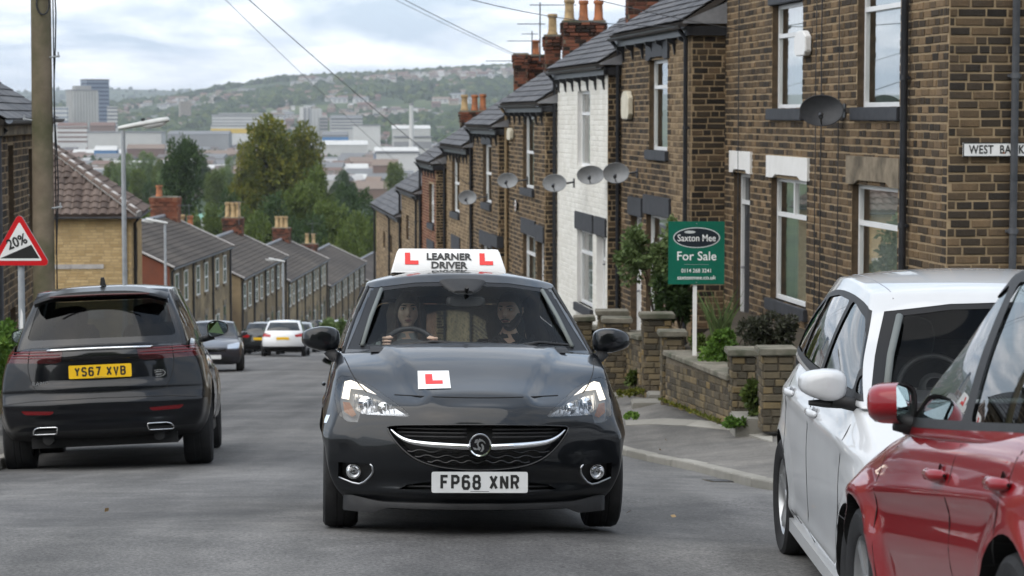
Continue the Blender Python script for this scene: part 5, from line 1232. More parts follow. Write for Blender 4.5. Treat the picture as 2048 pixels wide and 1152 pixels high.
spx('garden_plant', 'small round tuft of grass alone on the footway', 'plant', 1263, 838, 826, 26, 26.5, 'leaf_l', 240, .035, 51, stems=False)
spx('shrub', 'low pale green bush by the far silver car', 'shrub', 665, 690, 640, 60, 110, 'leaf_g', 1500, .22, 52)
def spikes():
    b = at(1440, 690, 30.5); t = thing('garden_plant', 'tall grass-like spiky plant under the board, by the door', 'plant', b); m = MB(); r = random.Random(9)
    for i in range(60):
        a = r.uniform(0, 6.28); l = r.uniform(.4, .85); o_ = Vector((r.uniform(-.08,.08), r.uniform(-.08,.08), 0)); d = Vector((math.cos(a)*.25, math.sin(a)*.25, 1)).normalized(); s = d.cross(Vector((math.sin(a), -math.cos(a), .1))).normalized()*.012; mid = o_+d*l*.6; tip = o_+d*l+Vector((math.cos(a), math.sin(a), -.15))*.09
        m.add([o_-s, o_+s, mid+s, mid-s, tip], [(0,1,2,3),(3,2,4)])
    m.build('blades', MT['leaf_g'], t)
spikes()
# weeds along the foot of the garden wall
wd = MB(); r_ = random.Random(4)
for i in range(420):
    f = r_.random(); p = Vector(A_)*(1-f)+Vector(B_)*f; p = p+Vector((-.06-.06*r_.random(), 0, .0)); d = Vector((r_.gauss(0,.5), r_.gauss(0,.5), 1)).normalized(); leaf_quad(wd, p, d, r_.uniform(.02, .07), r_, .4)
tag(wd.build('weeds', MT['leaf_b']), 'small weeds along the foot of the low garden wall', 'weeds', kind='stuff')
lf = MB()
for i in range(9):
    f = r_.random(); g = ground_hit(r_.choice((1320,240,60,1270,1350))+r_.gauss(0,30), r_.choice((884,963,1025,900,880))+r_.gauss(0,5), lambda x, y: max(crown(x, y), pvz(x, y) if x > rk(y) else -1)+.012); leaf_quad(lf, g, Vector((r_.gauss(0,1), r_.gauss(0,1), .1)).normalized(), .05, r_, .6)
tag(lf.build('fallen_leaves', MT['pot_y']), 'dry fallen leaves scattered on the road and footway', 'leaves', kind='stuff')

# unseen trees added behind the viewpoint to darken what the car bodies mirror
r_ = random.Random(12); _cm = [v[0] for v in list(_tm.values())[:4]]
for i in range(16):
    x_ = -34+i*4.6+r_.uniform(-1.5, 1.5); y_ = -17-r_.uniform(0, 12)-(6 if abs(x_) < 6 else 0); o_ = link('woodland', _cm[i % len(_cm)]); o_.location = (x_, y_, rp(y_)-1.5); k = r_.uniform(.75, 1.15); o_.scale = (k, k, k*1.05); o_.rotation_euler = (0, 0, i*1.9); tag(o_, kind='stuff')
# ------------------------------------------------------------------ the town across the valley
CM = {}
def cmat(k, c, rough=.85):
    if k not in CM: CM[k] = mottled('city_'+k, tuple(x*.85 for x in c), c, .05, rough); 
    return CM[k]
cmat('white', lin(.50,.50,.485)); cmat('pale', lin(.42,.42,.40)); cmat('grey', lin(.23,.235,.24)); cmat('concrete', lin(.29,.285,.27)); cmat('brick', lin(.17,.115,.092)); cmat('roofred', lin(.145,.09,.072)); cmat('roofgrey', lin(.16,.165,.17)); cmat('buff', lin(.36,.30,.22)); cmat('blue', lin(.05,.17,.36)); cmat('navyglass', lin(.025,.05,.10), .25); cmat('winband', lin(.07,.08,.095), .3); cmat('yellow', lin(.55,.38,.06)); cmat('tanroof', lin(.19,.145,.115)); cmat('bluegrey', lin(.17,.20,.25)); cmat('green', lin(.16,.30,.24))
def base_Y(py): return 178600.0/(py-230.0)
def tower(label, cat, x0, x1, yt, yb, Y0, mat, name='building', dep=None, bands=0, cols=0, bmat='winband', roof=None, ribs=0, ribmat='pale', rz=.25, cap=None, group=None):
    a, b = at(x0, yt, Y0), at(x1, yt, Y0); w_ = (b.x-a.x)/math.cos(rz)*.86; H = a.z-FLOOR; dep = dep or w_*.7; cx_ = (a.x+b.x)/2
    t = thing(name, label, cat, (cx_, Y0, FLOOR-3), rz, group); H += 3
    m = MB(); m.box((-w_/2,-dep/2,0), (w_/2,dep/2,H)); m.build('wall', CM[mat], t)
    z0 = max(0, at(0, yb, Y0).z-FLOOR+3)
    for i in range(bands):
        hh = (H-z0)/bands; z = z0+hh*i+hh*.35; k = MB(); k.box((-w_/2-.15,-dep/2-.15,z), (w_/2+.15,dep/2+.15,z+hh*.42)); k.build('window_band', CM[bmat], t)
    for i in range(ribs):
        x = -w_/2+w_*(i+.5)/ribs; k = MB(); k.box((x-w_*.18/ribs*1.3,-dep/2-1.2,z0), (x+w_*.18/ribs*1.3,-dep/2,H*.985)); k.build('rib', CM[ribmat], t)
    nr = int(dep/w_*ribs) if ribs else 0
    for i in range(nr):
        y = -dep/2+dep*(i+.5)/nr; k = MB(); k.box((w_/2,y-dep*.2/nr,z0), (w_/2+1.2,y+dep*.2/nr,H*.985)); k.build('rib', CM[ribmat], t)
    if cap: k = MB(); k.box((-w_*.3,-dep*.3,H), (w_*.3,dep*.3,H+cap)); k.build('plant_room', CM['concrete'], t)
    if roof == 'flat': k = MB(); k.box((-w_/2-.6,-dep/2-.6,H), (w_/2+.6,dep/2+.6,H+.9)); k.build('parapet', CM['roofgrey'], t)
    elif roof:
        k = MB(); r = min(min(dep, w_)*.24, 3.2); k.add([(-w_/2-.5,-dep/2-.5,H),(w_/2+.5,-dep/2-.5,H),(w_/2+.5,dep/2+.5,H),(-w_/2-.5,dep/2+.5,H),(-w_/2,0,H+r),(w_/2,0,H+r)], [(0,1,5,4),(2,3,4,5),(0,4,3),(1,2,5),(3,2,1,0)]); k.build('roof', CM[roof], t)
    return t
tower('dark blue glass tower, tallest in the town', 'tower', 166, 213, 160, 255, 2700, 'navyglass', bands=12, bmat='bluegrey', rz=.5, dep=22, roof='flat')
tower('grey ribbed concrete tower before the blue glass one', 'tower', 136, 191, 181, 255, 2550, 'concrete', ribs=9, ribmat='pale', rz=.45, dep=24, cap=5, roof='flat')
tower('white office slab with windows, right of the dark tower', 'office block', 213, 236, 213, 258, 2650, 'white', bands=6, rz=.2)
tower('white and blue office block left of the ribbed tower', 'office block', 103, 137, 214, 256, 2500, 'white', bands=5, bmat='bluegrey', rz=.1)
tower('low pale block at the far left, behind the wooden pole', 'office block', 40, 70, 215, 250, 2500, 'pale', bands=3)
tower('brown roofed office with white bands under the towers', 'office block', 112, 178, 252, 288, 2200, 'white', bands=4, bmat='brick', roof='roofred', rz=.15)
tower('brick roofed range under the dark tower', 'building', 178, 234, 251, 262, 2300, 'brick', roof='roofred', rz=.1)
tower('long pale warehouse across the left of the valley', 'warehouse', 172, 338, 265, 303, 2000, 'pale', roof='flat', rz=.08, dep=60)
tower('long grey shed right of the pale warehouse', 'warehouse', 330, 470, 268, 292, 2300, 'grey', roof='roofgrey', rz=.05, dep=50)
tower('blue fronted shed behind the street lamp', 'shed', 188, 238, 300, 320, 1800, 'blue', roof='white', rz=.1, dep=30)
tower('low red brick shed right of the blue one', 'shed', 250, 335, 297, 316, 1750, 'roofred', roof='tanroof', rz=.1, dep=20)
tower('wide white tiered building in the middle distance', 'large building', 414, 575, 230, 262, 3000, 'white', bands=5, bmat='grey', rz=.12, dep=70, roof='flat')
tower('upper tier of grey decks on the tiered building', 'large building', 430, 545, 226, 244, 3150, 'pale', bands=3, bmat='grey', rz=.1, dep=50)
tower('white shed with yellow band below the tiered building', 'shed', 418, 512, 252, 274, 2600, 'white', roof='flat', rz=.05, dep=40, bands=1, bmat='yellow')
tower('left slab of the white twin tower blocks', 'tower block', 601, 620, 214, 262, 2500, 'white', ribs=2, ribmat='grey', rz=.3, dep=16)
tower('right slab of the white twin tower blocks', 'tower block', 617, 640, 217, 262, 2560, 'pale', ribs=3, ribmat='white', rz=.3, dep=18)
tower('small grey block beside the white twin towers', 'flats', 638, 656, 235, 262, 2500, 'concrete', bands=4, rz=.2)
tower('row of pale flats right of the twin towers', 'flats', 656, 728, 236, 260, 2700, 'pale', bands=4, rz=.15, roof='roofgrey')
tower('beige tower block on the wooded slope', 'tower block', 358, 381, 203, 232, 3700, 'buff', bands=8, rz=.4)
tower('brown tower block high on the hillside', 'tower block', 461, 483, 182, 200, 4400, 'tanroof', bands=6, rz=.3)
tower('big white works with grey columns right of the trees', 'factory', 742, 842, 306, 372, 1250, 'bluegrey', ribs=6, ribmat='pale', rz=.1, dep=30, roof='white')
tower('white upper storey of the works', 'factory', 744, 840, 305, 322, 1246, 'white', rz=.1, dep=31, roof='flat')
tower('pale grey works behind the big white one', 'factory', 782, 868, 275, 308, 1500, 'pale', rz=.05, dep=30, roof='flat', bands=1, bmat='grey')
tower('long white roofed shed on the right of the valley', 'warehouse', 778, 866, 257, 272, 2300, 'pale', roof='white', rz=.05, dep=40)
tower('white box building left of the tall chimney', 'warehouse', 702, 764, 251, 280, 2100, 'white', rz=.08, dep=30, roof='flat')
tower('white hall beside the olive tree', 'warehouse', 636, 742, 289, 318, 1800, 'pale', rz=.06, dep=40, roof='white')
tower('white low hall under the works', 'warehouse', 655, 742, 338, 362, 1400, 'white', rz=.05, dep=30, roof='white')
tower('grey clad hall with blue stripe by the olive tree', 'warehouse', 642, 700, 270, 288, 2000, 'grey', rz=.05, dep=30, roof='roofgrey', bands=1, bmat='blue')
tower('dark roofed brick shed above the massed trees', 'shed', 690, 800, 376, 402, 1080, 'brick', rz=.1, dep=25, roof='tanroof')
tower('brick shed below the white works', 'shed', 742, 800, 330, 345, 1150, 'brick', rz=.05, dep=20, roof='tanroof')
tower('small green roofed shed behind the second left row', 'shed', 392, 440, 436, 452, 420, 'white', rz=.2, dep=10, roof='green')
c = at(823, 300, 1350); tp = at(823, 208, 1350); st = thing('factory_chimney', 'tall slender white factory chimney', 'chimney', (c.x, 1350, FLOOR-3)); m = MB(); m.tube([(0,0,0),(0,0,tp.z-FLOOR+3)], 1.75, 14, r1=1.2); m.build('shaft', CM['white'], st, smooth=True, angle=40); m = MB(); m.tube([(0,0,tp.z-FLOOR+2.2),(0,0,tp.z-FLOOR+3.3)], 1.35, 14); m.build('rim', CM['grey'], st)
# low sheds and works on the valley floor: shapes shared, one object each
r_ = random.Random(31); SH = []
for k, (wm, rm) in enumerate((('white','roofgrey'),('pale','white'),('brick','tanroof'),('grey','roofgrey'),('brick','roofred'),('buff','roofgrey'))):
    m = MB(); m.cur = 0; m.box((-.5,-.5,0), (.5,.5,1)); m.cur = 1; m.add([(-.52,-.52,1),(.52,-.52,1),(.52,.52,1),(-.52,.52,1),(-.52,0,1.35),(.52,0,1.35)], [(0,1,5,4),(2,3,4,5),(0,4,3),(1,2,5)]); m.cur = 2; m.box((-.42,-.506,.45), (.42,-.5,.68))
    SH.append((m.mesh('shed', [CM[wm], CM[rm], CM['winband']]), ('white walled','pale','brick','grey','red brick','buff')[k]))
for i in range(290):
    py = 262+(r_.random()**1.25)*138; px_ = r_.uniform(-40, 900); Y_ = base_Y(py); 
    if Y_ > 3600: continue
    me, nm = SH[r_.randrange(6)]; o_ = link('valley_shed', me); a = at(px_, py, Y_); sx = r_.uniform(9, 44)*(1 if Y_ > 1500 else .5); o_.location = (a.x, Y_, FLOOR-1); o_.scale = (sx, r_.uniform(10, 24), r_.uniform(4.0, 8.5)); o_.rotation_euler = (0, 0, r_.uniform(-.35, .35))
    tag(o_, 'low %s shed or works on the valley floor' % nm, 'shed', 'low %s sheds on the valley floor' % nm)
# houses on the far hillside
HS = []
for k, (wm, rm) in enumerate((('buff','roofred'),('white','roofgrey'),('brick','roofred'),('pale','tanroof'))):
    m = MB(); m.cur = 0; m.box((-.5,-.4,-.5), (.5,.4,1)); m.cur = 1; m.add([(-.54,-.46,1),(.54,-.46,1),(.54,.46,1),(-.54,.46,1),(-.54,0,1.5),(.54,0,1.5)], [(0,1,5,4),(2,3,4,5),(0,4,3),(1,2,5)]); m.cur = 2
    for q in (-.3, .0, .3): m.box((q-.08,-.405,.2), (q+.08,-.4,.4)); m.box((q-.08,-.405,.6), (q+.08,-.4,.8))
    HS.append((m.mesh('hill_house', [CM[wm], CM[rm], CM['winband']]), ('buff','white','brick','pale')[k]))
cl = [(r_.uniform(-80, 1060), r_.uniform(2900, 5100)) for _ in range(44)]
for i in range(290):
    cx_, cy_ = cl[i % len(cl)]; px_ = cx_+r_.gauss(0, 22); Y_ = max(2700, min(5150, cy_+r_.gauss(0, 120))); x = (px_-1024)/FPX*Y_; me, nm = HS[r_.randrange(4)]
    o_ = link('hillside_house', me); o_.location = (x, Y_, terrain(x, Y_)); s = r_.uniform(8, 17); o_.scale = (s*r_.choice((1, 1, 1.8)), s*.8, 6.5); o_.rotation_euler = (0, 0, r_.uniform(-.5, .5)); tag(o_, 'small %s house among trees on the far hillside' % nm, 'house', '%s houses on the far hillside' % nm)
# the rest of the town: small buildings too many to count
def small_town():
    r = random.Random(19); mb = MB()
    for i in range(3400):
        if i < 2000: Y_ = 178600/(34+r.random()**1.6*125) ; px_ = r.uniform(-150, 1050)
        else: Y_ = r.uniform(2600, 5150); px_ = r.uniform(-150, 1100)
        x = (px_-1024)/FPX*Y_
        if Y_ > 2600 and noise.noise((x*.0024, Y_*.002, 11)) < .02: continue
        z = terrain(x, Y_)-.5; w_, d_, h_ = r.uniform(5, 16), r.uniform(5, 10), r.uniform(4, 8); a = r.uniform(-.6, .6); ca, sa = math.cos(a), math.sin(a); rf = h_+d_*.28 if r.random() < .7 else h_+.4
        V_ = [(-w_/2,-d_/2,0),(w_/2,-d_/2,0),(w_/2,d_/2,0),(-w_/2,d_/2,0),(-w_/2,-d_/2,h_),(w_/2,-d_/2,h_),(w_/2,d_/2,h_),(-w_/2,d_/2,h_)]; T_ = [(-w_/2-.3,-d_/2-.3,h_),(w_/2+.3,-d_/2-.3,h_),(w_/2+.3,d_/2+.3,h_),(-w_/2-.3,d_/2+.3,h_),(-w_/2,0,rf),(w_/2,0,rf)]
        g = lambda P_: [(x+p*ca-q*sa, Y_+p*sa+q*ca, z+k) for p, q, k in P_]
        mb.cur = 0; mb.add(g(V_), [(0,1,5,4),(1,2,6,5),(2,3,7,6),(3,0,4,7)]); mb.cur = 1; mb.add(g(T_), [(0,1,5,4),(2,3,4,5),(0,4,3),(1,2,5)])
    def pm(nm, st):
        m, t, b = newmat(nm); gi = t.nodes.new('ShaderNodeNewGeometry').outputs['Random Per Island']; t.links.new(ramp(t, gi, st), b.inputs['Base Color']); setb(b, rough=.9, spec=.15); return m
    tag(mb.build('small_town', [pm('town_walls', [(0, lin(.14,.10,.08)), (.3, lin(.24,.21,.17)), (.6, lin(.33,.31,.28)), (.85, lin(.44,.43,.41)), (1, lin(.56,.55,.53))]), pm('town_roofs', [(0, lin(.10,.10,.105)), (.4, lin(.15,.12,.105)), (.7, lin(.17,.105,.085)), (.9, lin(.24,.24,.24)), (1, lin(.4,.4,.4))])]), 'mass of small buildings spread over the valley and hillside', 'town', kind='stuff')
small_town()
# far woodland: one mass of small crowns
def woodland():
    r = random.Random(8); mb = MB(); ico = bmesh.new(); bmesh.ops.create_icosphere(ico, subdivisions=1, radius=1.0); iv = [v.co.copy() for v in ico.verts]; jf = [tuple(v.index for v in f.verts) for f in ico.faces]; ico.free(); n = 0
    while n < 12500:
        Y_ = 600+(r.random()**.8)*4700 if r.random() < .93 else r.uniform(5200, 9400); px_ = r.uniform(-120, 1120); x = (px_-1024)/FPX*Y_
        d = noise.noise((x*.0022, Y_*.0016, 7))+.5*noise.noise((x*.008, Y_*.006, 2))
        th = -.12 if Y_ > 2700 else .16
        if d < th+r.gauss(0,.08): continue
        if 900 < Y_ < 2500 and r.random() < .3: continue
        s = r.uniform(5, 10)*(1 if Y_ > 2500 else .62); z = terrain(x, Y_); sq = r.uniform(.75, 1.15); c_ = Vector((x, Y_, z+s*.45)); j = [1+r.uniform(-.28, .28) for _ in iv]
        mb.add([c_+Vector((v.x*s*k, v.y*s*k, v.z*s*k*sq)) for v, k in zip(iv, j)], jf); n += 1
    m, t, b = newmat('far_wood'); gi = t.nodes.new('ShaderNodeNewGeometry').outputs['Random Per Island']; col = ramp(t, gi, [(0, lin(.018,.032,.014)), (.5, lin(.032,.052,.02)), (.85, lin(.055,.078,.026)), (1, lin(.09,.105,.035))])
    x_ = nx(t, col, ramp(t, ntex(t, .5, 4, .8, pos(t)), [(0.3, (.5,)*3), (.7, (1.4,)*3)])); t.links.new(x_.outputs[2], b.inputs['Base Color']); setb(b, rough=.95, spec=.05)
    tag(mb.build('woodland', m), 'dark green woods and street trees spread over the far hills', 'woods', kind='stuff')
woodland()
# the air between
hzb = MB(); hzb.box((-9000,-60,-60), (9000,15500,150)); hm = bpy.data.materials.new('haze_air'); hm.use_nodes = True; t = hm.node_tree; t.nodes.clear(); ho = t.nodes.new('ShaderNodeOutputMaterial'); hv = t.nodes.new('ShaderNodeVolumePrincipled')
hv.inputs['Color'].default_value = (.82,.88,.96,1); hv.inputs['Density'].default_value = 8.0e-5; hv.inputs['Anisotropy'].default_value = .2; t.links.new(hv.outputs[0], ho.inputs['Volume'])
tag(hzb.build('haze', hm, fix=True), kind='stuff')
# ------------------------------------------------------------------ car bodies
def lattice(P, us, vs, ws, lv=2):
    """closed box lattice with positions P(u, v, w); returns a Catmull-Clark smoothed mesh (2 levels)"""
    idx = {}; V = []; F = []
    def g(i, j, k):
        key = (i, j, k)
        if key not in idx: idx[key] = len(V); V.append(tuple(P(us[i], vs[j], ws[k])))
        return idx[key]
    nu, nv, nw = len(us)-1, len(vs)-1, len(ws)-1
    for i in range(nu):
        for k in range(nw):
            F.append((g(i,0,k), g(i+1,0,k), g(i+1,0,k+1), g(i,0,k+1))); F.append((g(i,nv,k), g(i,nv,k+1), g(i+1,nv,k+1), g(i+1,nv,k)))
        for j in range(nv):
            F.append((g(i,j,nw), g(i+1,j,nw), g(i+1,j+1,nw), g(i,j+1,nw))); F.append((g(i,j,0), g(i,j+1,0), g(i+1,j+1,0), g(i+1,j,0)))
    for j in range(nv):
        for k in range(nw):
            F.append((g(nu,j,k), g(nu,j+1,k), g(nu,j+1,k+1), g(nu,j,k+1))); F.append((g(0,j,k), g(0,j,k+1), g(0,j+1,k+1), g(0,j+1,k)))
    me = bpy.data.meshes.new('lat'); me.from_pydata(V, [], F); o = bpy.data.objects.new('lat', me); TMP.collection.objects.link(o)
    md = o.modifiers.new('s', 'SUBSURF'); md.levels = lv; md.render_levels = lv
    TMP.view_layers[0].update(); dg = TMP.view_layers[0].depsgraph; m2 = bpy.data.meshes.new_from_object(o.evaluated_get(dg), depsgraph=dg)
    bpy.data.objects.remove(o); bpy.data.meshes.remove(me); return m2
TMP = bpy.data.scenes.new('tmp')
AX = {'xz': (0, 2, 1), 'yz': (1, 2, 0), 'xy': (0, 1, 2)}
def inpoly(p, q, poly):
    c = False; n = len(poly); j = n-1
    for i in range(n):
        xi, yi = poly[i]; xj, yj = poly[j]
        if (yi > q) != (yj > q) and p < (xj-xi)*(q-yi)/(yj-yi)+xi: c = not c
        j = i
    return c
def smooth_poly(pts, n=4, closed=True):
    """Catmull-Rom rounding of a polygon"""
    out = []; m = len(pts)
    for i in range(m if closed else m-1):
        p0, p1, p2, p3 = [pts[(i+k) % m] if closed else pts[max(0, min(m-1, i+k))] for k in (-1, 0, 1, 2)]
        for j in range(n):
            t = j/n; out.append(tuple(.5*((2*p1[a])+(-p0[a]+p2[a])*t+(2*p0[a]-5*p1[a]+4*p2[a]-p3[a])*t*t+(-p0[a]+3*p1[a]-3*p2[a]+p3[a])*t**3) for a in (0, 1)))
    if not closed: out.append(tuple(pts[-1]))
    return out
def round_poly(pts, r, n=4):
    """polygon with rounded corners of radius-ish r"""
    out = []; m = len(pts)
    for i in range(m):
        p = Vector(pts[i]); a = Vector(pts[i-1]); b = Vector(pts[(i+1) % m]); da, db = (a-p), (b-p); k = min(r, da.length*.45, db.length*.45); s, e = p+da.normalized()*k, p+db.normalized()*k
        for j in range(n+1): t = j/n; q = s*(1-t)**2+p*2*t*(1-t)+e*t*t; out.append((q.x, q.y))
    return out
def flip(poly): return [(-a, b) for a, b in poly][::-1]
class Shell:
    def __init__(s, me, deform=None):
        if deform:
            for v in me.vertices: v.co = deform(v.co.copy())
            me.update()
        s.me = me; s.bm = bmesh.new(); s.bm.from_mesh(me); bmesh.ops.recalc_face_normals(s.bm, faces=s.bm.faces); s.bm.to_mesh(me); s.bm.normal_update()
        s.ref = [v.normal.copy() for v in s.bm.verts]; s.rco = [v.co.copy() for v in s.bm.verts]; s.rf = [[v.index for v in f.verts] for f in s.bm.faces]
        s.bvh = BVHTree.FromPolygons(s.rco, s.rf); s.lay = s.bm.faces.layers.int.new('region')
    def cut(s, poly, ax, rid, test):
        a, b, c = AX[ax]; bm = s.bm; n = len(poly)
        x0 = min(p[0] for p in poly); x1 = max(p[0] for p in poly); y0 = min(p[1] for p in poly); y1 = max(p[1] for p in poly)
        def cand(X0, X1, Y0, Y1):
            out = []
            for f in bm.faces:
                m = f.verts; q = m[0].co
                if q[a] < X0-.12 or q[a] > X1+.12 or q[b] < Y0-.12 or q[b] > Y1+.12: continue
                if max(v.co[a] for v in m) < X0 or min(v.co[a] for v in m) > X1 or max(v.co[b] for v in m) < Y0 or min(v.co[b] for v in m) > Y1: continue
                if test(f): out.append(f)
            return out
        pool = set(cand(x0, x1, y0, y1))
        for i in range(n):
            p, q = poly[i], poly[(i+1) % n]; d = (q[0]-p[0], q[1]-p[1]); L = math.hypot(*d)
            if L < 1e-6: continue
            X0, X1 = min(p[0], q[0])-1e-4, max(p[0], q[0])+1e-4; Y0, Y1 = min(p[1], q[1])-1e-4, max(p[1], q[1])+1e-4; fs = []
            nxn = (-d[1]/L, d[0]/L)
            for f in pool:
                if not f.is_valid: continue
                m = f.verts
                if max(v.co[a] for v in m) < X0 or min(v.co[a] for v in m) > X1 or max(v.co[b] for v in m) < Y0 or min(v.co[b] for v in m) > Y1: continue
                dd = [(v.co[a]-p[0])*nxn[0]+(v.co[b]-p[1])*nxn[1] for v in m]
                if min(dd) < -1e-5 and max(dd) > 1e-5: fs.append(f)
            if not fs: continue
            es = {e for f in fs for e in f.edges}; vs = {v for f in fs for v in f.verts}
            no = [0, 0, 0]; no[a] = nxn[0]; no[b] = nxn[1]; co = [0, 0, 0]; co[a] = p[0]; co[b] = p[1]
            r = bmesh.ops.bisect_plane(bm, geom=list(fs)+list(es)+list(vs), plane_co=co, plane_no=no, dist=1e-5)
            for g in r['geom']:
                if isinstance(g, bmesh.types.BMFace): pool.add(g)
            for g in r['geom_cut']:
                if isinstance(g, bmesh.types.BMEdge): pool.update(g.link_faces)
        for f in pool:
            if not f.is_valid: continue
            c_ = f.calc_center_median()
            if inpoly(c_[a], c_[b], poly): f[s.lay] = rid
        bm.normal_update()
    def normal_at(s, co):
        loc, no, i, d = s.bvh.find_nearest(co)
        if i is None: return Vector((0,0,1))
        f = s.rf[i]; w_ = [1/max(1e-6, (s.rco[k]-co).length_squared) for k in f]; n = Vector((0,0,0))
        for k, ww in zip(f, w_): n += s.ref[k]*ww
        return n.normalized()
    def emit(s, rid, name, mat, parent, push=0.0, split=None):
        """one mesh object from the faces of a region; push moves it along the normal"""
        fs = [f for f in s.bm.faces if f[s.lay] == rid and (split is None or split(f.calc_center_median()))]
        if not fs: return None
        idx = {}; V = []; F = []; N = []
        for f in fs:
            t = []
            for v in f.verts:
                if v not in idx:
                    n = s.normal_at(v.co); idx[v] = len(V); V.append(v.co+n*push); N.append(n)
                t.append(idx[v])
            F.append(tuple(t))
        me = bpy.data.meshes.new(name); me.from_pydata(V, [], F); me.materials.append(mat); me.polygons.foreach_set('use_smooth', [True]*len(F)); me.update()
        me.normals_split_custom_set_from_vertices(N)
        return link(name, me, parent)
    def rim(s, rid, name, mat, parent, inn=-.02, out=0.0, direction=None):
        """wall round the border of a region, from the skin inwards"""
        mb = MB()
        for e in s.bm.edges:
            k = [f[s.lay] == rid for f in e.link_faces]
            if len(k) == 2 and k[0] != k[1]:
                a, b = e.verts; na = direction or s.normal_at(a.co); nb = direction or s.normal_at(b.co); mb.add([a.co+na*out, b.co+nb*out, b.co+nb*inn, a.co+na*inn], [(0,1,2,3)])
        return mb.build(name, mat, parent) if mb.v else None
    def shoot(s, p, q, ax, sign):
        a, b, c = AX[ax]; o = [0, 0, 0]; o[a] = p; o[b] = q; o[c] = 5*sign; d = [0, 0, 0]; d[c] = -sign
        loc, n, i, dd = s.bvh.ray_cast(Vector(o), Vector(d))
        if loc is None:
            loc, n, i, dd = s.bvh.find_nearest(Vector([v if k != c else 1.0*sign for k, v in enumerate(o)]))
        return loc, s.normal_at(loc)
    def line(s, pts, ax, sign, r, mat, name, parent, lift=0.0, n=6, step=.05):
        """thin strip lying on the skin along a projected polyline"""
        P = []
        for i in range(len(pts)-1):
            a, b = Vector(pts[i]), Vector(pts[i+1]); k = max(1, int((b-a).length/step))
            for j in range(k): P.append(a+(b-a)*(j/k))
        P.append(Vector(pts[-1])); Q = []
        for p in P: l, nn = s.shoot(p.x, p.y, ax, sign); Q.append(l+nn*lift)
        m = MB(); m.tube(Q, r, n); return m.build(name, mat, parent, smooth=True)
    def patch(s, poly, ax, sign, lift, mat, name, parent, res=10):
        """thin decal that follows the skin: grid over the poly's box, for quads given as 4 corners"""
        m = MB(); rows = []
        for i in range(res+1):
            row = []
            for j in range(res+1):
                u, v = i/res, j/res; p = (Vector(poly[0])*(1-u)+Vector(poly[1])*u)*(1-v)+(Vector(poly[3])*(1-u)+Vector(poly[2])*u)*v; l, n = s.shoot(p.x, p.y, ax, sign); row.append(l+n*lift)
            rows.append(row)
        m.grid(rows); return m.build(name, mat, parent, smooth=True)
# materials of cars
MT['rubber'] = mottled('tyre_rubber', lin(.011,.011,.012), lin(.024,.024,.025), 9, .8, .2, spec=.35, obj=True)
MT['plastic'] = mottled('black_plastic', lin(.012,.012,.013), lin(.022,.022,.023), 12, .55, .1, obj=True, spec=.4)
MT['gloss'] = plain('gloss_black', lin(.006,.006,.007), .12, spec=.6)
MT['chrome'] = plain('chrome', lin(.78,.79,.80), .08, metal=1.0); MT['satin'] = plain('satin_metal', lin(.55,.56,.58), .28, metal=1.0); MT['alloy'] = mottled('alloy_wheel', lin(.38,.39,.40), lin(.5,.51,.52), 5, .35, spec=.6, obj=True); MT['alloy'].node_tree.nodes['Principled BSDF'].inputs['Metallic'].default_value = .7
MT['lampgreyin'] = plain('lamp_bezel', lin(.16,.165,.17), .35, spec=.5); MT['frit'] = plain('screen_frit', lin(.006,.006,.007), .45, spec=.25); MT['darkmetal'] = plain('dark_underside', lin(.008,.008,.008), .8)
MT['screen'] = glassmat('windscreen_glass', (.95,.975,.965), ior=1.3, gain=0.42); MT['sideglass'] = glassmat('side_glass', (.42,.50,.48)); MT['privacy'] = glassmat('privacy_glass', (.09,.10,.10)); MT['lens'] = glassmat('lamp_lens', (.93,.94,.95))
MT['privacy3'] = glassmat('smoked_glass', (.07,.085,.082), gain=.6); MT['privacy2'] = glassmat('tinted_glass', (.26,.31,.30))
MT['reflector'] = plain('lamp_reflector', lin(.62,.63,.65), .22, metal=1.0); MT['lampdark'] = plain('lamp_dark', lin(.02,.02,.022), .3, spec=.5)
MT['amber'] = plain('amber_lens', lin(.28,.12,.05), .25, spec=.6)
MT['redlens'] = plain('red_lens', lin(.30,.006,.010), .12, spec=.6); MT['redrefl'] = plain('red_reflector', lin(.14,.005,.008), .2, spec=.5); MT['redstrip'] = plain('red_strip', lin(.16,.006,.010), .2, spec=.5); MT['reddark'] = plain('dark_red_lens', lin(.05,.003,.005), .10, spec=.6)
MT['drl'] = emis('running_light', (1.0,.85,.62,1), 1.0); MT['fabric'] = mottled('seat_fabric', lin(.010,.010,.011), lin(.020,.020,.022), 30, .9, obj=True); MT['pillartrim'] = plain('pillar_trim', lin(.13,.145,.14), .7); MT['headlining'] = plain('headlining', lin(.48,.49,.47), .9)
MT['plate_w'] = mottled('plate_white', lin(.60,.61,.61), lin(.68,.69,.69), 7, .4, obj=True); MT['plate_y'] = mottled('plate_yellow', lin(.74,.44,.012), lin(.80,.49,.02), 7, .4, obj=True)
MT['redprint'] = plain('red_print', srgb(216,38,34), .45); MT['mirrorglass'] = plain('mirror_glass', lin(.55,.66,.66), .03, metal=1.0)
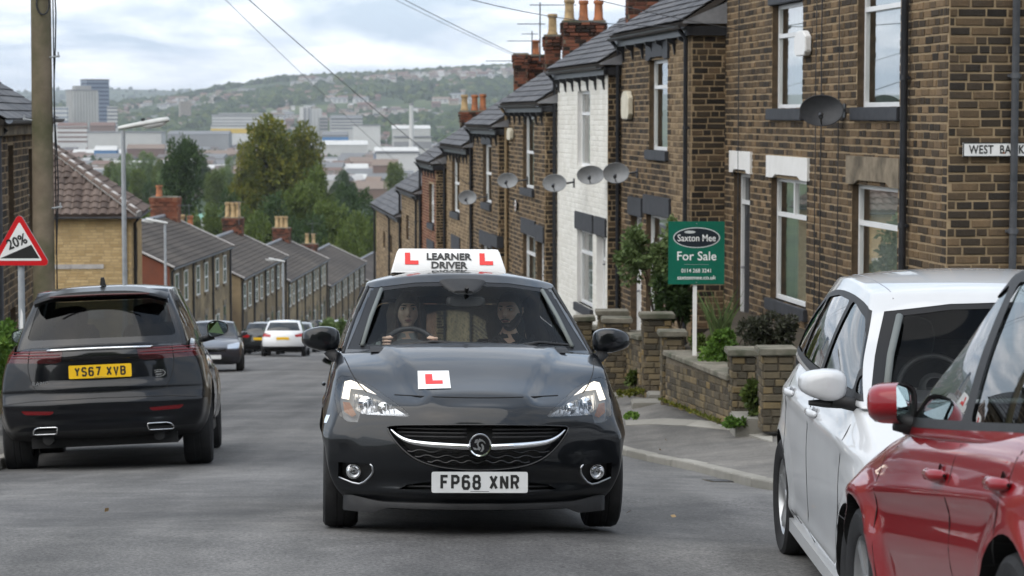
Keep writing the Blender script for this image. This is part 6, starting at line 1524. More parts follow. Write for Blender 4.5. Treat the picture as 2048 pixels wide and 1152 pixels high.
def wheel(parent, x, y, Rr, wd, side, spokes=5, rimr=None, rimmat='alloy', twin=True):
    """side: +1 outer face towards +y"""
    w_ = link('wheel', None, parent, Matrix.Translation((x, y, Rr))); w_.empty_display_size = .1; rimr = rimr or Rr*.66
    M_ = Matrix.Rotation(R(-90 if side > 0 else 90), 4, 'X'); h = wd/2
    t = MB(); t.lathe([(rimr*.96,-h*.8),(rimr*1.02,-h*.9),(Rr*.9,-h),(Rr*.965,-h*.88),(Rr,-h*.6),(Rr*1.0,-h*.24),(Rr*.988,-h*.22),(Rr*.988,-h*.17),(Rr,-h*.15),(Rr,h*.15),(Rr*.988,h*.17),(Rr*.988,h*.22),(Rr,h*.24),(Rr,h*.6),(Rr*.965,h*.88),(Rr*.9,h),(rimr*1.02,h*.9),(rimr*.96,h*.8)], M_, 56); t.build('tyre', MT['rubber'], w_, smooth=True, angle=35)
    r = MB(); r.lathe([(rimr*.9,-h*.75),(rimr*.93,h*.5),(rimr*.955,h*.78),(rimr*1.0,h*.86),(rimr*1.03,h*.84)], M_, 48); r.lathe([(0,h*.30),(rimr*.9,h*.0)], M_, 32)
    rim = r.build('rim', MT[rimmat], w_, smooth=True, angle=40)
    d = MB(); d.lathe([(0,-h*.1),(rimr*.62,-h*.1),(rimr*.62,-h*.2)], M_, 24); d.build('brake_disc', MT['satin'], w_)
    rd = MB(); rd.lathe([(0,h*.02),(rimr*.92,h*.02)], M_, 32); rd.build('dark_well', MT['darkmetal'], w_)
    k = MB()
    for i in range(spokes):
        for off in ((-.09, .09) if twin else (0,)):
            a = 2*math.pi*i/spokes+.3; ca, sa = math.cos(a), math.sin(a); cb, sb = math.cos(a+off), math.sin(a+off); pts = []
            for (rr, zz, ww) in ((rimr*.12, h*.62, .032), (rimr*.5, h*.70, .026), (rimr*.96, h*.74, .024)):
                c_ = Vector((ca*rr, sa*rr, zz)) if rr < rimr*.2 else Vector((cb*rr, sb*rr, zz)); tn = Vector((-sb, cb, 0)); pts.append([M_ @ (c_+tn*ww*.5), M_ @ (c_-tn*ww*.5), M_ @ (c_-tn*ww*.55-Vector((0,0,.045))), M_ @ (c_+tn*ww*.55-Vector((0,0,.045)))])
            k.grid(pts, wrap=True)
    k.lathe([(0,h*.72),(rimr*.16,h*.70),(rimr*.2,h*.58)], M_, 20); k.build('spokes', MT[rimmat], w_, fix=True)
    return w_
def number_plate(parent, s, M_, yellow=False, sc=1.0):
    F = lambda a, b, h: M_ @ Vector((h, a*sc, b*sc))
    poly = round_poly([(-.26,-.0555),(.26,-.0555),(.26,.0555),(-.26,.0555)], .012); m = MB(); m.prism(poly, 0, .004, F); p = m.build('number_plate', MT['plate_y' if yellow else 'plate_w'], parent, fix=True)
    plate_text(p, s, lambda a, b, h: F(a, b, .0045+h), MT['ink']); k = MB(); k.prism([(-.05,-.050),(.05,-.050),(.05,-.047),(-.05,-.047)], .0042, .0046, F); k.build('maker_line', MT['greypipe'], p); return p
def seat(parent, x, y, z=.30, tilt=.25, mat='fabric', head=True, w_=.5):
    m = MB(); rows = []
    for (t, d, ww) in ((0,.02,.40),(.1,.07,.47),(.35,.085,.50),(.55,.07,.46),(.62,.03,.36)):
        c_ = Vector((x-.25-t*math.sin(tilt), y, z+.12+t)); rows.append([c_+Vector((d*math.cos(a)*1.0, ww*w_*math.sin(a), 0)) for a in [2*math.pi*k/16 for k in range(16)]])
    m.grid(rows, wrap=True); m.add(rows[-1], [tuple(range(16))]); s_ = m.build('seat', MT[mat], parent, smooth=True, fix=True)
    b = MB(); rows = []
    for (dx, hh, ww) in ((-.28,.05,.42),(-.2,.09,.5),(.1,.10,.5),(.26,.07,.46),(.30,.02,.40)): rows.append([Vector((x+dx, y+ww*w_*math.cos(a), z+.08+hh*math.sin(a))) for a in [2*math.pi*k/16 for k in range(16)]])
    b.grid(rows, wrap=True); b.build('cushion', MT[mat], s_, smooth=True)
    if head:
        h = MB(); rows = []; hz0 = z+.82
        for (t, rr) in ((-.11,.3),(-.085,.85),(0,1),(.085,.85),(.11,.3)): rows.append([Vector((x-.27-(.72+t)*math.sin(tilt)*.75+.055*rr*math.cos(a), y+.135*rr*math.sin(a), hz0+t)) for a in [2*math.pi*k/16 for k in range(16)]])
        h.grid(rows, wrap=True); h.add(rows[0], [tuple(range(16))]); h.add(rows[-1], [tuple(range(16))]); h.build('head_restraint', MT[mat], s_, smooth=True, fix=True)
    return s_
def blob_grid(prof, n=20, e=1.0):
    """prof rows: (centre, axis_a, axis_b) ellipses -> MB surface closed at both ends"""
    m = MB(); sg_ = lambda v: math.copysign(abs(v)**e, v); rows = [[c_+a*sg_(math.cos(q))+b*sg_(math.sin(q)) for q in [2*math.pi*k/n for k in range(n)]] for c_, a, b in prof]; m.grid(rows, wrap=True); m.add(rows[0], [tuple(range(n))]); m.add(rows[-1], [tuple(range(n))[::-1]]); return m
def door_mirror(parent, x, y, z, side, paintm, W=.20, H=.15, glass_back=True, arm=.1, low=None, yaw=0.0, drop=.55):
    """shaped housing on a short foot; the glass faces backwards (-x), turned by yaw towards the driver"""
    s = side; n = 28; c0 = Vector((x, y+s*(arm+W*.5), z)); Rz = Matrix.Rotation(s*yaw, 3, 'Z')
    def ring(k, dx, ky=1.0):
        out = []
        for a in [2*math.pi*j/n for j in range(n)]:
            ca, sa = math.cos(a), math.sin(a); e = .62; py = math.copysign(abs(ca)**e, ca); pz = math.copysign(abs(sa)**e, sa)
            tp = 1-.24*max(0, py)-(.12*py if pz < 0 else 0); out.append(c0+Rz @ Vector((dx-.022*(py*k)**2-.02*max(0, py*k), s*W*.5*k*ky*py, H*.5*k*pz*tp)))
        return out
    rows = [ring(.12,.070), ring(.5,.069), ring(.76,.063), ring(.91,.048), ring(.98,.018), ring(1.0,-.03), ring(.985,-.052)]
    m = MB(); m.grid(rows, wrap=True); m.add(rows[0], [tuple(range(n))]); h = m.build('door_mirror', paintm, parent, smooth=True, fix=True)
    f = MB(); r3 = ring(.975, -.050); r4 = ring(.90, -.050); r5 = ring(.90, -.036); f.grid([r3, r4, r5], wrap=True); f.build('bezel', MT['plastic'], h, smooth=True, angle=30)
    g = MB(); g.add(ring(.905, -.038), [tuple(range(n))]); g.build('glass', MT['mirrorglass'], h)
    a = MB(); a.tube([(x+.02, y-s*.06, z-H*drop*1.25), (x+.015, y+s*arm*.4, z-H*drop*1.05), (x+.01, y+s*(arm+W*.30), z-H*.44)], [.030,.034,.036], 12); a.build('stalk', MT['plastic'] if low is None else low, h, smooth=True)
    return h
def arch_poly(x, zc, r, flat=.0): return [(x+r*math.cos(a), zc+r*math.sin(a)) for a in [math.pi*2*i/40 for i in range(40)]]
def wheel_arches(sh, car, xs, Rr, gap=.055, rid=90, inner=.32, width=None):
    for i, x in enumerate(xs):
        for s in (1, -1):
            poly = arch_poly(x, Rr+.0, Rr+gap); sh.cut(poly, 'xz', rid+i*2+(s > 0), lambda f, s=s: f.normal.y*s > -.25 and f.calc_center_median().y*s > .35)
            sh.rim(rid+i*2+(s > 0), 'arch_liner', MT['darkmetal'], car, inn=-inner)
def underside(car, x0, x1, w_, z0, z1):
    m = MB(); m.box((x0,-w_,z0), (x1,w_,z1)); return m.build('underbody', MT['darkmetal'], car)
def make_tub(sp, lv=2):
    xr_c, xf_c = sp['xr'], sp['xf']
    def P(u, v, w_):
        x0 = xr_c+(xf_c-xr_c)*u; av = abs(v); zt = sinterp(sp['top'], x0); zb = sinterp(sp['bot'], x0); cr = interp(sp['crown'], x0)
        z = zb+w_*(zt-cr*av**2.2-zb)
        bf = max(0, (u-.6)/.4)**2; br = max(0, (.4-u)/.4)**2
        x = x0+bf*(sinterp(sp['nose'], z)-sp['sf'][0]*av**sp['sf'][1]-xf_c)+br*(sinterp(sp['tail'], z)+sp['sr'][0]*av**sp['sr'][1]-xr_c)
        y = v*sinterp(sp['W'], x)*sinterp(sp['prof'], w_); return (x, y, z)
    us = sp.get('us', [0,.02,.05,.09,.14,.2,.27,.34,.42,.5,.58,.66,.73,.79,.84,.885,.92,.95,.975,.99,1]); vs = [-1,-.965,-.88,-.74,-.56,-.37,-.18,0,.18,.37,.56,.74,.88,.965,1]; ws = sp.get('ws', [0,.05,.13,.24,.36,.48,.6,.72,.83,.92,.97,1])
    return lattice(P, us, vs, ws, lv)
def make_cabin(sp, lv=2):
    def P(u, v, w_):
        av = abs(v); xf = sinterp(sp['scr'], w_)-sp['csf'][0]*av**sp['csf'][1]; xr = sinterp(sp['bak'], w_)+sp['csr'][0]*av**sp['csr'][1]; x = xr+(xf-xr)*u
        zb = sp['belt'] if not callable(sp['belt']) else sp['belt'](x); zt = sinterp(sp['roof'], x)-sp['rc']*av**2.4; z = zb+w_*(zt-zb); y = v*(sinterp(sp['Wb'], x)+(sinterp(sp['Wr'], x)-sinterp(sp['Wb'], x))*sinterp(sp['tum'], w_)); return (x, y, z)
    us = [0,.02,.07,.15,.26,.38,.5,.62,.74,.85,.93,.98,1]; vs = [-1,-.965,-.86,-.66,-.44,-.22,0,.22,.44,.66,.86,.965,1]; ws = [0,.08,.2,.36,.52,.68,.82,.92,.975,1]
    return lattice(P, us, vs, ws, lv)
def car_matrix(x, y, z, fwd, roll=0.0):
    X = Vector(fwd).normalized(); Y = Vector((0,0,1)).cross(X).normalized(); Z = X.cross(Y); m = basis((x, y, z), X, Y, Z)
    return m @ Matrix.Rotation(roll, 4, 'X')
FRONT = lambda f: f.normal.x > .12 and f.calc_center_median().x > 1.0
BACK = lambda f: f.normal.x < -.12 and f.calc_center_median().x < -1.0
SIDE = lambda s, t=.35: (lambda f: f.normal.y*s > max(t, .3) and abs(f.normal.x) < .55)
SCREEN = lambda f: f.normal.x > .30
# ------------------------------------------------------------------ the learner car (seen from the front)
def inset(sh, poly, ax, sign, depth, mat, name, parent, flat=None):
    m = MB(); P = []
    for p in poly: l, n = sh.shoot(p[0], p[1], ax, sign); P.append(l-n*depth)
    m.add(P, [tuple(range(len(P)))]); return m.build(name, mat, parent)
def bar_on(sh, pts, ax, sign, radii, mat, name, parent, lift=0.0, sub=6, n=8):
    P = smooth_poly(pts, sub, closed=False); Q = []; k = len(P)
    for p in P: l, nn = sh.shoot(p[0], p[1], ax, sign); Q.append(l+nn*lift)
    rr = [interp([(i/(len(radii)-1), r) for i, r in enumerate(radii)], j/(k-1)) for j in range(k)]
    m = MB(); m.tube(Q, rr, n); return m.build(name, mat, parent, smooth=True)
def steering(car, c, tilt, r=.18):
    M_ = Matrix.Translation(c) @ Matrix.Rotation(-tilt, 4, 'Y'); m = MB(); m.tube([M_ @ Vector((0, r*math.cos(a), r*math.sin(a))) for a in [2*math.pi*i/32 for i in range(33)]], .016, 10, cap=False)
    w_ = m.build('steering_wheel', MT['plastic'], car, smooth=True); h = MB(); h.lathe([(0,.02),(.07,.015),(.085,-.03),(.05,-.05)], M_ @ Matrix.Rotation(R(-90), 4, 'Y'), 20)
    for a in (R(0), R(180), R(270)): h.tube([M_ @ Vector((0,0,0)), M_ @ Vector((0, r*math.cos(a), r*math.sin(a)))], .017, 8)
    h.build('hub', MT['plastic'], w_, smooth=True); return M_
def build_corsa():
    fy, wb = 13.82, 2.51; zf, zr = rp(fy), rp(fy+wb*.994); f = Vector((.0797, -.99, (zf-zr)/wb)).normalized(); bx = -.168-.0805*(fy-12.85)+f.x*0
    mid = Vector((bx, fy, zf))-f*(wb/2); car = thing('learner_car', 'dark grey hatchback with learner roof sign driving up the middle of the road', 'car', mtx=car_matrix(mid.x, mid.y, mid.z-.0, f, R(-0.8)))
    pt = paint('charcoal_paint', lin(.0035,.0045,.0062), dirt=.04, cior=1.37); P_ = MT['plastic']
    sp = dict(xr=-1.94, xf=2.06, top=[(-1.95,.97),(-1.5,1.02),(.8,1.055),(1.0,1.04),(1.25,.995),(1.5,.93),(1.72,.858),(1.88,.792),(2.06,.69)], bot=[(-1.95,.28),(-1.5,.17),(1.4,.13),(1.7,.105),(2.06,.11)], crown=[(-2,.03),(.6,.04),(1.2,.06),(1.5,.025),(1.7,.0),(2.06,.0)],
      nose=[(.08,1.93),(.16,1.985),(.26,2.02),(.36,2.05),(.48,2.06),(.58,2.05),(.64,2.03),(.70,1.985),(.75,1.93),(.82,1.82)], tail=[(.2,-1.86),(.4,-1.94),(.7,-1.95),(.9,-1.92),(1.1,-1.86)], sf=(.40,2.5), sr=(.28,3.0),
      W=[(-1.95,.70),(-1.6,.82),(-1.2,.865),(0,.868),(1.2,.874),(1.45,.868),(1.62,.845),(1.75,.80),(1.9,.735),(2.06,.66)], prof=[(0,.80),(.1,.875),(.25,.955),(.42,.992),(.55,1.0),(.68,.995),(.82,.975),(.93,.945),(1,.915)])
    XF, XR, RW = 1.255, -1.255, .312
    def dfm(c):
        for ax_ in (XF, XR):
            r = math.hypot(c.x-ax_, c.z-RW); c.y += math.copysign(.018, c.y)*math.exp(-((r-(RW+.05))/.06)**2) if abs(c.y) > .6 else 0
        # bonnet: raised middle between two creases that run to the headlamps
        if c.z > .62 and c.x > .8:
            t = sstep(.8, 1.0, c.x)*(1-sstep(1.86, 1.98, c.x)); e = .30+.28*max(0, (1.85-c.x)); c.z += .026*t*(1-sstep(e-.02, e+.035, abs(c.y)))
        # side crease along the doors
        if abs(c.y) > .7: c.y += math.copysign(.012, c.y)*math.exp(-((c.z-(.62-.06*c.x))/.05)**2)
        # bumper: shelf under the lamps and swell above the lip
        if c.x > 1.55: k = math.exp(-((c.z-.205)/.03)**2); c.x += .018*k; c.x -= .012*math.exp(-((c.z-.275)/.04)**2)*(1 if abs(c.y) < .6 else .3)
        return c
    sh = Shell(make_tub(sp), dfm)
    HL = [(.766,.855),(.70,.842),(.60,.795),(.50,.728),(.42,.668),(.392,.636),(.405,.628),(.668,.640),(.682,.594),(.74,.596),(.792,.635),(.812,.735),(.798,.838)]
    GR = [(-0.515,0.568),(-0.467,0.580),(-0.217,0.586),(0.000,0.587),(0.217,0.586),(0.467,0.580),(0.515,0.568),(0.494,0.525),(0.445,0.465),(0.380,0.410),(0.293,0.370),(0.174,0.346),(0.000,0.337),(-0.174,0.346),(-0.293,0.370),(-0.380,0.410),(-0.445,0.465),(-0.494,0.525)]
    SLOT = [(-.45,.226),(.45,.226),(.40,.252),(.30,.268),(-.30,.268),(-.40,.252)]
    FOG = [(.79,.368),(.62,.362),(.592,.345),(.597,.305),(.668,.244),(.79,.278)]
    for s in (1, -1):
        sg = (lambda p: p if s > 0 else flip(p))
        sh.cut(sg(HL), 'yz', 1 if s > 0 else 11, FRONT); sh.cut(sg(FOG), 'yz', 4 if s > 0 else 14, FRONT)
    sh.cut(GR, 'yz', 2, FRONT); sh.cut(SLOT, 'yz', 3, FRONT); wheel_arches(sh, car, (XF, XR), RW, .05)
    sh.cut([(-1.75,-.75),(.93,-.75),(.99,0),(.93,.75),(-1.75,.75)], 'xy', 99, lambda f_: f_.normal.z > .5 and f_.calc_center_median().z > .85)
    body = sh.emit(0, 'body', pt, car)
    # lamps
    for s, rid in ((1, 1), (-1, 11)):
        sg = (lambda p: p if s > 0 else flip(p)); lamp_ = sh.emit(rid, 'headlight', MT['lens'], car, -.001)
        sh.emit(rid, 'lamp_housing', MT['lampgreyin'], lamp_, -.05); sh.rim(rid, 'lamp_edge', MT['gloss'], lamp_, -.05)
        inset(sh, sg([(.758,.830),(.722,.838),(.655,.812),(.575,.758),(.655,.784),(.725,.790),(.735,.728),(.778,.735)]), 'yz', 1, .012, MT['drl'], 'running_light', lamp_)
        inset(sh, sg([(.718,.778),(.66,.772),(.565,.744),(.48,.700),(.412,.645),(.665,.655),(.705,.685)]), 'yz', 1, .035, MT['reflector'], 'reflector_bowl', lamp_)
        for (y_, z_, r_) in ((.645,.715,.040),(.545,.69,.032)):
            l, n = sh.shoot(s*y_, z_, 'yz', 1); q = MB(); q.lathe([(0,-.004),(r_*.35,.0),(r_*.4,-.02),(r_,.004),(r_*1.04,-.003)], Matrix.Translation(l-n*.022) @ Vector((1, .15*s, 0)).normalized().to_track_quat('Z', 'Y').to_matrix().to_4x4(), 20); q.build('bulb_cup', MT['chrome'], lamp_, smooth=True)
        for k in range(9):
            y_ = .70-.026*k; a_, b_ = sh.shoot(s*y_, .76-.006*k-(.02 if k > 4 else 0), 'yz', 1)[0], sh.shoot(s*y_, .668, 'yz', 1)[0]; q = MB(); q.tube([a_+Vector((-.028,0,0)), b_+Vector((-.028,0,0))], .0035, 5); q.build('lens_rib', MT['satin'], lamp_)
        inset(sh, sg([(.775,.722),(.735,.718),(.70,.645),(.725,.632),(.77,.665)]), 'yz', 1, .022, MT['amber'], 'indicator', lamp_)
        fr = 4 if s > 0 else 14; fg = sh.emit(fr, 'fog_recess', MT['plastic'], car, -.045); sh.rim(fr, 'recess_edge', MT['gloss'], fg, -.045)
        l, n = sh.shoot(s*.702, .318, 'yz', 1); Mq = Matrix.Translation(l+Vector((-.03,0,0))) @ Vector((1, s*.12, 0)).normalized().to_track_quat('Z', 'Y').to_matrix().to_4x4()
        q = MB(); q.lathe([(.0,.012),(.034,.008),(.037,.0)], Mq, 24); q.build('fog_lamp', MT['lens'], fg, smooth=True); q = MB(); q.lathe([(0,-.02),(.034,-.002),(.042,.004),(.044,-.004)], Mq, 24); q.build('fog_bowl', MT['reflector'], fg, smooth=True)
        q = MB(); q.lathe([(.008,.004),(.011,-.004),(.0,-.012)], Mq, 12); q.build('fog_bulb', MT['chrome'], fg)
        bar_on(sh, sg([(.61,.362),(.596,.345),(.6,.305),(.668,.248),(.785,.284)])[::1], 'yz', 1, [.004,.006,.007,.006,.004], MT['satin'], 'fog_trim', fg, .001, 3)
    # black lip under the bumper, deeper at the corners
    q = MB(); rows = []
    for i in range(61):
        y_ = -.84+1.68*i/60; ay = abs(y_); xs_ = sh.shoot(max(-.80, min(.80, y_)), .17, 'yz', 1)[0].x-(.10*max(0, ay-.78)/.06 if ay > .78 else 0); zt = .150+.045*sstep(.50, .82, ay); zb = .118-.030*sstep(.50, .60, ay)+.012*sstep(.6, .84, ay); ex = .012+.020*sstep(.5, .62, ay)
        rows.append([Vector((xs_-.02, y_, zt+.006)), Vector((xs_+ex*.6, y_, zt)), Vector((xs_+ex, y_, (zt+zb)/2)), Vector((xs_+ex*.8, y_, zb)), Vector((xs_-.12, y_, zb+.01))])
    q.grid(rows); q.build('bumper_lip', P_, car, smooth=True, angle=50)
    # grille
    gr = sh.emit(2, 'grille', MT['darkmetal'], car, -.07); sh.rim(2, 'grille_edge', pt, gr, -.075)
    sh.line([(p[0], p[1]) for p in smooth_poly(GR+[GR[0]], 3, False)], 'yz', 1, .005, MT['gloss'], 'grille_seal', gr, 0)
    for s in (1, -1):
        bar_on(sh, [(s*0.060,0.466),(s*0.174,0.471),(s*0.304,0.480),(s*0.391,0.494),(s*0.450,0.521),(s*0.494,0.558)], 'yz', 1, [.0195,.0195,.018,.0145,.010,.003], MT['chrome'], 'chrome_wing', gr, .004, 5, 10)
        for z_, y1 in ((.566,.475),(.543,.47),(.520,.435)): bar_on(sh, [(s*0.076,z_),(s*0.239,z_+.001),(s*y1,z_+.004)], 'yz', 1, [.006,.006], P_, 'grille_slat', gr, -.03, 4)
    for z_, y1 in ((.438,.42),(.408,.375),(.378,.30)):
        k = 26; pts = [(-y1+2*y1*i/k, z_+.0055*(1 if (i//2) % 2 else -1)*(1 if 0 < i < k else 0)) for i in range(k+1)]; bar_on(sh, pts, 'yz', 1, [.0075,.0075], MT['gloss'], 'grille_slat', gr, -.028, 2)
    sl = sh.emit(3, 'lower_intake', MT['darkmetal'], car, -.06); sh.rim(3, 'intake_edge', MT['gloss'], sl, -.06)
    bar_on(sh, [(-.42,.244),(0,.247),(.42,.244)], 'yz', 1, [.006,.006], P_, 'intake_bar', sl, -.02)
    # badge with a winged emblem
    l, n = sh.shoot(0, .477, 'yz', 1); Mb = Matrix.Translation(Vector((l.x+.012, 0, .477))) @ Matrix.Rotation(R(90), 4, 'Y'); bd = MB(); bd.lathe([(0,-.01),(.0665,-.01),(.0665,.004),(.062,.010),(.055,.008),(.053,.003),(0,.003)], Mb, 40); b_ = bd.build('badge', MT['chrome'], car, smooth=True, angle=50)
    F = lambda a, c_, h: Vector((l.x+.0155+h, a, .477+c_))
    q = MB(); q.prism([(.053*math.cos(t_), .053*math.sin(t_)) for t_ in [2*math.pi*i/36 for i in range(36)]], 0, .0012, F); q.build('badge_field', MT['gloss'], b_, fix=True)
    for poly in ([(-.033,.012),(-.026,.030),(-.012,.033),(-.016,.018),(-.022,.010)], [(-.005,.036),(.012,.030),(.026,.018),(.030,.004),(.020,.016),(.008,.021),(-.004,.018),(-.010,.008),(-.008,-.006),(.004,-.016),(-.002,-.030),(-.020,-.024),(-.012,-.012),(-.020,.004),(-.014,.022)], [(.010,.008),(.020,-.004),(.022,-.022),(.012,-.036),(.000,-.038),(.008,-.024),(.010,-.010),(.004,.002)], [(-.042,-.012),(-.022,-.016),(-.016,-.028),(-.034,-.026)]):
        q = MB(); q.prism(poly, .0012, .005, F); q.build('emblem', MT['chrome'], b_, fix=True)
    l, n = sh.shoot(0, .287, 'yz', 1); number_plate(car, 'FP68 XNR', Matrix.Translation((l.x+.034, 0, .272)) @ Matrix.Rotation(R(-2), 4, 'Y'), sc=1.04)
    q = MB(); q.box((l.x-.03,-.24,.232), (l.x+.026,.24,.312)); q.build('plate_holder', P_, car)
    # learner plate on the bonnet
    c_ = [(-.335,.778),(-.152,.784),(-.152,.882),(-.332,.880)]; lp = sh.patch(c_, 'yz', 1, .004, MT['white'], 'learner_plate', car, 8)
    def qd(u0, u1, v0, v1):
        g = lambda u, v: ((c_[0][0]*(1-u)+c_[1][0]*u)*(1-v)+(c_[3][0]*(1-u)+c_[2][0]*u)*v, (c_[0][1]*(1-u)+c_[1][1]*u)*(1-v)+(c_[3][1]*(1-u)+c_[2][1]*u)*v); return [g(u0, v0), g(u1, v0), g(u1, v1), g(u0, v1)]
    sh.patch(qd(.23,.455,.245,.80), 'yz', 1, .006, MT['redprint'], 'letter_stem', lp, 4); sh.patch(qd(.455,.77,.245,.44), 'yz', 1, .006, MT['redprint'], 'letter_foot', lp, 4)
    # shut lines
    dk = MT['darkmetal']
    sh.line(smooth_poly([(-.47,.748),(-.25,.739),(0,.735),(.25,.739),(.47,.748)], 4, False), 'yz', 1, .0032, dk, 'shut_line', body, .0006)
    for s in (1, -1):
        sh.line(smooth_poly([(1.60,s*.63),(1.35,s*.715),(1.05,s*.755)], 4, False), 'xy', 1, .0035, dk, 'shut_line', body, -.0008)
        sh.line(smooth_poly([(.98,.18),(.95,.4),(.93,.75),(.86,1.0)], 4, False), 'xz', s, .0035, dk, 'shut_line', body, -.0008); sh.line(smooth_poly([(-.22,.18),(-.2,.5),(-.28,1.0)], 4, False), 'xz', s, .0035, dk, 'shut_line', body, -.0008)
        l, n = sh.shoot(-.05, .80, 'xz', s); q = blob_grid([(l+Vector((dx,s*.022,0)), Vector((0,s*.014*k,0)), Vector((0,0,.014*k))) for dx, k in ((-.10,.3),(-.085,.9),(0,1),(.085,.9),(.10,.3))], 10); q.build('door_handle', pt, car, smooth=True, fix=True)
        q = MB(); q.box((-.9,s*.79-.05,.17), (.95,s*.79+.05,.22)); q.build('sill', P_, car)
        sh.patch([(1.52,.585),(1.57,.585),(1.57,.63),(1.52,.63)], 'xz', s, .003, MT['lens'], 'side_repeater', body, 3)
    # cabin
    cb = dict(scr=[(0,1.12),(.12,1.00),(.5,.67),(.85,.375),(1,.20)], bak=[(0,-1.90),(.3,-1.82),(.8,-1.62),(1,-1.5)], csf=(.15,2.4), csr=(.18,2.4), belt=.96, rc=.085, roof=[(-1.6,1.445),(-1.1,1.515),(-.4,1.55),(.0,1.53),(.25,1.488),(.5,1.45)],
      Wb=[(-1.9,.66),(-1.4,.79),(-.4,.82),(.5,.81),(.95,.78)], Wr=[(-1.6,.52),(-.8,.59),(0,.605),(.4,.595)], tum=[(0,0),(.5,.42),(.8,.78),(1,1)])
    ca = Shell(make_cabin(cb))
    FR = [(-.735,1.012),(-.4,1.005),(0,1.0),(.4,1.005),(.735,1.012),(.655,1.20),(.575,1.405),(.30,1.437),(0,1.445),(-.30,1.437),(-.575,1.405),(-.655,1.20)]
    WS = [(-.665,1.036),(-.4,1.026),(0,1.022),(.4,1.026),(.665,1.036),(.60,1.20),(.533,1.385),(.30,1.412),(0,1.418),(-.30,1.412),(-.533,1.385),(-.60,1.20)]
    ca.cut(FR, 'yz', 1, SCREEN); ca.cut(WS, 'yz', 2, SCREEN)
    RWN = [(-.60,1.06),(.60,1.06),(.50,1.36),(-.50,1.36)]; ca.cut(round_poly(RWN, .06), 'yz', 3, BACK)
    SW1 = [(.80,1.02),(.22,1.405),(-.20,1.435),(-.20,1.02)]; SW2 = [(-.28,1.02),(-.28,1.435),(-.85,1.41),(-1.28,1.27),(-1.32,1.06)]
    for s in (1, -1):
        for k, p in enumerate((SW1, SW2)): ca.cut(round_poly(p, .05), 'xz', 10+k, SIDE(s))
    ca.cut([(-1.8,-.74),(1.0,-.74),(1.0,.74),(-1.8,.74)], 'xy', 98, lambda f_: f_.normal.z < -.5)
    ca.emit(0, 'roof_and_pillars', pt, car); fr_ = ca.emit(1, 'screen_border', MT['frit'], car, -.002); ca.emit(2, 'windscreen', MT['screen'], car, -.003)
    ca.emit(3, 'rear_screen', MT['sideglass'], car, -.003)
    for k in (10, 11):
        for s in (1, -1): ca.emit(k, 'side_window', MT['sideglass'], car, -.003, split=lambda c2, s=s: c2.y*s > 0)
    for s in (1, -1): ca.line(smooth_poly([(s*.762,.99),(s*.69,1.2),(s*.598,1.415)], 4, False), 'yz', 1, .010, P_, 'screen_seal', car, 0)
    # scuttle and wipers
    q = MB(); rows = []
    for i in range(21): y_ = -.60+1.20*i/20; xx = 1.115-.26*(abs(y_)/.82)**2.2; rows.append([Vector((xx+.06,y_,.995)), Vector((xx+.02,y_,1.022)), Vector((xx-.08,y_,1.03)), Vector((xx-.1,y_,.94))])
    q.grid(rows); q.build('scuttle', P_, car, smooth=True)
    for (y0, y1) in ((-.52,.08),(.24,.62)):
        a_ = ca.shoot(y0, 1.028, 'yz', 1)[0]+Vector((.02,0,0)); b2 = ca.shoot(y1, 1.045, 'yz', 1)[0]+Vector((.02,0,.0)); m1 = (a_+b2)/2+Vector((.035,0,.022)); q = MB(); q.tube([a_, m1, b2], .009, 6); q.build('wiper', P_, car); q = MB(); q.tube([a_+Vector((.03,-.03,-.02)), m1], .012, 6, r1=.008); q.build('wiper_arm', P_, car)
    # cabin fittings
    q = MB(); rows = []
    for i in range(15): y_ = -.72+1.44*i/14; rows.append([Vector((1.0-.2*(abs(y_)/.8)**2,y_,1.005)), Vector((.72,y_,1.035-.01*math.cos(y_*4))), Vector((.48,y_,1.01)), Vector((.42,y_,.8)), Vector((.5,y_,.5))])
    q.grid(rows); q.build('dashboard', MT['plastic'], car, smooth=True)
    q = blob_grid([(Vector((.50+dx,-.34,1.035)), Vector((0,.13*k,0)), Vector((0,0,.045*k))) for dx, k in ((-.06,.5),(-.02,.9),(.05,1),(.14,.7),(.2,.2))]); q.build('binnacle', P_, car, smooth=True)
    SWM = steering(car, Vector((.36,-.335,.985)), R(26), .182)
    for y_ in (-.335, .335): seat(car, -.12, y_, .36, .22)
    q = MB(); q.box((-1.05,-.62,.5), (-.85,.62,.98)); rs = q.build('rear_bench', MT['fabric'], car)
    for y_ in (-.4, .4): q = blob_grid([(Vector((-.98,y_,1.04+dz)), Vector((.05*k,0,0)), Vector((0,.13*k,0))) for dz, k in ((-.07,.6),(-.04,1),(.04,1),(.07,.6))]); q.build('rear_head_restraint', MT['fabric'], rs, smooth=True, fix=True)
    q = blob_grid([(Vector((.30+dx,.02,1.318)), Vector((0,.125*k,0)), Vector((0,0,.036*k))) for dx, k in ((-.012,.85),(.0,1),(.03,.96),(.04,.8))], 28, .5); mi = q.build('interior_mirror', P_, car, smooth=True, fix=True); q = MB(); q.tube([(.33,.02,1.34),(.42,.02,1.405)], .014, 8); q.build('stem', P_, mi)
    q = blob_grid([(Vector((.345+dx,0.0,1.400-dx*.55)), Vector((0,.10*k,0)), Vector((0,0,.020*k))) for dx, k in ((-.06,1.5),(-.02,1.25),(.03,.9),(.05,.6))], 24, .6); q.build('sensor_housing', P_, car, smooth=True, fix=True)
    q = MB(); rows = [[Vector((x_, -.52+1.04*j/10, 1.455-.02*(x_-.2)**2-.04*((j-5)/5)**2)) for j in range(11)] for x_ in (.18,-.3,-.8,-1.35)]; q.grid(rows); q.build('headlining', MT['headlining'], car, smooth=True)
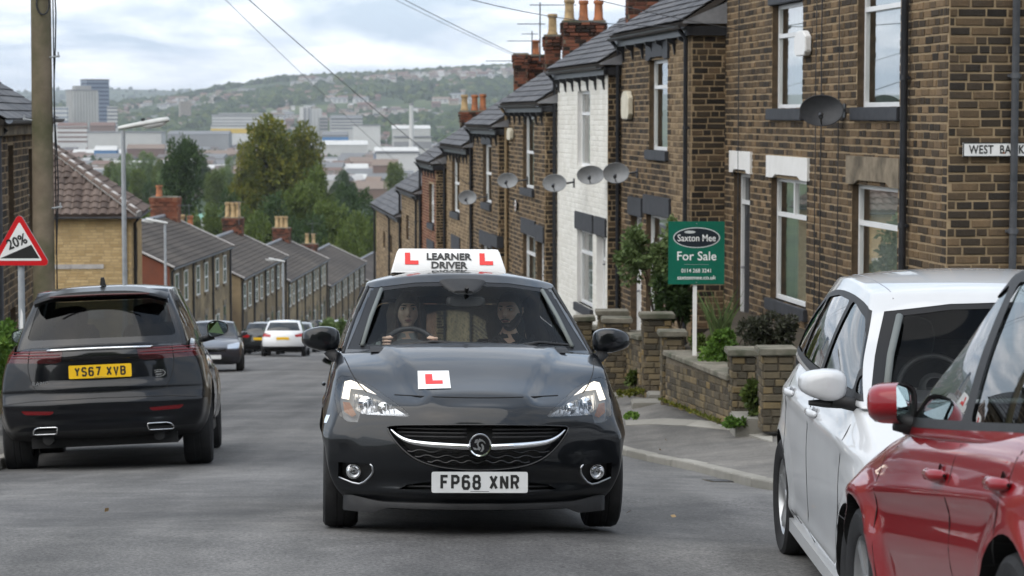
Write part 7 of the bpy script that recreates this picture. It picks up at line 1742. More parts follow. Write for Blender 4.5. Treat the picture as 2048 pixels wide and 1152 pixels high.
    for s in (1, -1):
        q = MB(); q.tube([(.86,s*.645,1.035),(.55,s*.585,1.22),(.24,s*.515,1.395)], .013, 8); q.build('pillar_trim', MT['pillartrim'], car, smooth=True); q = MB(); q.tube([(-.24,s*.72,1.0),(-.24,s*.60,1.42)], .04, 8); q.build('belt_pillar', P_, car, smooth=True)
        q = MB(); q.box((-1.2,s*.76-.03,.5), (.75,s*.76+.03,1.02)); q.build('door_card', MT['fabric'], car)
        door_mirror(car, .80, s*.755, 1.075, s, pt, .235, .15, arm=.025, drop=1.0)
        for x_ in (XF, XR): wheel(car, x_, s*.772, RW, .205, s, 5)
    underside(car, -1.7, 1.7, .62, .17, .42)
    lift = Matrix.Translation((0,0,.022)) @ Matrix.Diagonal((1,1,1.02,1))
    for ch in car.children:
        if not ch.name.startswith('wheel'): ch.matrix_basis = lift @ ch.matrix_basis
    # roof sign
    rs_ = thing('roof_sign', 'white illuminated style LEARNER DRIVER sign with two red Ls on the car roof', 'roof sign', mtx=car.matrix_basis @ Matrix.Translation((-.25,-.065,1.567)))
    rs_['label'] = 'white LEARNER DRIVER sign with two red Ls on the roof of the dark car'
    b0, b1, hh, d0, d1 = .375, .335, .162, .13, .05; V = []
    for (w2, d2, z_) in ((b0, d0, 0), (b0, d0, .012), (b1, d1, hh-.012), (b1-.012, d1-.012, hh)): V.append([Vector((d2, -w2, z_)), Vector((d2, w2, z_)), Vector((-d2, w2, z_)), Vector((-d2, -w2, z_))])
    q = MB(); q.grid(V, wrap=True); q.add(V[-1], [(0,1,2,3)]); q.add(V[0], [(3,2,1,0)]); me = q.mesh('housing', MT['white'], fix=True); bm = bmesh.new(); bm.from_mesh(me); bmesh.ops.bevel(bm, geom=bm.edges[:], offset=.008, segments=3, affect='EDGES'); bm.to_mesh(me); bm.free(); me.polygons.foreach_set('use_smooth', [True]*len(me.polygons)); me.set_sharp_from_angle(angle=R(40)); link('housing', me, rs_)
    sl_ = (d0-d1)/(hh-.024); F2 = lambda a, c2, h: Vector((d0-.002-sl_*(c2-.012)+h+.004, a, c2)); tl = math.atan(sl_)
    for s in (-1, 1):
        c2 = s*.245+.0; q = MB(); q.prism([(c2-.042,.055),(c2+.046,.055),(c2+.046,.082),(c2-.008,.082),(c2-.008,.135),(c2-.042,.135)], 0, .002, F2); q.build('red_letter', MT['redprint'], rs_, fix=True)
    for s_, z_ in (('LEARNER', .108), ('DRIVER', .05)):
        put_text(rs_, s_, .071, Matrix.Translation(F2(0, z_, .004)) @ basis((0,0,0), Vector((0,1,0)), Vector((-math.sin(tl),0,math.cos(tl))), Vector((math.cos(tl),0,math.sin(tl)))), MT['ink'], bold=.0022, sx=1.0)
    for s in (-1, 1): q = MB(); q.box((-.08,s*.25-.03,-.03), (.08,s*.25+.03,.001)); q.build('magnet_foot', P_, rs_)
    return car, SWM
CORSA, CORSA_SW = build_corsa()
# ------------------------------------------------------------------ dark SUV parked on the left (seen from the rear)
def build_suv():
    RW = .375; ry = 23.25; rx = -3.99; wb = 2.874; f = Vector((-.098, 1, 0)).normalized(); zr_ = rp(ry)-.05; zf_ = rp(ry+wb)-.05; f.z = (zf_-zr_)/wb
    mid = Vector((rx, ry, zr_))+f.normalized()*(wb/2); car = thing('parked_suv', 'black SUV with yellow number plate parked at the left kerb', 'car', mtx=car_matrix(mid.x, mid.y, mid.z, f, R(-1.9)) @ Matrix.Scale(1.055, 4))
    pt = paint('navy_black_paint', lin(.0022,.0028,.0048), dirt=.03, cior=1.34); P_ = MT['plastic']; XR, XF = -wb/2, wb/2
    sp = dict(xr=-2.42, xf=2.36, top=[(-2.42,1.16),(-2.0,1.22),(-1,1.22),(.7,1.16),(1.0,1.12),(1.6,1.06),(2.1,.98),(2.36,.86)], bot=[(-2.42,.36),(-1.9,.28),(1.9,.26),(2.36,.30)], crown=[(-2.5,.03),(.6,.04),(2.4,.03)],
      nose=[(.25,2.2),(.5,2.34),(.8,2.34),(1.0,2.2)], tail=[(.24,-2.26),(.32,-2.34),(.42,-2.40),(.52,-2.43),(.62,-2.43),(.68,-2.40),(.74,-2.385),(.95,-2.375),(1.04,-2.37),(1.12,-2.35),(1.22,-2.27)], sf=(.4,2.6), sr=(.34,2.8),
      W=[(-2.45,.74),(-2.3,.83),(-2.12,.90),(-1.9,.945),(-1.4,.965),(0,.955),(1.4,.965),(1.9,.92),(2.36,.72)], prof=[(0,.88),(.1,.95),(.25,.99),(.45,1.0),(.62,.985),(.8,.955),(.92,.91),(1,.86)])
    def dfm(c):
        for ax_ in (XF, XR):
            r = math.hypot(c.x-ax_, c.z-RW)
            if abs(c.y) > .65: c.y += math.copysign(.022, c.y)*math.exp(-((r-(RW+.06))/.07)**2)
        if c.x < -2.0 and abs(c.y) < .62:      # number plate recess and tailgate fold
            t = 1-sstep(.50, .58, abs(c.y)); c.x += .035*t*sstep(.80, .83, c.z)*(1-sstep(1.02, 1.05, c.z))
        if c.x < -1.9: c.x -= .02*math.exp(-((c.z-.64)/.03)**2); c.x += .012*math.exp(-((c.z-.735)/.018)**2); c.x += .018*math.exp(-((c.z-.50)/.03)**2)*(1-sstep(.55, .75, abs(c.y)))
        return c
    sh = Shell(make_tub(sp), dfm)
    TL = [(.33,1.125),(.30,1.04),(.40,1.01),(.95,1.03),(.95,1.145)]; LB = [(-.33,1.125),(.33,1.125),(.36,1.015),(-.36,1.015)]
    RF = [(.42,.580),(.74,.592),(.70,.552),(.45,.546)]; EX = [(.40,.435),(.58,.435),(.625,.415),(.635,.372),(.41,.375)]; BAY = [(-.60,.84),(-.50,.775),(.50,.775),(.60,.84),(.56,1.0),(-.56,1.0)]
    for s in (1, -1):
        sg = (lambda p: p if s > 0 else flip(p)); sh.cut(sg(TL), 'yz', 1 if s > 0 else 2, lambda f_: f_.normal.x < -.05 or (f_.calc_center_median().x < -1.98 and abs(f_.normal.y) > .5)); sh.cut(sg(round_poly(RF, .02)), 'yz', 3 if s > 0 else 4, BACK); sh.cut(sg(round_poly(EX, .02)), 'yz', 5 if s > 0 else 6, BACK)
    sh.cut([(-.33,1.12),(.33,1.12),(.35,1.03),(-.35,1.03)], 'yz', 7, BACK)
    sh.cut([(-1.0,.40),(1.0,.40),(1.0,.20),(-1.0,.20)], 'yz', 8, lambda f_: f_.normal.x < .2 and f_.calc_center_median().x < -1.85)
    wheel_arches(sh, car, (XF, XR), RW, .055, inner=.34)
    sh.cut([(-2.05,-.8),(.85,-.8),(.85,.8),(-2.05,.8)], 'xy', 99, lambda f_: f_.normal.z > .5 and f_.calc_center_median().z > .9)
    body = sh.emit(0, 'body', pt, car); sh.emit(7, 'light_bar', MT['gloss'], car, -.002); sh.emit(8, 'lower_bumper', P_, car, .0)
    for s, r1, r2, r3 in ((1, 1, 3, 5), (-1, 2, 4, 6)):
        tl = sh.emit(r1, 'tail_light', MT['reddark'], car, -.003); sh.rim(r1, 'lamp_edge', MT['gloss'], tl, -.015)
        for z_, y0, y1, r in ((1.112,.42,.86,.004),(1.085,.36,.87,.006),(1.060,.38,.86,.004)): bar_on(sh, [(s*y0,z_),(s*(y0+y1)/2,z_+.004),(s*y1,z_+.012)], 'yz', -1, [r*.7,r,r], MT['redstrip'], 'light_strip', tl, -.001, 6)
        rf = sh.emit(r2, 'rear_reflector', MT['redrefl'], car, -.004); ex = sh.emit(r3, 'exhaust_bore', MT['darkmetal'], car, -.09); sh.rim(r3, 'exhaust_wall', MT['darkmetal'], ex, -.09)
        P2 = round_poly(EX, .02); P2 = P2 if s > 0 else flip(P2); bar_on(sh, P2+[P2[0]], 'yz', -1, [.006,.006], MT['chrome'], 'exhaust_trim', ex, .002, 2)
        for x_, b in ((XF, 1), (XR, 1)): wheel(car, x_, s*.825, RW, .265, s, 5, rimmat='alloy')
        # side shut lines, sill, handle, mirror
        for pts in ([(.72,.3),(.75,.7),(.68,1.16)], [(-.42,.3),(-.40,.7),(-.46,1.2)], [(-1.15,.75),(-1.25,.95),(-1.30,1.2)]): sh.line(smooth_poly(pts, 4, False), 'xz', s, .004, MT['darkmetal'], 'shut_line', body, -.001)
        for x_ in (-.28, -1.05): l, n = sh.shoot(x_, 1.02, 'xz', s); q = MB(); q.box((l.x-.1, l.y-.006, l.z-.016), (l.x+.1, l.y+.006, l.z+.016)); q.build('door_handle', pt, car)
        q = MB(); q.box((-1.0,s*.86-.06,.25), (1.0,s*.86+.06,.34)); q.build('sill', P_, car); door_mirror(car, .62, s*.83, 1.27, s, pt, .22, .17, arm=.05)
        sh.line(smooth_poly([(-s*.0+s*.62,1.20),(s*.645,1.12),(s*.655,.95),(s*.60,.79),(s*.52,.745),(0,.735)], 5, False), 'yz', -1, .004, MT['darkmetal'], 'shut_line', body, -.001)
        sh.line([(s*.85,.655),(s*.6,.675),(0,.685)], 'yz', -1, .004, MT['darkmetal'], 'shut_line', body, -.001)
    bar_on(sh, [(-.47,1.125),(0,1.128),(.47,1.125)], 'yz', -1, [.012,.013,.012], MT['chrome'], 'chrome_strip', car, .006)
    l, n = sh.shoot(0, .925, 'yz', -1); number_plate(car, 'YS67 XVB', Matrix.Translation((l.x-.008, 0, .925)) @ Matrix.Rotation(R(180), 4, 'Z') @ Matrix.Rotation(R(-2), 4, 'Y'), True, 1.08)
    # oval badge (right, +Y is car's left: image right is -Y) and model lettering
    l, n = sh.shoot(-.52, .885, 'yz', -1); B = basis(l, Vector((0,-1,0)), Vector((0,0,1)), Vector((-1,0,0))); q = MB(); q.prism([(.062*math.cos(a), .034*math.sin(a)) for a in [2*math.pi*i/36 for i in range(36)]], .0, .006, lambda a, b, h: B @ Vector((a, b, h))); bd = q.build('badge', MT['chrome'], car, fix=True)
    q = MB(); q.prism([(.054*math.cos(a), .028*math.sin(a)) for a in [2*math.pi*i/36 for i in range(36)]], .006, .007, lambda a, b, h: B @ Vector((a, b, h))); q.build('badge_field', MT['lampdark'], bd, fix=True)
    for poly in ([(-.040,.004),(-.02,.018),(.02,.020),(.034,.012),(.0,.010)], [(-.034,-.010),(.0,-.006),(.036,-.004),(.02,-.016),(-.012,-.018)]): q = MB(); q.prism(poly, .007, .009, lambda a, b, h: B @ Vector((a, b, h))); q.build('emblem', MT['chrome'], bd, fix=True)
    l, n = sh.shoot(.53, .83, 'yz', -1); me = text_mesh('lettering', 'RANGE', .05, bold=.0006, sx=1.0, space=1.15); me.materials.clear(); me.materials.append(MT['chrome']); link('lettering', me, car, basis(l+Vector((-.004,0,0)), Vector((0,-1,0)), Vector((0,0,1)), Vector((-1,0,0))))
    cb = dict(scr=[(0,1.05),(.5,.50),(1,-.02)], bak=[(0,-2.27),(.3,-2.17),(.7,-2.02),(.9,-1.93),(1,-1.85)], csf=(.16,2.4), csr=(.26,2.6), belt=1.12, rc=.045, roof=[(-1.95,1.66),(-1.5,1.715),(-.7,1.74),(0,1.715),(.5,1.66)],
      Wb=[(-2.3,.70),(-1.9,.80),(-1,.865),(.4,.86),(.9,.82)], Wr=[(-1.95,.565),(-1.2,.63),(0,.645),(.4,.62)], tum=[(0,0),(.5,.40),(.8,.75),(1,1)])
    ca = Shell(make_cabin(cb))
    RWp = [(-.68,1.225),(.68,1.225),(.58,1.57),(-.58,1.57)]; ca.cut(round_poly(RWp, .05), 'yz', 1, BACK); ca.cut(round_poly([(-.74,1.13),(.74,1.13),(.61,1.60),(-.61,1.60)], .04), 'yz', 2, lambda f_: BACK(f_) and f_[ca.lay] == 0)
    ca.cut([(-.70,1.2),(.70,1.2),(.58,1.64),(-.58,1.64)], 'yz', 3, SCREEN)
    S1 = [(.74,1.25),(.05,1.625),(-.40,1.645),(-.40,1.25)]; S2 = [(-.47,1.25),(-.47,1.645),(-1.18,1.615),(-1.22,1.27)]; S3 = [(-1.28,1.27),(-1.25,1.605),(-1.62,1.56),(-1.86,1.33)]
    for s in (1, -1):
        for k, p in enumerate((S1, S2, S3)): ca.cut(round_poly(p, .05), 'xz', 10+k, SIDE(s))
    ca.cut([(-1.9,-.8),(.9,-.8),(.9,.8),(-1.9,.8)], 'xy', 98, lambda f_: f_.normal.z < -.5)
    ca.emit(0, 'roof_and_pillars', pt, car); ca.emit(2, 'tailgate_frame', MT['gloss'], car, .0); ca.emit(1, 'rear_window', MT['privacy3'], car, -.003); ca.emit(3, 'windscreen', MT['screen'], car, -.003)
    for k in (10, 11, 12):
        for s in (1, -1): ca.emit(k, 'side_window', MT['privacy' if k > 10 else 'sideglass'], car, -.003, split=lambda c2, s=s: c2.y*s > 0)
    # roof spoiler and aerial fin
    q = MB(); rows = []
    for i in range(17): t = -1+i/8; y_ = t*.61; b_ = .13*abs(t)**3; rows.append([Vector((-1.70+b_*.6,y_,1.70-.07*abs(t)**3)), Vector((-2.04+b_,y_,1.655-.075*abs(t)**3)), Vector((-2.06+b_,y_,1.63-.075*abs(t)**3)), Vector((-1.98+b_,y_,1.60-.075*abs(t)**3)), Vector((-1.80+b_*.6,y_,1.62-.05*abs(t)**2))])
    q.grid(rows); so = q.build('spoiler', pt, car, smooth=True, angle=40); q = MB(); q.tube([(-2.052,-.45,1.615),(-2.056,0,1.622),(-2.052,.45,1.615)], .010, 6); q.build('brake_light', MT['reddark'], so)
    q = MB(); q.prism([(-.09,0),(.07,0),(.0,.02),(-.07,.075),(-.09,.07)], -.025, .025, lambda a, b, h: Vector((-1.55+a, h*(1-b*5), 1.715+b))); q.build('aerial_fin', P_, car, fix=True)
    for y_ in (-.38, .38): seat(car, .05, y_, .62, .2); seat(car, -.95, y_, .60, .25)
    q = MB(); q.box((-1.9,-.75,.6), (-1.2,.75,1.14)); q.build('luggage_cover', MT['fabric'], car); q = MB(); q.box((.3,-.78,.6), (.95,.78,1.16)); q.build('dashboard', P_, car)
    q = MB(); rows = [[Vector((x_, -.48+.96*j/8, 1.645-.04*((j-4)/4)**2)) for j in range(9)] for x_ in (-.02,-.7,-1.7)]; q.grid(rows); q.build('headlining', MT['fabric'], car, smooth=True)
    underside(car, -2.1, 2.0, .66, .24, .6)
    for s in (1, -1): q = MB(); q.tube([(-2.2,s*.5,.32),(-1.7,s*.45,.3),(-1.2,s*.3,.3)], .05, 10); q.build('silencer', MT['darkmetal'], car)
    return car
build_suv()
# ------------------------------------------------------------------ white hatchback (faces the camera) and red car (faces away), both at the right edge
def build_white():
    RW = .334; wb = 2.56; ry = 13.15; rx = 2.432; f = Vector((.012, -1, 0)).normalized(); zg = rp(13.15)-.105
    mid = Vector((rx, ry, zg))+f*(wb/2); car = thing('parked_hatchback', 'white hatchback parked facing the camera at the right, behind the red car', 'car', mtx=car_matrix(mid.x, mid.y, mid.z, f, 0))
    pt = paint('white_paint_car', lin(.56,.57,.58), dirt=.2, rough=.35); P_ = MT['plastic']; XR, XF = -wb/2, wb/2
    sp = dict(xr=-2.05, xf=2.08, top=[(-2.05,1.02),(-1.7,1.12),(-1,1.16),(.6,1.16),(.95,1.15),(1.3,1.08),(1.7,.98),(1.95,.88),(2.08,.78)], bot=[(-2.05,.34),(-1.6,.2),(1.6,.18),(2.08,.2)], crown=[(-2.1,.03),(.6,.04),(1.2,.07),(2.1,.03)],
      nose=[(.2,1.98),(.4,2.06),(.6,2.08),(.75,2.04),(.9,1.92)], tail=[(.25,-1.95),(.5,-2.05),(.8,-2.05),(1.0,-1.98),(1.15,-1.9)], sf=(.38,2.5), sr=(.34,2.6),
      W=[(-2.06,.72),(-1.85,.82),(-1.6,.885),(-1.2,.918),(0,.925),(1.3,.925),(1.6,.90),(1.85,.80),(2.08,.68)], prof=[(0,.90),(.1,.95),(.25,.985),(.42,.995),(.6,1.0),(.78,.985),(.9,.945),(1,.885)])
    def dfm(c):
        for ax_ in (XF, XR):
            r = math.hypot(c.x-ax_, c.z-RW)
            if abs(c.y) > .65: c.y += math.copysign(.018, c.y)*math.exp(-((r-(RW+.05))/.06)**2)
        if abs(c.y) > .75: c.y += math.copysign(.014, c.y)*math.exp(-((c.z-.93)/.035)**2); c.y += math.copysign(.016, c.y)*math.exp(-((c.z-.34)/.05)**2)
        return c
    sh = Shell(make_tub(sp), dfm); wheel_arches(sh, car, (XF, XR), RW, .05)
    HL = [(.80,.86),(.42,.78),(.40,.69),(.78,.70)]
    for s in (1, -1): sh.cut(round_poly(HL if s > 0 else flip(HL), .03), 'yz', 1 if s > 0 else 2, FRONT)
    sh.cut(round_poly([(-.40,.76),(.40,.76),(.40,.67),(-.40,.67)], .02), 'yz', 3, FRONT); sh.cut(round_poly([(-.55,.42),(.55,.42),(.45,.26),(-.45,.26)], .03), 'yz', 4, FRONT)
    TLp = [(-1.72,.98),(-1.98,.98),(-2.0,.82),(-1.80,.82)]
    for s in (1, -1): sh.cut(round_poly(TLp, .03), 'xz', 7 if s > 0 else 8, SIDE(s, .2))
    sh.cut([(-1.75,-.78),(.86,-.78),(.86,.78),(-1.75,.78)], 'xy', 99, lambda f_: f_.normal.z > .5 and f_.calc_center_median().z > .9)
    body = sh.emit(0, 'body', pt, car); sh.emit(3, 'grille', MT['gloss'], car, -.02); sh.emit(4, 'lower_grille', P_, car, -.03)
    for s in (1, -1):
        h = sh.emit(1 if s > 0 else 2, 'headlight', MT['lens'], car, -.001); sh.emit(1 if s > 0 else 2, 'lamp_housing', MT['reflector'], h, -.04); sh.emit(7 if s > 0 else 8, 'tail_light', MT['redlens'], car, -.001)
        for pts in ([(.92,.25),(.90,.6),(.84,1.12)], [(-.20,.25),(-.20,.7),(-.28,1.12)], [(-1.02,.62),(-1.12,.85),(-1.2,1.12)], [(-1.05,.6),(-.85,.33),(-.6,.3)]): sh.line(smooth_poly(pts, 4, False), 'xz', s, .0035, MT['darkmetal'], 'shut_line', body, -.0012)
        sh.line([(.95,.262),(-.9,.262)], 'xz', s, .006, P_, 'sill_line', body, 0); sh.line([(1.9,.60),(.9,.63)], 'xz', s, .003, MT['darkmetal'], 'wing_line', body, -.001)
        for x_ in (-.07, -.98):
            l, n = sh.shoot(x_, .965, 'xz', s); q = blob_grid([(l+Vector((dx, s*(.03 if abs(dx) < .06 else .012), 0)), Vector((0,s*.016*k,0)), Vector((0,0,.021*k))) for dx, k in ((-.11,.3),(-.09,.8),(-.05,1),(.05,1),(.09,.8),(.11,.3))], 12); q.build('door_handle', pt, car, smooth=True, fix=True)
            q = blob_grid([(l+Vector((dx, s*.001, -.002)), Vector((0,s*.004,0)), Vector((0,0,.034*k))) for dx, k in ((-.07,.3),(-.04,.9),(.04,.9),(.07,.3))], 12); q.build('handle_cup', MT['lead'], car, smooth=True)
        q = MB(); q.box((-.95,s*.86-.05,.2), (.9,s*.86+.05,.27)); q.build('sill', pt, car)
        for x_ in (XF, XR): wheel(car, x_, s*.815, RW, .215, s, 5, rimr=.222, twin=True)
        mm = door_mirror(car, .74, s*.845, 1.20, s, pt, .225, .15, arm=.015)
        q = blob_grid([(Vector((.72,s*(.80+t),1.105+.03*t)), Vector((.05*k,0,0)), Vector((0,0,.024*k))) for t, k in ((-.02,1.0),(.06,1),(.16,.9),(.24,.5))], 12); q.build('mirror_base', P_, mm, smooth=True, fix=True)
    cb = dict(scr=[(0,1.04),(.5,.68),(.85,.44),(1,.30)], bak=[(0,-2.0),(.4,-1.84),(.8,-1.66),(1,-1.52)], csf=(.13,2.4), csr=(.24,2.4), belt=1.10, rc=.05, roof=[(-1.7,1.54),(-1.1,1.635),(-.4,1.675),(.1,1.65),(.35,1.60),(.5,1.555)],
      Wb=[(-1.95,.70),(-1.5,.82),(-.5,.865),(.5,.855),(.95,.82)], Wr=[(-1.6,.58),(-.8,.645),(0,.66),(.45,.645)], tum=[(0,0),(.5,.40),(.8,.74),(1,1)])
    ca = Shell(make_cabin(cb))
    ca.cut([(-.78,1.115),(0,1.10),(.78,1.115),(.70,1.32),(.615,1.515),(.3,1.555),(0,1.565),(-.3,1.555),(-.615,1.515),(-.70,1.32)], 'yz', 1, SCREEN)
    ca.cut([(-.715,1.145),(0,1.13),(.715,1.145),(.645,1.32),(.568,1.495),(.3,1.53),(0,1.54),(-.3,1.53),(-.568,1.495),(-.645,1.32)], 'yz', 2, SCREEN)
    OUT = [(.90,1.135),(.62,1.33),(.32,1.505),(.0,1.555),(-.5,1.558),(-1.0,1.515),(-1.42,1.40),(-1.72,1.20),(-1.70,1.15),(-1.2,1.135)]
    A1 = [(.66,1.165),(.60,1.30),(.28,1.48),(-.02,1.527),(-.12,1.53),(-.18,1.165)]; A0 = [(.83,1.16),(.70,1.165),(.655,1.27)]; A2 = [(-.25,1.165),(-.20,1.53),(-.6,1.528),(-.98,1.487),(-1.05,1.165)]; A3 = [(-1.11,1.165),(-1.05,1.475),(-1.38,1.37),(-1.62,1.20),(-1.58,1.165)]
    for s in (1, -1):
        ca.cut(smooth_poly(OUT, 3), 'xz', 9, SIDE(s, .2))
        for k, p in enumerate((A1, A2, A3, A0)): ca.cut(round_poly(p, .035), 'xz', 10+k, SIDE(s, .2))
    ca.cut([(-1.7,-.78),(.92,-.78),(.92,.78),(-1.7,.78)], 'xy', 98, lambda f_: f_.normal.z < -.5)
    ca.emit(0, 'roof_and_pillars', pt, car); ca.emit(1, 'screen_border', MT['frit'], car, -.002); ca.emit(2, 'windscreen', MT['screen'], car, -.004)
    for s in (1, -1):
        ca.emit(9, 'window_surround', P_, car, .001, split=lambda c2, s=s: c2.y*s > 0)
        for k in (10, 11, 12, 13): ca.emit(k, 'side_window', MT['privacy2'], car, -.006, split=lambda c2, s=s: c2.y*s > 0)
        ca.line(smooth_poly([(.25,s*.56),(-.5,s*.585),(-1.4,s*.53)], 4, False), 'xy', 1, .005, MT['lead'], 'roof_joint', car, -.003)
    for y_ in (-.36, .36): seat(car, .0, y_, .50, .22); seat(car, -.85, y_*1.1, .5, .25)
    q = MB(); rows = []
    for i in range(15): y_ = -.76+1.52*i/14; rows.append([Vector((.98-.2*(abs(y_)/.8)**2,y_,1.13)), Vector((.62,y_,1.16)), Vector((.42,y_,1.12)), Vector((.36,y_,.7))])
    q.grid(rows); q.build('dashboard', P_, car, smooth=True); steering(car, Vector((.30,-.36,1.12)), R(26), .18)
    q = MB(); rows = [[Vector((x_, -.56+1.12*j/8, 1.555-.045*((j-4)/4)**2)) for j in range(9)] for x_ in (.28,-.4,-1.5)]; q.grid(rows); q.build('headlining', MT['headlining'], car, smooth=True)
    for s in (1, -1): q = MB(); q.tube([(.86,s*.70,1.13),(.62,s*.635,1.33),(.40,s*.555,1.50)], .018, 8); q.build('pillar_trim', MT['pillartrim'], car, smooth=True)
    q = blob_grid([(Vector((.34+dx,.0,1.44)), Vector((0,.12*k,0)), Vector((0,0,.036*k))) for dx, k in ((-.012,.85),(.0,1),(.03,.9),(.045,.5))]); q.build('interior_mirror', P_, car, smooth=True, fix=True)
    for s in (1, -1): q = MB(); q.box((-1.4,s*.79-.03,.4), (.8,s*.79+.03,1.12)); q.build('door_card', MT['fabric'], car)
    q = MB(); q.box((-1.5,-.74,.4), (-1.25,.74,1.2)); q.build('rear_bench', MT['fabric'], car); q = MB(); q.box((-1.4,-.78,.3), (.9,.78,.36)); q.build('floor', MT['fabric'], car)
    underside(car, -1.8, 1.8, .62, .18, .5); return car
build_white()
def build_red():
    k_ = .88; RW = .30; wb = 2.40; fy = 8.85; f = Vector((-.03, 1, 0)).normalized(); zf_ = rp(fy); zr_ = rp(fy-wb*.994); f.z = (zf_-zr_)/wb; fx = 2.36*k_+.05
    mid = Vector((fx, fy, zf_))-f.normalized()*(wb/2); car = thing('parked_car', 'glossy red car parked facing away at the right edge', 'car', mtx=car_matrix(mid.x, mid.y, mid.z, f, 0))
    pt = paint('red_paint', lin(.235,.004,.009), dirt=.03, rough=.3, metal=.0, cior=1.42); P_ = MT['plastic']; XR, XF = -wb/2, wb/2
    sp = dict(xr=-1.85, xf=1.88, top=[(-1.85,.93),(-1.4,.955),(.5,.925),(.85,.905),(1.2,.875),(1.55,.815),(1.75,.75),(1.88,.68)], bot=[(-1.85,.32),(-1.4,.18),(1.4,.18),(1.88,.2)], crown=[(-2,.02),(.5,.02),(1.2,.05),(1.9,.03)],
      nose=[(.2,1.80),(.4,1.88),(.6,1.88),(.72,1.84),(.85,1.74)], tail=[(.25,-1.76),(.5,-1.85),(.9,-1.82),(1.05,-1.76)], sf=(.36,2.5), sr=(.3,2.8),
      W=[(-1.86,.66),(-1.6,.76),(-1.2,.80),(0,.80),(1.2,.805),(1.45,.785),(1.7,.70),(1.88,.60)], prof=[(0,.90),(.1,.955),(.28,.985),(.5,.995),(.68,1.0),(.84,.985),(.94,.95),(1,.90)])
    def dfm(c):
        for ax_ in (XF, XR):
            r = math.hypot(c.x-ax_, c.z-RW)
            if abs(c.y) > .55: c.y += math.copysign(.034, c.y)*math.exp(-((r-(RW+.06))/.075)**2)
        if abs(c.y) > .6:
            sgn = math.copysign(1, c.y); zc = .71+.03*(-c.x); c.y += sgn*.012*math.exp(-((c.z-zc)/.03)**2)-sgn*.010*math.exp(-((c.z-(zc-.09))/.05)**2); c.y -= sgn*.02*math.exp(-((c.z-.38)/.10)**2)*(1-sstep(.7, 1.0, abs(c.x)))
        return c
    sh = Shell(make_tub(sp), dfm); wheel_arches(sh, car, (XF, XR), RW, .05)
    HL = [(.72,.80),(.40,.74),(.40,.64),(.70,.64)]; TL = [(.74,.98),(.55,.98),(.55,.78),(.74,.78)]
    for s in (1, -1): sh.cut(round_poly(HL if s > 0 else flip(HL), .03), 'yz', 1 if s > 0 else 2, FRONT); sh.cut(round_poly(TL if s > 0 else flip(TL), .03), 'yz', 3 if s > 0 else 4, BACK)
    sh.cut([(-1.5,-.66),(.72,-.66),(.72,.66),(-1.5,.66)], 'xy', 99, lambda f_: f_.normal.z > .5 and f_.calc_center_median().z > .8)
    body = sh.emit(0, 'body', pt, car)
    for s in (1, -1):
        h = sh.emit(1 if s > 0 else 2, 'headlight', MT['lens'], car, -.001); sh.emit(1 if s > 0 else 2, 'lamp_housing', MT['reflector'], h, -.04); sh.emit(3 if s > 0 else 4, 'tail_light', MT['redlens'], car, -.001)
        for pts in ([(.80,.25),(.84,.55),(.78,.80),(.62,.99)], [(-.38,.2),(-.36,.6),(-.42,1.0)], [(-1.05,.55),(-1.15,.8),(-1.2,1.0)]): sh.line(smooth_poly(pts, 4, False), 'xz', s, .0032, MT['darkmetal'], 'shut_line', body, -.0012)
        for x_ in (-.24, -1.10):
            l, n = sh.shoot(x_, .775-.01*x_, 'xz', s); q = blob_grid([(l+Vector((dx, s*(.034 if abs(dx) < .06 else .012), 0)), Vector((0,s*.018*k,0)), Vector((0,0,.020*k))) for dx, k in ((-.105,.3),(-.085,.8),(-.05,1),(.05,1),(.085,.8),(.105,.3))], 12); q.build('door_handle', pt, car, smooth=True, fix=True)
            q = MB(); q.lathe([(.036,0),(.03,-.004),(0,-.012)], basis(l+n*.001, Vector((1,0,0)), Vector((0,0,1)), n), 20); q.build('handle_cup', pt, car, smooth=True)
        for x_ in (XF, XR): wheel(car, x_, s*.715, RW, .185, s, 5, rimr=.195)
        door_mirror(car, .50, s*.715, 1.0, s, pt, .175, .145, arm=.02, yaw=R(48)); q = MB(); q.box((-.75,s*.74-.05,.19), (.75,s*.74+.05,.25)); q.build('sill', P_, car)
        
    cb = dict(scr=[(0,.88),(.5,.36),(.85,.0),(1,-.18)], bak=[(0,-1.80),(.4,-1.70),(.8,-1.55),(1,-1.45)], csf=(.13,2.4), csr=(.2,2.4), belt=.88, rc=.05, roof=[(-1.6,1.39),(-1.0,1.46),(-.5,1.48),(-.2,1.455),(.05,1.40)],
      Wb=[(-1.8,.62),(-1.3,.735),(-.4,.765),(.4,.755),(.85,.72)], Wr=[(-1.5,.50),(-.7,.55),(0,.565),(.3,.55)], tum=[(0,0),(.5,.40),(.8,.74),(1,1)])
    ca = Shell(make_cabin(cb)); ca.cut([(-.66,.925),(.66,.925),(.52,1.385),(-.52,1.385)], 'yz', 1, SCREEN); ca.cut(round_poly([(-.52,1.03),(.52,1.03),(.43,1.33),(-.43,1.33)], .05), 'yz', 2, BACK)
    OUT = [(.78,.925),(.48,1.06),(-.10,1.365),(-.42,1.428),(-.8,1.41),(-1.2,1.33),(-1.45,1.06),(-1.4,.945),(-.8,.928)]
    A1 = [(.58,.95),(.42,1.05),(-.10,1.325),(-.33,1.388),(-.36,.95)]; A2 = [(-.47,.95),(-.43,1.388),(-.8,1.372),(-1.0,1.33),(-1.08,.955)]; A0 = [(.72,.95),(.64,.95),(.585,1.02)]
    for s in (1, -1):
        ca.cut(smooth_poly(OUT, 3), 'xz', 9, SIDE(s, .2))
        for k, p in enumerate((A1, A2, A0)): ca.cut(round_poly(p, .035), 'xz', 10+k, SIDE(s, .2))
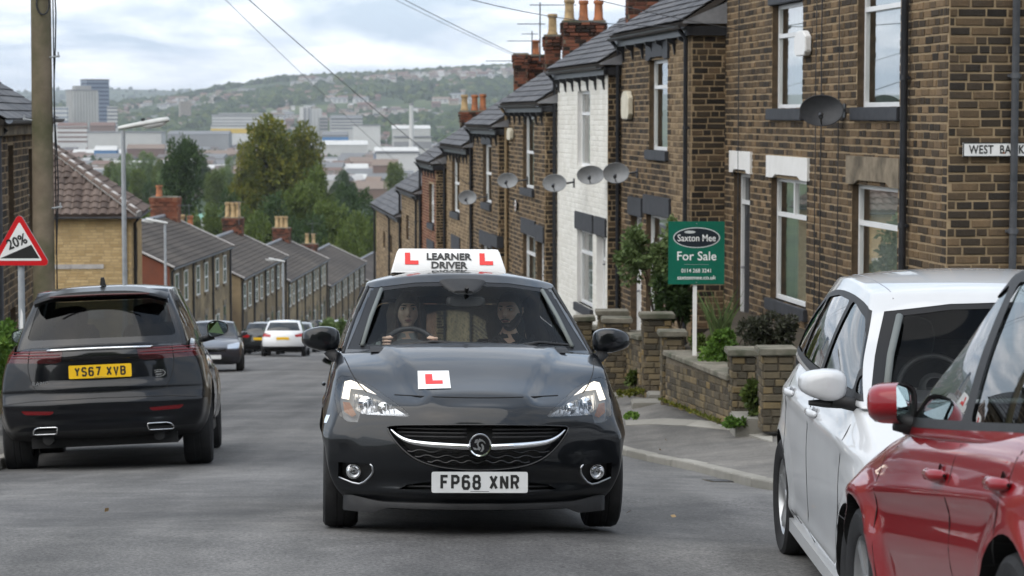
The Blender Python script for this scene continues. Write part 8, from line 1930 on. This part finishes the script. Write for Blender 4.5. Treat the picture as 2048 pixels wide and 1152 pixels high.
    ca.cut([(-1.5,-.66),(.8,-.66),(.8,.66),(-1.5,.66)], 'xy', 98, lambda f_: f_.normal.z < -.5)
    ca.emit(0, 'roof_and_pillars', pt, car); ca.emit(1, 'windscreen', MT['screen'], car, -.003); ca.emit(2, 'rear_window', MT['privacy'], car, -.003)
    for s in (1, -1):
        ca.emit(9, 'window_surround', P_, car, .001, split=lambda c2, s=s: c2.y*s > 0)
        for k in (10, 11, 12): ca.emit(k, 'side_window', MT['privacy2'], car, -.006, split=lambda c2, s=s: c2.y*s > 0)
    for y_ in (-.33, .33): seat(car, -.15, y_, .38, .22); seat(car, -.95, y_, .38, .25)
    q = MB(); q.box((.25,-.68,.5), (.8,.68,1.0)); q.build('dashboard', P_, car); steering(car, Vector((.12,-.33,1.0)), R(26), .18)
    underside(car, -1.6, 1.6, .56, .16, .4); return car
build_red()
# ------------------------------------------------------------------ the two people in the learner car
MT['skin'] = mottled('skin', lin(.60,.40,.30), lin(.68,.46,.35), 14, .5, obj=True, spec=.4); MT['skin2'] = mottled('skin_tan', lin(.55,.35,.26), lin(.62,.40,.30), 14, .5, obj=True, spec=.4)
MT['lip'] = plain('lips', lin(.30,.11,.095), .45); MT['eyewhite'] = plain('eye_white', lin(.62,.60,.57), .2); MT['iris'] = plain('iris', lin(.025,.016,.01), .15)
MT['hair'] = mottled('dark_hair', lin(.010,.007,.005), lin(.028,.018,.012), 40, .5, .3, obj=True); MT['hairb'] = mottled('brown_hair', lin(.035,.021,.013), lin(.09,.055,.034), 40, .5, .3, obj=True)
MT['topgrey'] = mottled('pale_grey_top', lin(.26,.265,.26), lin(.33,.335,.33), 20, .9, obj=True); MT['topblack'] = mottled('black_polo', lin(.007,.007,.008), lin(.014,.014,.016), 20, .9, obj=True)
def skin_body(verts, edges, radii):
    me = bpy.data.meshes.new('sk'); me.from_pydata(verts, edges, []); o = bpy.data.objects.new('sk', me); TMP.collection.objects.link(o)
    md = o.modifiers.new('k', 'SKIN'); md.use_smooth_shade = True
    for i, r in enumerate(radii): d = me.skin_vertices[0].data[i]; d.radius = (r, r) if not isinstance(r, tuple) else r; d.use_root = (i == 0)
    s2 = o.modifiers.new('s', 'SUBSURF'); s2.levels = 2; s2.render_levels = 2
    TMP.view_layers[0].update(); dg = TMP.view_layers[0].depsgraph; m2 = bpy.data.meshes.new_from_object(o.evaluated_get(dg), depsgraph=dg); bpy.data.objects.remove(o); return m2
def head_surface(fem=True, n=72, m=60):
    """face looks along +x; origin at the head's centre; height .23"""
    rows = []; W, D, H = (.072, .094, .118) if fem else (.077, .098, .122)
    for i in range(m+1):
        f = math.pi*i/m; z = -math.cos(f); row = []
        for j in range(n):
            a = 2*math.pi*j/n; rr = math.sin(f)**.82; x = D*rr*math.cos(a); y = W*rr*math.sin(a); zz = H*z
            jaw = sstep(-.2, -1.0, z)
            y *= 1-.34*jaw*(1 if math.cos(a) > -.2 else .3); 
            if math.cos(a) > 0: x *= 1-.06*jaw
            else: x *= 1-.28*jaw
            if math.cos(a) > 0:
                g = lambda cy, cz, sy, sz: math.exp(-((y-cy)/sy)**2-((zz-cz)/sz)**2)
                x += .030*g(0,-.022,.011,.016)+.016*g(0,.0,.009,.026)+.006*g(0,.034,.05,.012)-.015*(g(.031,.012,.018,.012)+g(-.031,.012,.018,.012))+.005*(g(.042,-.02,.02,.02)+g(-.042,-.02,.02,.02))
                x += .009*g(0,-.058,.024,.007)+.008*g(0,-.068,.020,.007)-.004*g(0,-.0625,.022,.003)+.010*g(0,-.098,.024,.016)-.006*g(0,-.080,.03,.006)
            row.append(Vector((x, y, zz)))
        rows.append(row)
    return rows
def person(label, pos_, fem, yaw, pitch, hair, top, sk, hands, mtx):
    t = thing('person', label, 'person', mtx=mtx @ Matrix.Translation(pos_))
    # seated skeleton (car axes, origin at the hip)
    S = 1.0; sw = .165 if fem else .20; V = [(0,0,0),(-.06,0,.2),(-.09,0,.38),(-.085,0,.50),(-.055,0,.575),(-.03,0,.64)]; Rr = [(.15,.12),(.15,.11),(.155,.105) if fem else (.18,.12),(.10,.075),(.052,.052),(.05,.05)]; E = [(0,1),(1,2),(2,3),(3,4),(4,5)]
    for s in (1, -1):
        b = len(V); V += [(-.085, s*sw, .46)]; Rr += [.062]; E += [(3, b)]
        hp = hands[s]; el = Vector((.10, s*(sw+.09), .24)) if hp is not None else Vector((-.02, s*(sw+.07), .20)); wr = hp-Vector((.07,0,-.0))*1 if hp is not None else Vector((.2, s*.12, .10))
        V += [tuple((Vector((-.085, s*sw, .46))+el)/2), tuple(el), tuple((el+wr)/2), tuple(wr)]; Rr += [.052 if fem else .06, .042, .036, .026]; E += [(b, b+1), (b+1, b+2), (b+2, b+3), (b+3, b+4)]
        k = len(V); V += [(.06, s*.1, -.02), (.42, s*.12, .06), (.52, s*.12, -.30)]; Rr += [.09, .07, .05]; E += [(0, k), (k, k+1), (k+1, k+2)]
    me = skin_body(V, E, Rr); vs = [v.co.copy() for v in me.vertices]; fs = [tuple(p.vertices) for p in me.polygons]
    mb = MB(); mb.v = [tuple(v) for v in vs]; mb.f = fs; mi = []
    for f_ in fs:
        c_ = sum((vs[i] for i in f_), Vector())/len(f_); isk = (abs(c_.y) < .09 and c_.z > .575-(.05 if c_.x > -.05 and abs(c_.y) < .02 else 0))
        for s in (1, -1):
            hp = hands[s]
            if hp is not None and (c_-hp).length < (.10 if fem else .13): isk = True
        mi.append(0 if isk else 1)
    mb.m = mi; mb.cur = 0
    HM = Matrix.Translation((-.01, 0, .715)) @ Matrix.Rotation(yaw, 4, 'Z') @ Matrix.Rotation(pitch, 4, 'Y'); rows = head_surface(fem); mb.grid([[HM @ v for v in r] for r in rows], wrap=True)
    for s in (1, -1):   # ears
        mb.tube([HM @ Vector((-.012, s*.073, .014)), HM @ Vector((-.020, s*.082, .024)), HM @ Vector((-.026, s*.080, .004)), HM @ Vector((-.014, s*.074, -.022))], [.006,.010,.010,.006], 8)
    hb_ = BVHTree.FromPolygons([v for r in rows for v in r], [(i*72+j, i*72+(j+1) % 72, (i+1)*72+(j+1) % 72, (i+1)*72+j) for i in range(60) for j in range(72)])
    def fx(y, z):
        h_ = hb_.ray_cast(Vector((.3, y, z)), Vector((-1, 0, 0))); return h_[0].x if h_[0] is not None else .08
    # lips
    mb.cur = 2; lw = .023 if fem else .024
    mb.tube([HM @ Vector((fx(k*lw, -.0585)-.0012, k*lw, -.0585-.0015*abs(k))) for k in (-1,-.6,-.2,.2,.6,1)], [.0015,.0042,.0046,.0046,.0042,.0015], 8); mb.tube([HM @ Vector((fx(k*lw*.9, -.0675)-.0012, k*lw*.9, -.0675+.002*abs(k))) for k in (-1,-.6,-.2,.2,.6,1)], [.0015,.0048,.0058,.0058,.0048,.0015], 8)
    # hands: palm, four curled fingers and a thumb closing round the rim
    mb.cur = 0
    for s in (1, -1):
        hp = hands[s]
        if hp is None: continue
        out = Vector((0, s, 0)); up = Vector((0, 0, 1)); fw = Vector((1, 0, 0))
        prof = [(hp-fw*.085, .024), (hp-fw*.055+out*.004, .034), (hp-fw*.015+out*.012, .040), (hp+fw*.012+out*.014, .034)]
        mb.grid([[c_+out*(.017*math.cos(q))+up*(r_*math.sin(q)) for q in [2*math.pi*k/14 for k in range(14)]] for c_, r_ in prof], wrap=True)
        for k, L in enumerate((.92, 1.0, .95, .8)):
            z0 = .030-.020*k; b = hp+fw*.010+out*.018+up*z0
            mb.tube([b-fw*.015, b+fw*.026*L, b+fw*.044*L-out*.016, b+fw*.036*L-out*.040, b+fw*.012*L-out*.046], [.0095,.0095,.009,.0085,.007], 8)
        b = hp-fw*.02-out*.006+up*.034; mb.tube([hp-fw*.045+up*.02, b, b+fw*.028-out*.018+up*.004, b+fw*.040-out*.034-up*.004], [.013,.011,.010,.007], 8)
    body = mb.build('body', [MT[sk], MT[top], MT['lip']], t, smooth=True)
    # eyes and brows
    q = MB(); q.tube([HM @ Vector((fx(k*lw*.95, -.063)+.0022, k*lw*.95, -.063)) for k in (-1,-.5,0,.5,1)], .0016, 6); q.build('mouth_line', MT['iris'], t)
    for s in (1, -1):
        q = MB(); q.tube([HM @ Vector((fx(s*.007, -.036)+.0004, s*.0065, -.0375)), HM @ Vector((fx(s*.011, -.036)+.0004, s*.0105, -.0365))], .0026, 6); q.build('nostril_shade', MT['iris'], t)  # dark colour stands in for shade under the nose
        xe = fx(s*.031, .012); e = MB(); e.lathe([(.0145*math.sin(q_), .0145*math.cos(q_)) for q_ in [math.pi*k/10 for k in range(11)]], HM @ Matrix.Translation((xe-.001, s*.031, .012)) @ Matrix.Diagonal((.34,1.0,.46,1)), 18); e.build('eye', MT['eyewhite'], t, smooth=True)
        e = MB(); e.lathe([(.0064*math.sin(q_), .0064*math.cos(q_)) for q_ in [math.pi*k/8 for k in range(9)]], HM @ Matrix.Translation((xe+.0028, s*.031-(0 if fem else .003), .0122)) @ Matrix.Diagonal((.4,1,.95,1)), 14); e.build('iris', MT['iris'], t, smooth=True)
        e = MB(); e.tube([HM @ Vector((fx(s*(.013+.038*k), .031)+.0022, s*(.013+.038*k), .030+.006*math.sin(k*2.3))) for k in (0,.25,.5,.75,1)], [.0028,.0042,.0042,.0034,.0015], 6); e.build('eyebrow', MT['hair'], t)
        e = MB(); e.tube([HM @ Vector((fx(s*(.0165+.029*k), .0185)+.0035, s*(.0165+.029*k), .0165+.0040*math.sin(k*3.14))) for k in (0,.25,.5,.75,1)], .0021, 6); e.build('lash', MT['hair'], t)
        e = MB(); e.tube([HM @ Vector((fx(s*(.018+.026*k), .006)+.0014, s*(.018+.026*k), .0065-.003*math.sin(k*3.14))) for k in (0,.3,.7,1)], .0012, 6); e.build('lower_lid', MT['lip'], t)
    # hair: a shell over the skull, open round the face
    hb = MB(); rw = []; n = len(rows[0]); m = len(rows)-1
    for i in range(m+1):
        z = -math.cos(math.pi*i/m); row = []
        for j in range(n):
            a = 2*math.pi*j/n; v = rows[i][j].copy(); hl = (.42 if fem else .50)+.0; line_ = hl-1.15*sstep(.9, -.1, math.cos(a)) if fem else hl-.75*sstep(.75, -.2, math.cos(a))-.35*sstep(-.2, -.6, math.cos(a))
            k = sstep(line_-.05, line_+.10, z); v = Vector((v.x, v.y, v.z))*(1-.03+.03*k+(.16 if fem else .085)*k)+Vector((-.004*k, 0, .003*k)); row.append(HM @ v)
        rw.append(row)
    hb.grid(rw, wrap=True)
    if fem:   # long locks down to the shoulders and behind
        for s in (1, -1):
            for q in range(9):
                y0 = s*(.045+.005*q); x0 = .030-.014*q; hb.tube([HM @ Vector((x0-.01, y0+s*.012, .055)), HM @ Vector((x0-.012, y0+s*.030, -.02)), Vector((x0-.03, s*(.078+.004*q), .60)), Vector((x0+.0-.03, s*(.085+.006*q), .50)), Vector((x0+.01, s*(.09+.006*q), .40))], [.014,.018,.019,.016,.006], 8)
        hb.tube([HM @ Vector((-.07,0,.05)), HM @ Vector((-.09,0,-.06)), Vector((-.13,0,.55)), Vector((-.14,0,.42))], [.05,.065,.07,.05], 12)
    hb.build('hair', MT[hair], t, smooth=True)
    if not fem:   # short beard and moustache
        bb = MB(); rw = []
        for i in range(m+1):
            z = -math.cos(math.pi*i/m); row = []
            for j in range(n):
                a = 2*math.pi*j/n; v = rows[i][j]; edge = -.50+.42*sstep(.86, .35, math.cos(a)); k = sstep(edge+.06, edge-.06, z)*sstep(-.35, -.1, math.cos(a))
                if math.cos(a) > .86 and -.62 < z < -.44: k *= .2 if abs(v.z+.0635) < .010 else 1
                row.append(HM @ (v*(.985+.045*k)))
            rw.append(row)
        bb.grid(rw, wrap=True); bb.tube([HM @ Vector((fx(k*.030, -.049-.008*abs(k))+.001, k*.030, -.048-.008*abs(k))) for k in (-1,-.6,-.2,.2,.6,1)], [.004,.006,.0055,.0055,.006,.004], 8); bb.build('beard', MT['hair'], t, smooth=True)
        cl = MB(); cl.tube([(-.02,.075,.545),(.035,.055,.50),(.06,.012,.445)], [.012,.012,.008], 8); cl.tube([(-.02,-.075,.545),(.035,-.055,.50),(.06,-.012,.445)], [.012,.012,.008], 8); cl.build('collar', MT[top], t, smooth=True)
    else:
        cl = MB(); cl.tube([(.03+.045*math.cos(a)-.06, .085*math.sin(a), .535-.02*math.cos(a)) for a in [2*math.pi*k/20 for k in range(21)]], .010, 8, cap=False); cl.build('neckline', MT[top], t, smooth=True)
    bl = MB(); sd_ = -1 if fem else 1; bl.tube([(-.10, sd_*.16, .56), (.03, sd_*.10, .40), (.10, sd_*-.02, .18), (.12, sd_*-.10, .05)], .016, 6); bl.build('seat_belt', MT['fabric'], t); return t
CMX = CORSA.matrix_basis.copy()
hipz = .60
person('young woman with long dark hair, both hands on the steering wheel', Vector((-.10,-.335,hipz)), True, R(2), R(0), 'hairb', 'topgrey', 'skin', {1: Vector((.455,.150,.50)), -1: Vector((.455,-.150,.50))}, CMX)
person('bearded man in a black polo shirt in the passenger seat', Vector((-.12,.335,hipz)), False, R(-24), R(0), 'hair', 'topblack', 'skin2', {1: None, -1: None}, CMX)
# ------------------------------------------------------------------ cars further down the street
def far_car(label, px, pyb, Y0, away, paintc, kind='hatch', yellow=None, name='distant_car', W=.88, H=1.47, L=2.05, dx=0.0, hd=-.10, yawx=0):
    d = ray(px, pyb); x = d.x/d.y*Y0; zg = rp(Y0); f = Vector((hd+yawx, 1, 0)).normalized()*(1 if away else -1); f.z = -.0885*(1 if away else -1)
    car = thing(name, label, 'car', mtx=car_matrix(x, Y0, zg, f)); pt = paint('far_paint_'+str(px), paintc, dirt=.1); RW = .32; XF, XR = 1.28, -1.28; h = H/1.47; bz = .98*h
    sp = dict(xr=-L, xf=L, top=[(-L,bz-.05),(-1.6,bz+.02),(.7,bz),(1.0,bz-.02),(1.6,bz-.14),(L,bz-.3)], bot=[(-L,.36),(-1.5,.2),(1.5,.2),(L,.24)], crown=[(-2,.02),(2,.04)], nose=[(.2,L-.08),(.5,L),(.75,L-.03),(.9,L-.12)], tail=[(.3,-L+.1),(.5,-L),(.8,-L+.02),(1.0,-L+.1)], sf=(.32,2.6), sr=(.26,2.8), W=[(-L,W-.2),(-1.6,W-.03),(0,W),(1.4,W),(L,W-.2)], prof=[(0,.9),(.2,.98),(.5,1),(.8,.97),(1,.88)], us=[0,.03,.09,.18,.3,.42,.55,.68,.8,.9,.965,1], ws=[0,.1,.3,.55,.8,.94,1])
    sh = Shell(make_tub(sp, 1))
    for i, xx in enumerate((XF, XR)):
        for s in (1, -1): sh.cut([(xx+(RW+.05)*math.cos(a), RW+(RW+.05)*math.sin(a)) for a in [2*math.pi*k/16 for k in range(16)]], 'xz', 90+i*2+(s > 0), lambda f_, s=s: f_.normal.y*s > -.2 and f_.calc_center_median().y*s > .35)
    HLp = [(W*.93,bz-.13),(W*.5,bz-.22),(W*.5,bz-.33),(W*.9,bz-.32)]; TLp = [(W*.92,bz-.04),(W*.52,bz-.12),(W*.56,bz-.22),(W*.92,bz-.2)]
    for s in (1, -1): sh.cut(HLp if s > 0 else flip(HLp), 'yz', 1 if s > 0 else 2, FRONT); sh.cut(TLp if s > 0 else flip(TLp), 'yz', 3 if s > 0 else 4, BACK)
    sh.cut([(-W,.42),(W,.42),(W,.1),(-W,.1)], 'yz', 5, BACK); sh.cut([(-.42,bz-.30),(.42,bz-.30),(.36,bz-.42),(-.36,bz-.42)], 'yz', 6, FRONT); sh.cut([(-.55,.42),(.55,.42),(.5,.26),(-.5,.26)], 'yz', 7, FRONT)
    sh.emit(0, 'body', pt, car); sh.emit(5, 'rear_bumper', MT['plastic'], car); sh.emit(6, 'grille', MT['gloss'], car); sh.emit(7, 'lower_grille', MT['plastic'], car)
    for s in (1, -1): sh.emit(1 if s > 0 else 2, 'headlight', MT['reflector'], car, .001); sh.emit(3 if s > 0 else 4, 'tail_light', MT['redlens'], car, .001)
    rz = H; xs = -1.6 if kind == 'hatch' else -1.85
    cb = dict(scr=[(0,1.0),(.5,.6),(1,.2)], bak=[(0,-L+.12),(.5,(-L+.12+xs)/2+.02),(1,xs+.18)], csf=(.13,2.4), csr=(.2,2.4), belt=bz-.06, rc=.05, roof=[(xs,rz-.09),(-.8,rz-.01),(-.2,rz),(.3,rz-.07)], Wb=[(-2,W-.2),(-1.2,W-.1),(.9,W-.13)], Wr=[(-2,W-.34),(-.8,W-.28),(.4,W-.30)], tum=[(0,0),(.5,.42),(1,1)])
    ca = Shell(make_cabin(cb, 1)); g = W-.16
    ca.cut([(-g,bz+.02),(g,bz+.02),(g-.16,rz-.09),(-g+.16,rz-.09)], 'yz', 1, SCREEN); ca.cut([(-g+.07,bz+.05),(g-.07,bz+.05),(g-.2,rz-.12),(-g+.2,rz-.12)], 'yz', 2, BACK)
    for s in (1, -1):
        ca.cut([(.82,bz+.02),(.2,rz-.1),(-.3,rz-.07),(-.3,bz+.02)], 'xz', 3, SIDE(s)); ca.cut([(-.38,bz+.02),(-.38,rz-.07),(-1.0,rz-.09),(-1.4,bz+.1)], 'xz', 4, SIDE(s))
    ca.emit(0, 'roof_and_pillars', pt, car); ca.emit(1, 'windscreen', MT['privacy2'], car, -.002); ca.emit(2, 'rear_window', MT['privacy'], car, -.002)
    for s in (1, -1):
        for k in (3, 4): ca.emit(k, 'side_window', MT['privacy2'], car, -.002, split=lambda c_, s=s: c_.y*s > 0)
        door_mirror(car, .72, s*(W-.1), bz+.1, s, pt, .2, .14, arm=.02)
        for xx in (XF, XR): wheel(car, xx, s*(W-.1), RW, .2, s, 5)
    q = MB(); q.box((-1.2,-.6,.5), (.3,.6,bz+.1)); q.build('seats', MT['fabric'], car); underside(car, -1.7, 1.7, .6, .2, .5)
    l, n = sh.shoot(0, bz-.27 if away else .42, 'yz', -1 if away else 1); q = MB(); sx = -1 if away else 1; q.box((l.x+.01*sx-.004,-.26,l.z-.055), (l.x+.01*sx+.004,.26,l.z+.055)); q.build('number_plate', MT['plate_y' if away else 'plate_w'], car)
    return car
far_car('white crossover with yellow number plate, farther down the street', 572, 708, 98.5, True, lin(.68,.69,.70), W=.93, H=1.53, L=2.1, hd=-.03)
far_car('dark hatchback parked facing up the hill behind the black SUV', 428, 744, 68.5, False, lin(.022,.022,.03), W=.87, H=1.47, hd=-.10)
far_car('dark small car parked at the kerb left of the white crossover', 527, 706, 104, True, lin(.015,.018,.02), W=.85, H=1.45, hd=-.02)
far_car('silver car just right of the white crossover', 602, 700, 112, True, lin(.20,.21,.22), W=.85, H=1.45, hd=.0)
far_car('black car with yellow number plate, farthest down the street', 628, 676, 150, True, lin(.010,.010,.012), kind='estate', W=.90, H=1.62, hd=.02)
far_car('silver car parked on the right at the bottom of the street', 676, 690, 128, False, lin(.38,.39,.40), W=.9, H=1.55, hd=.0)
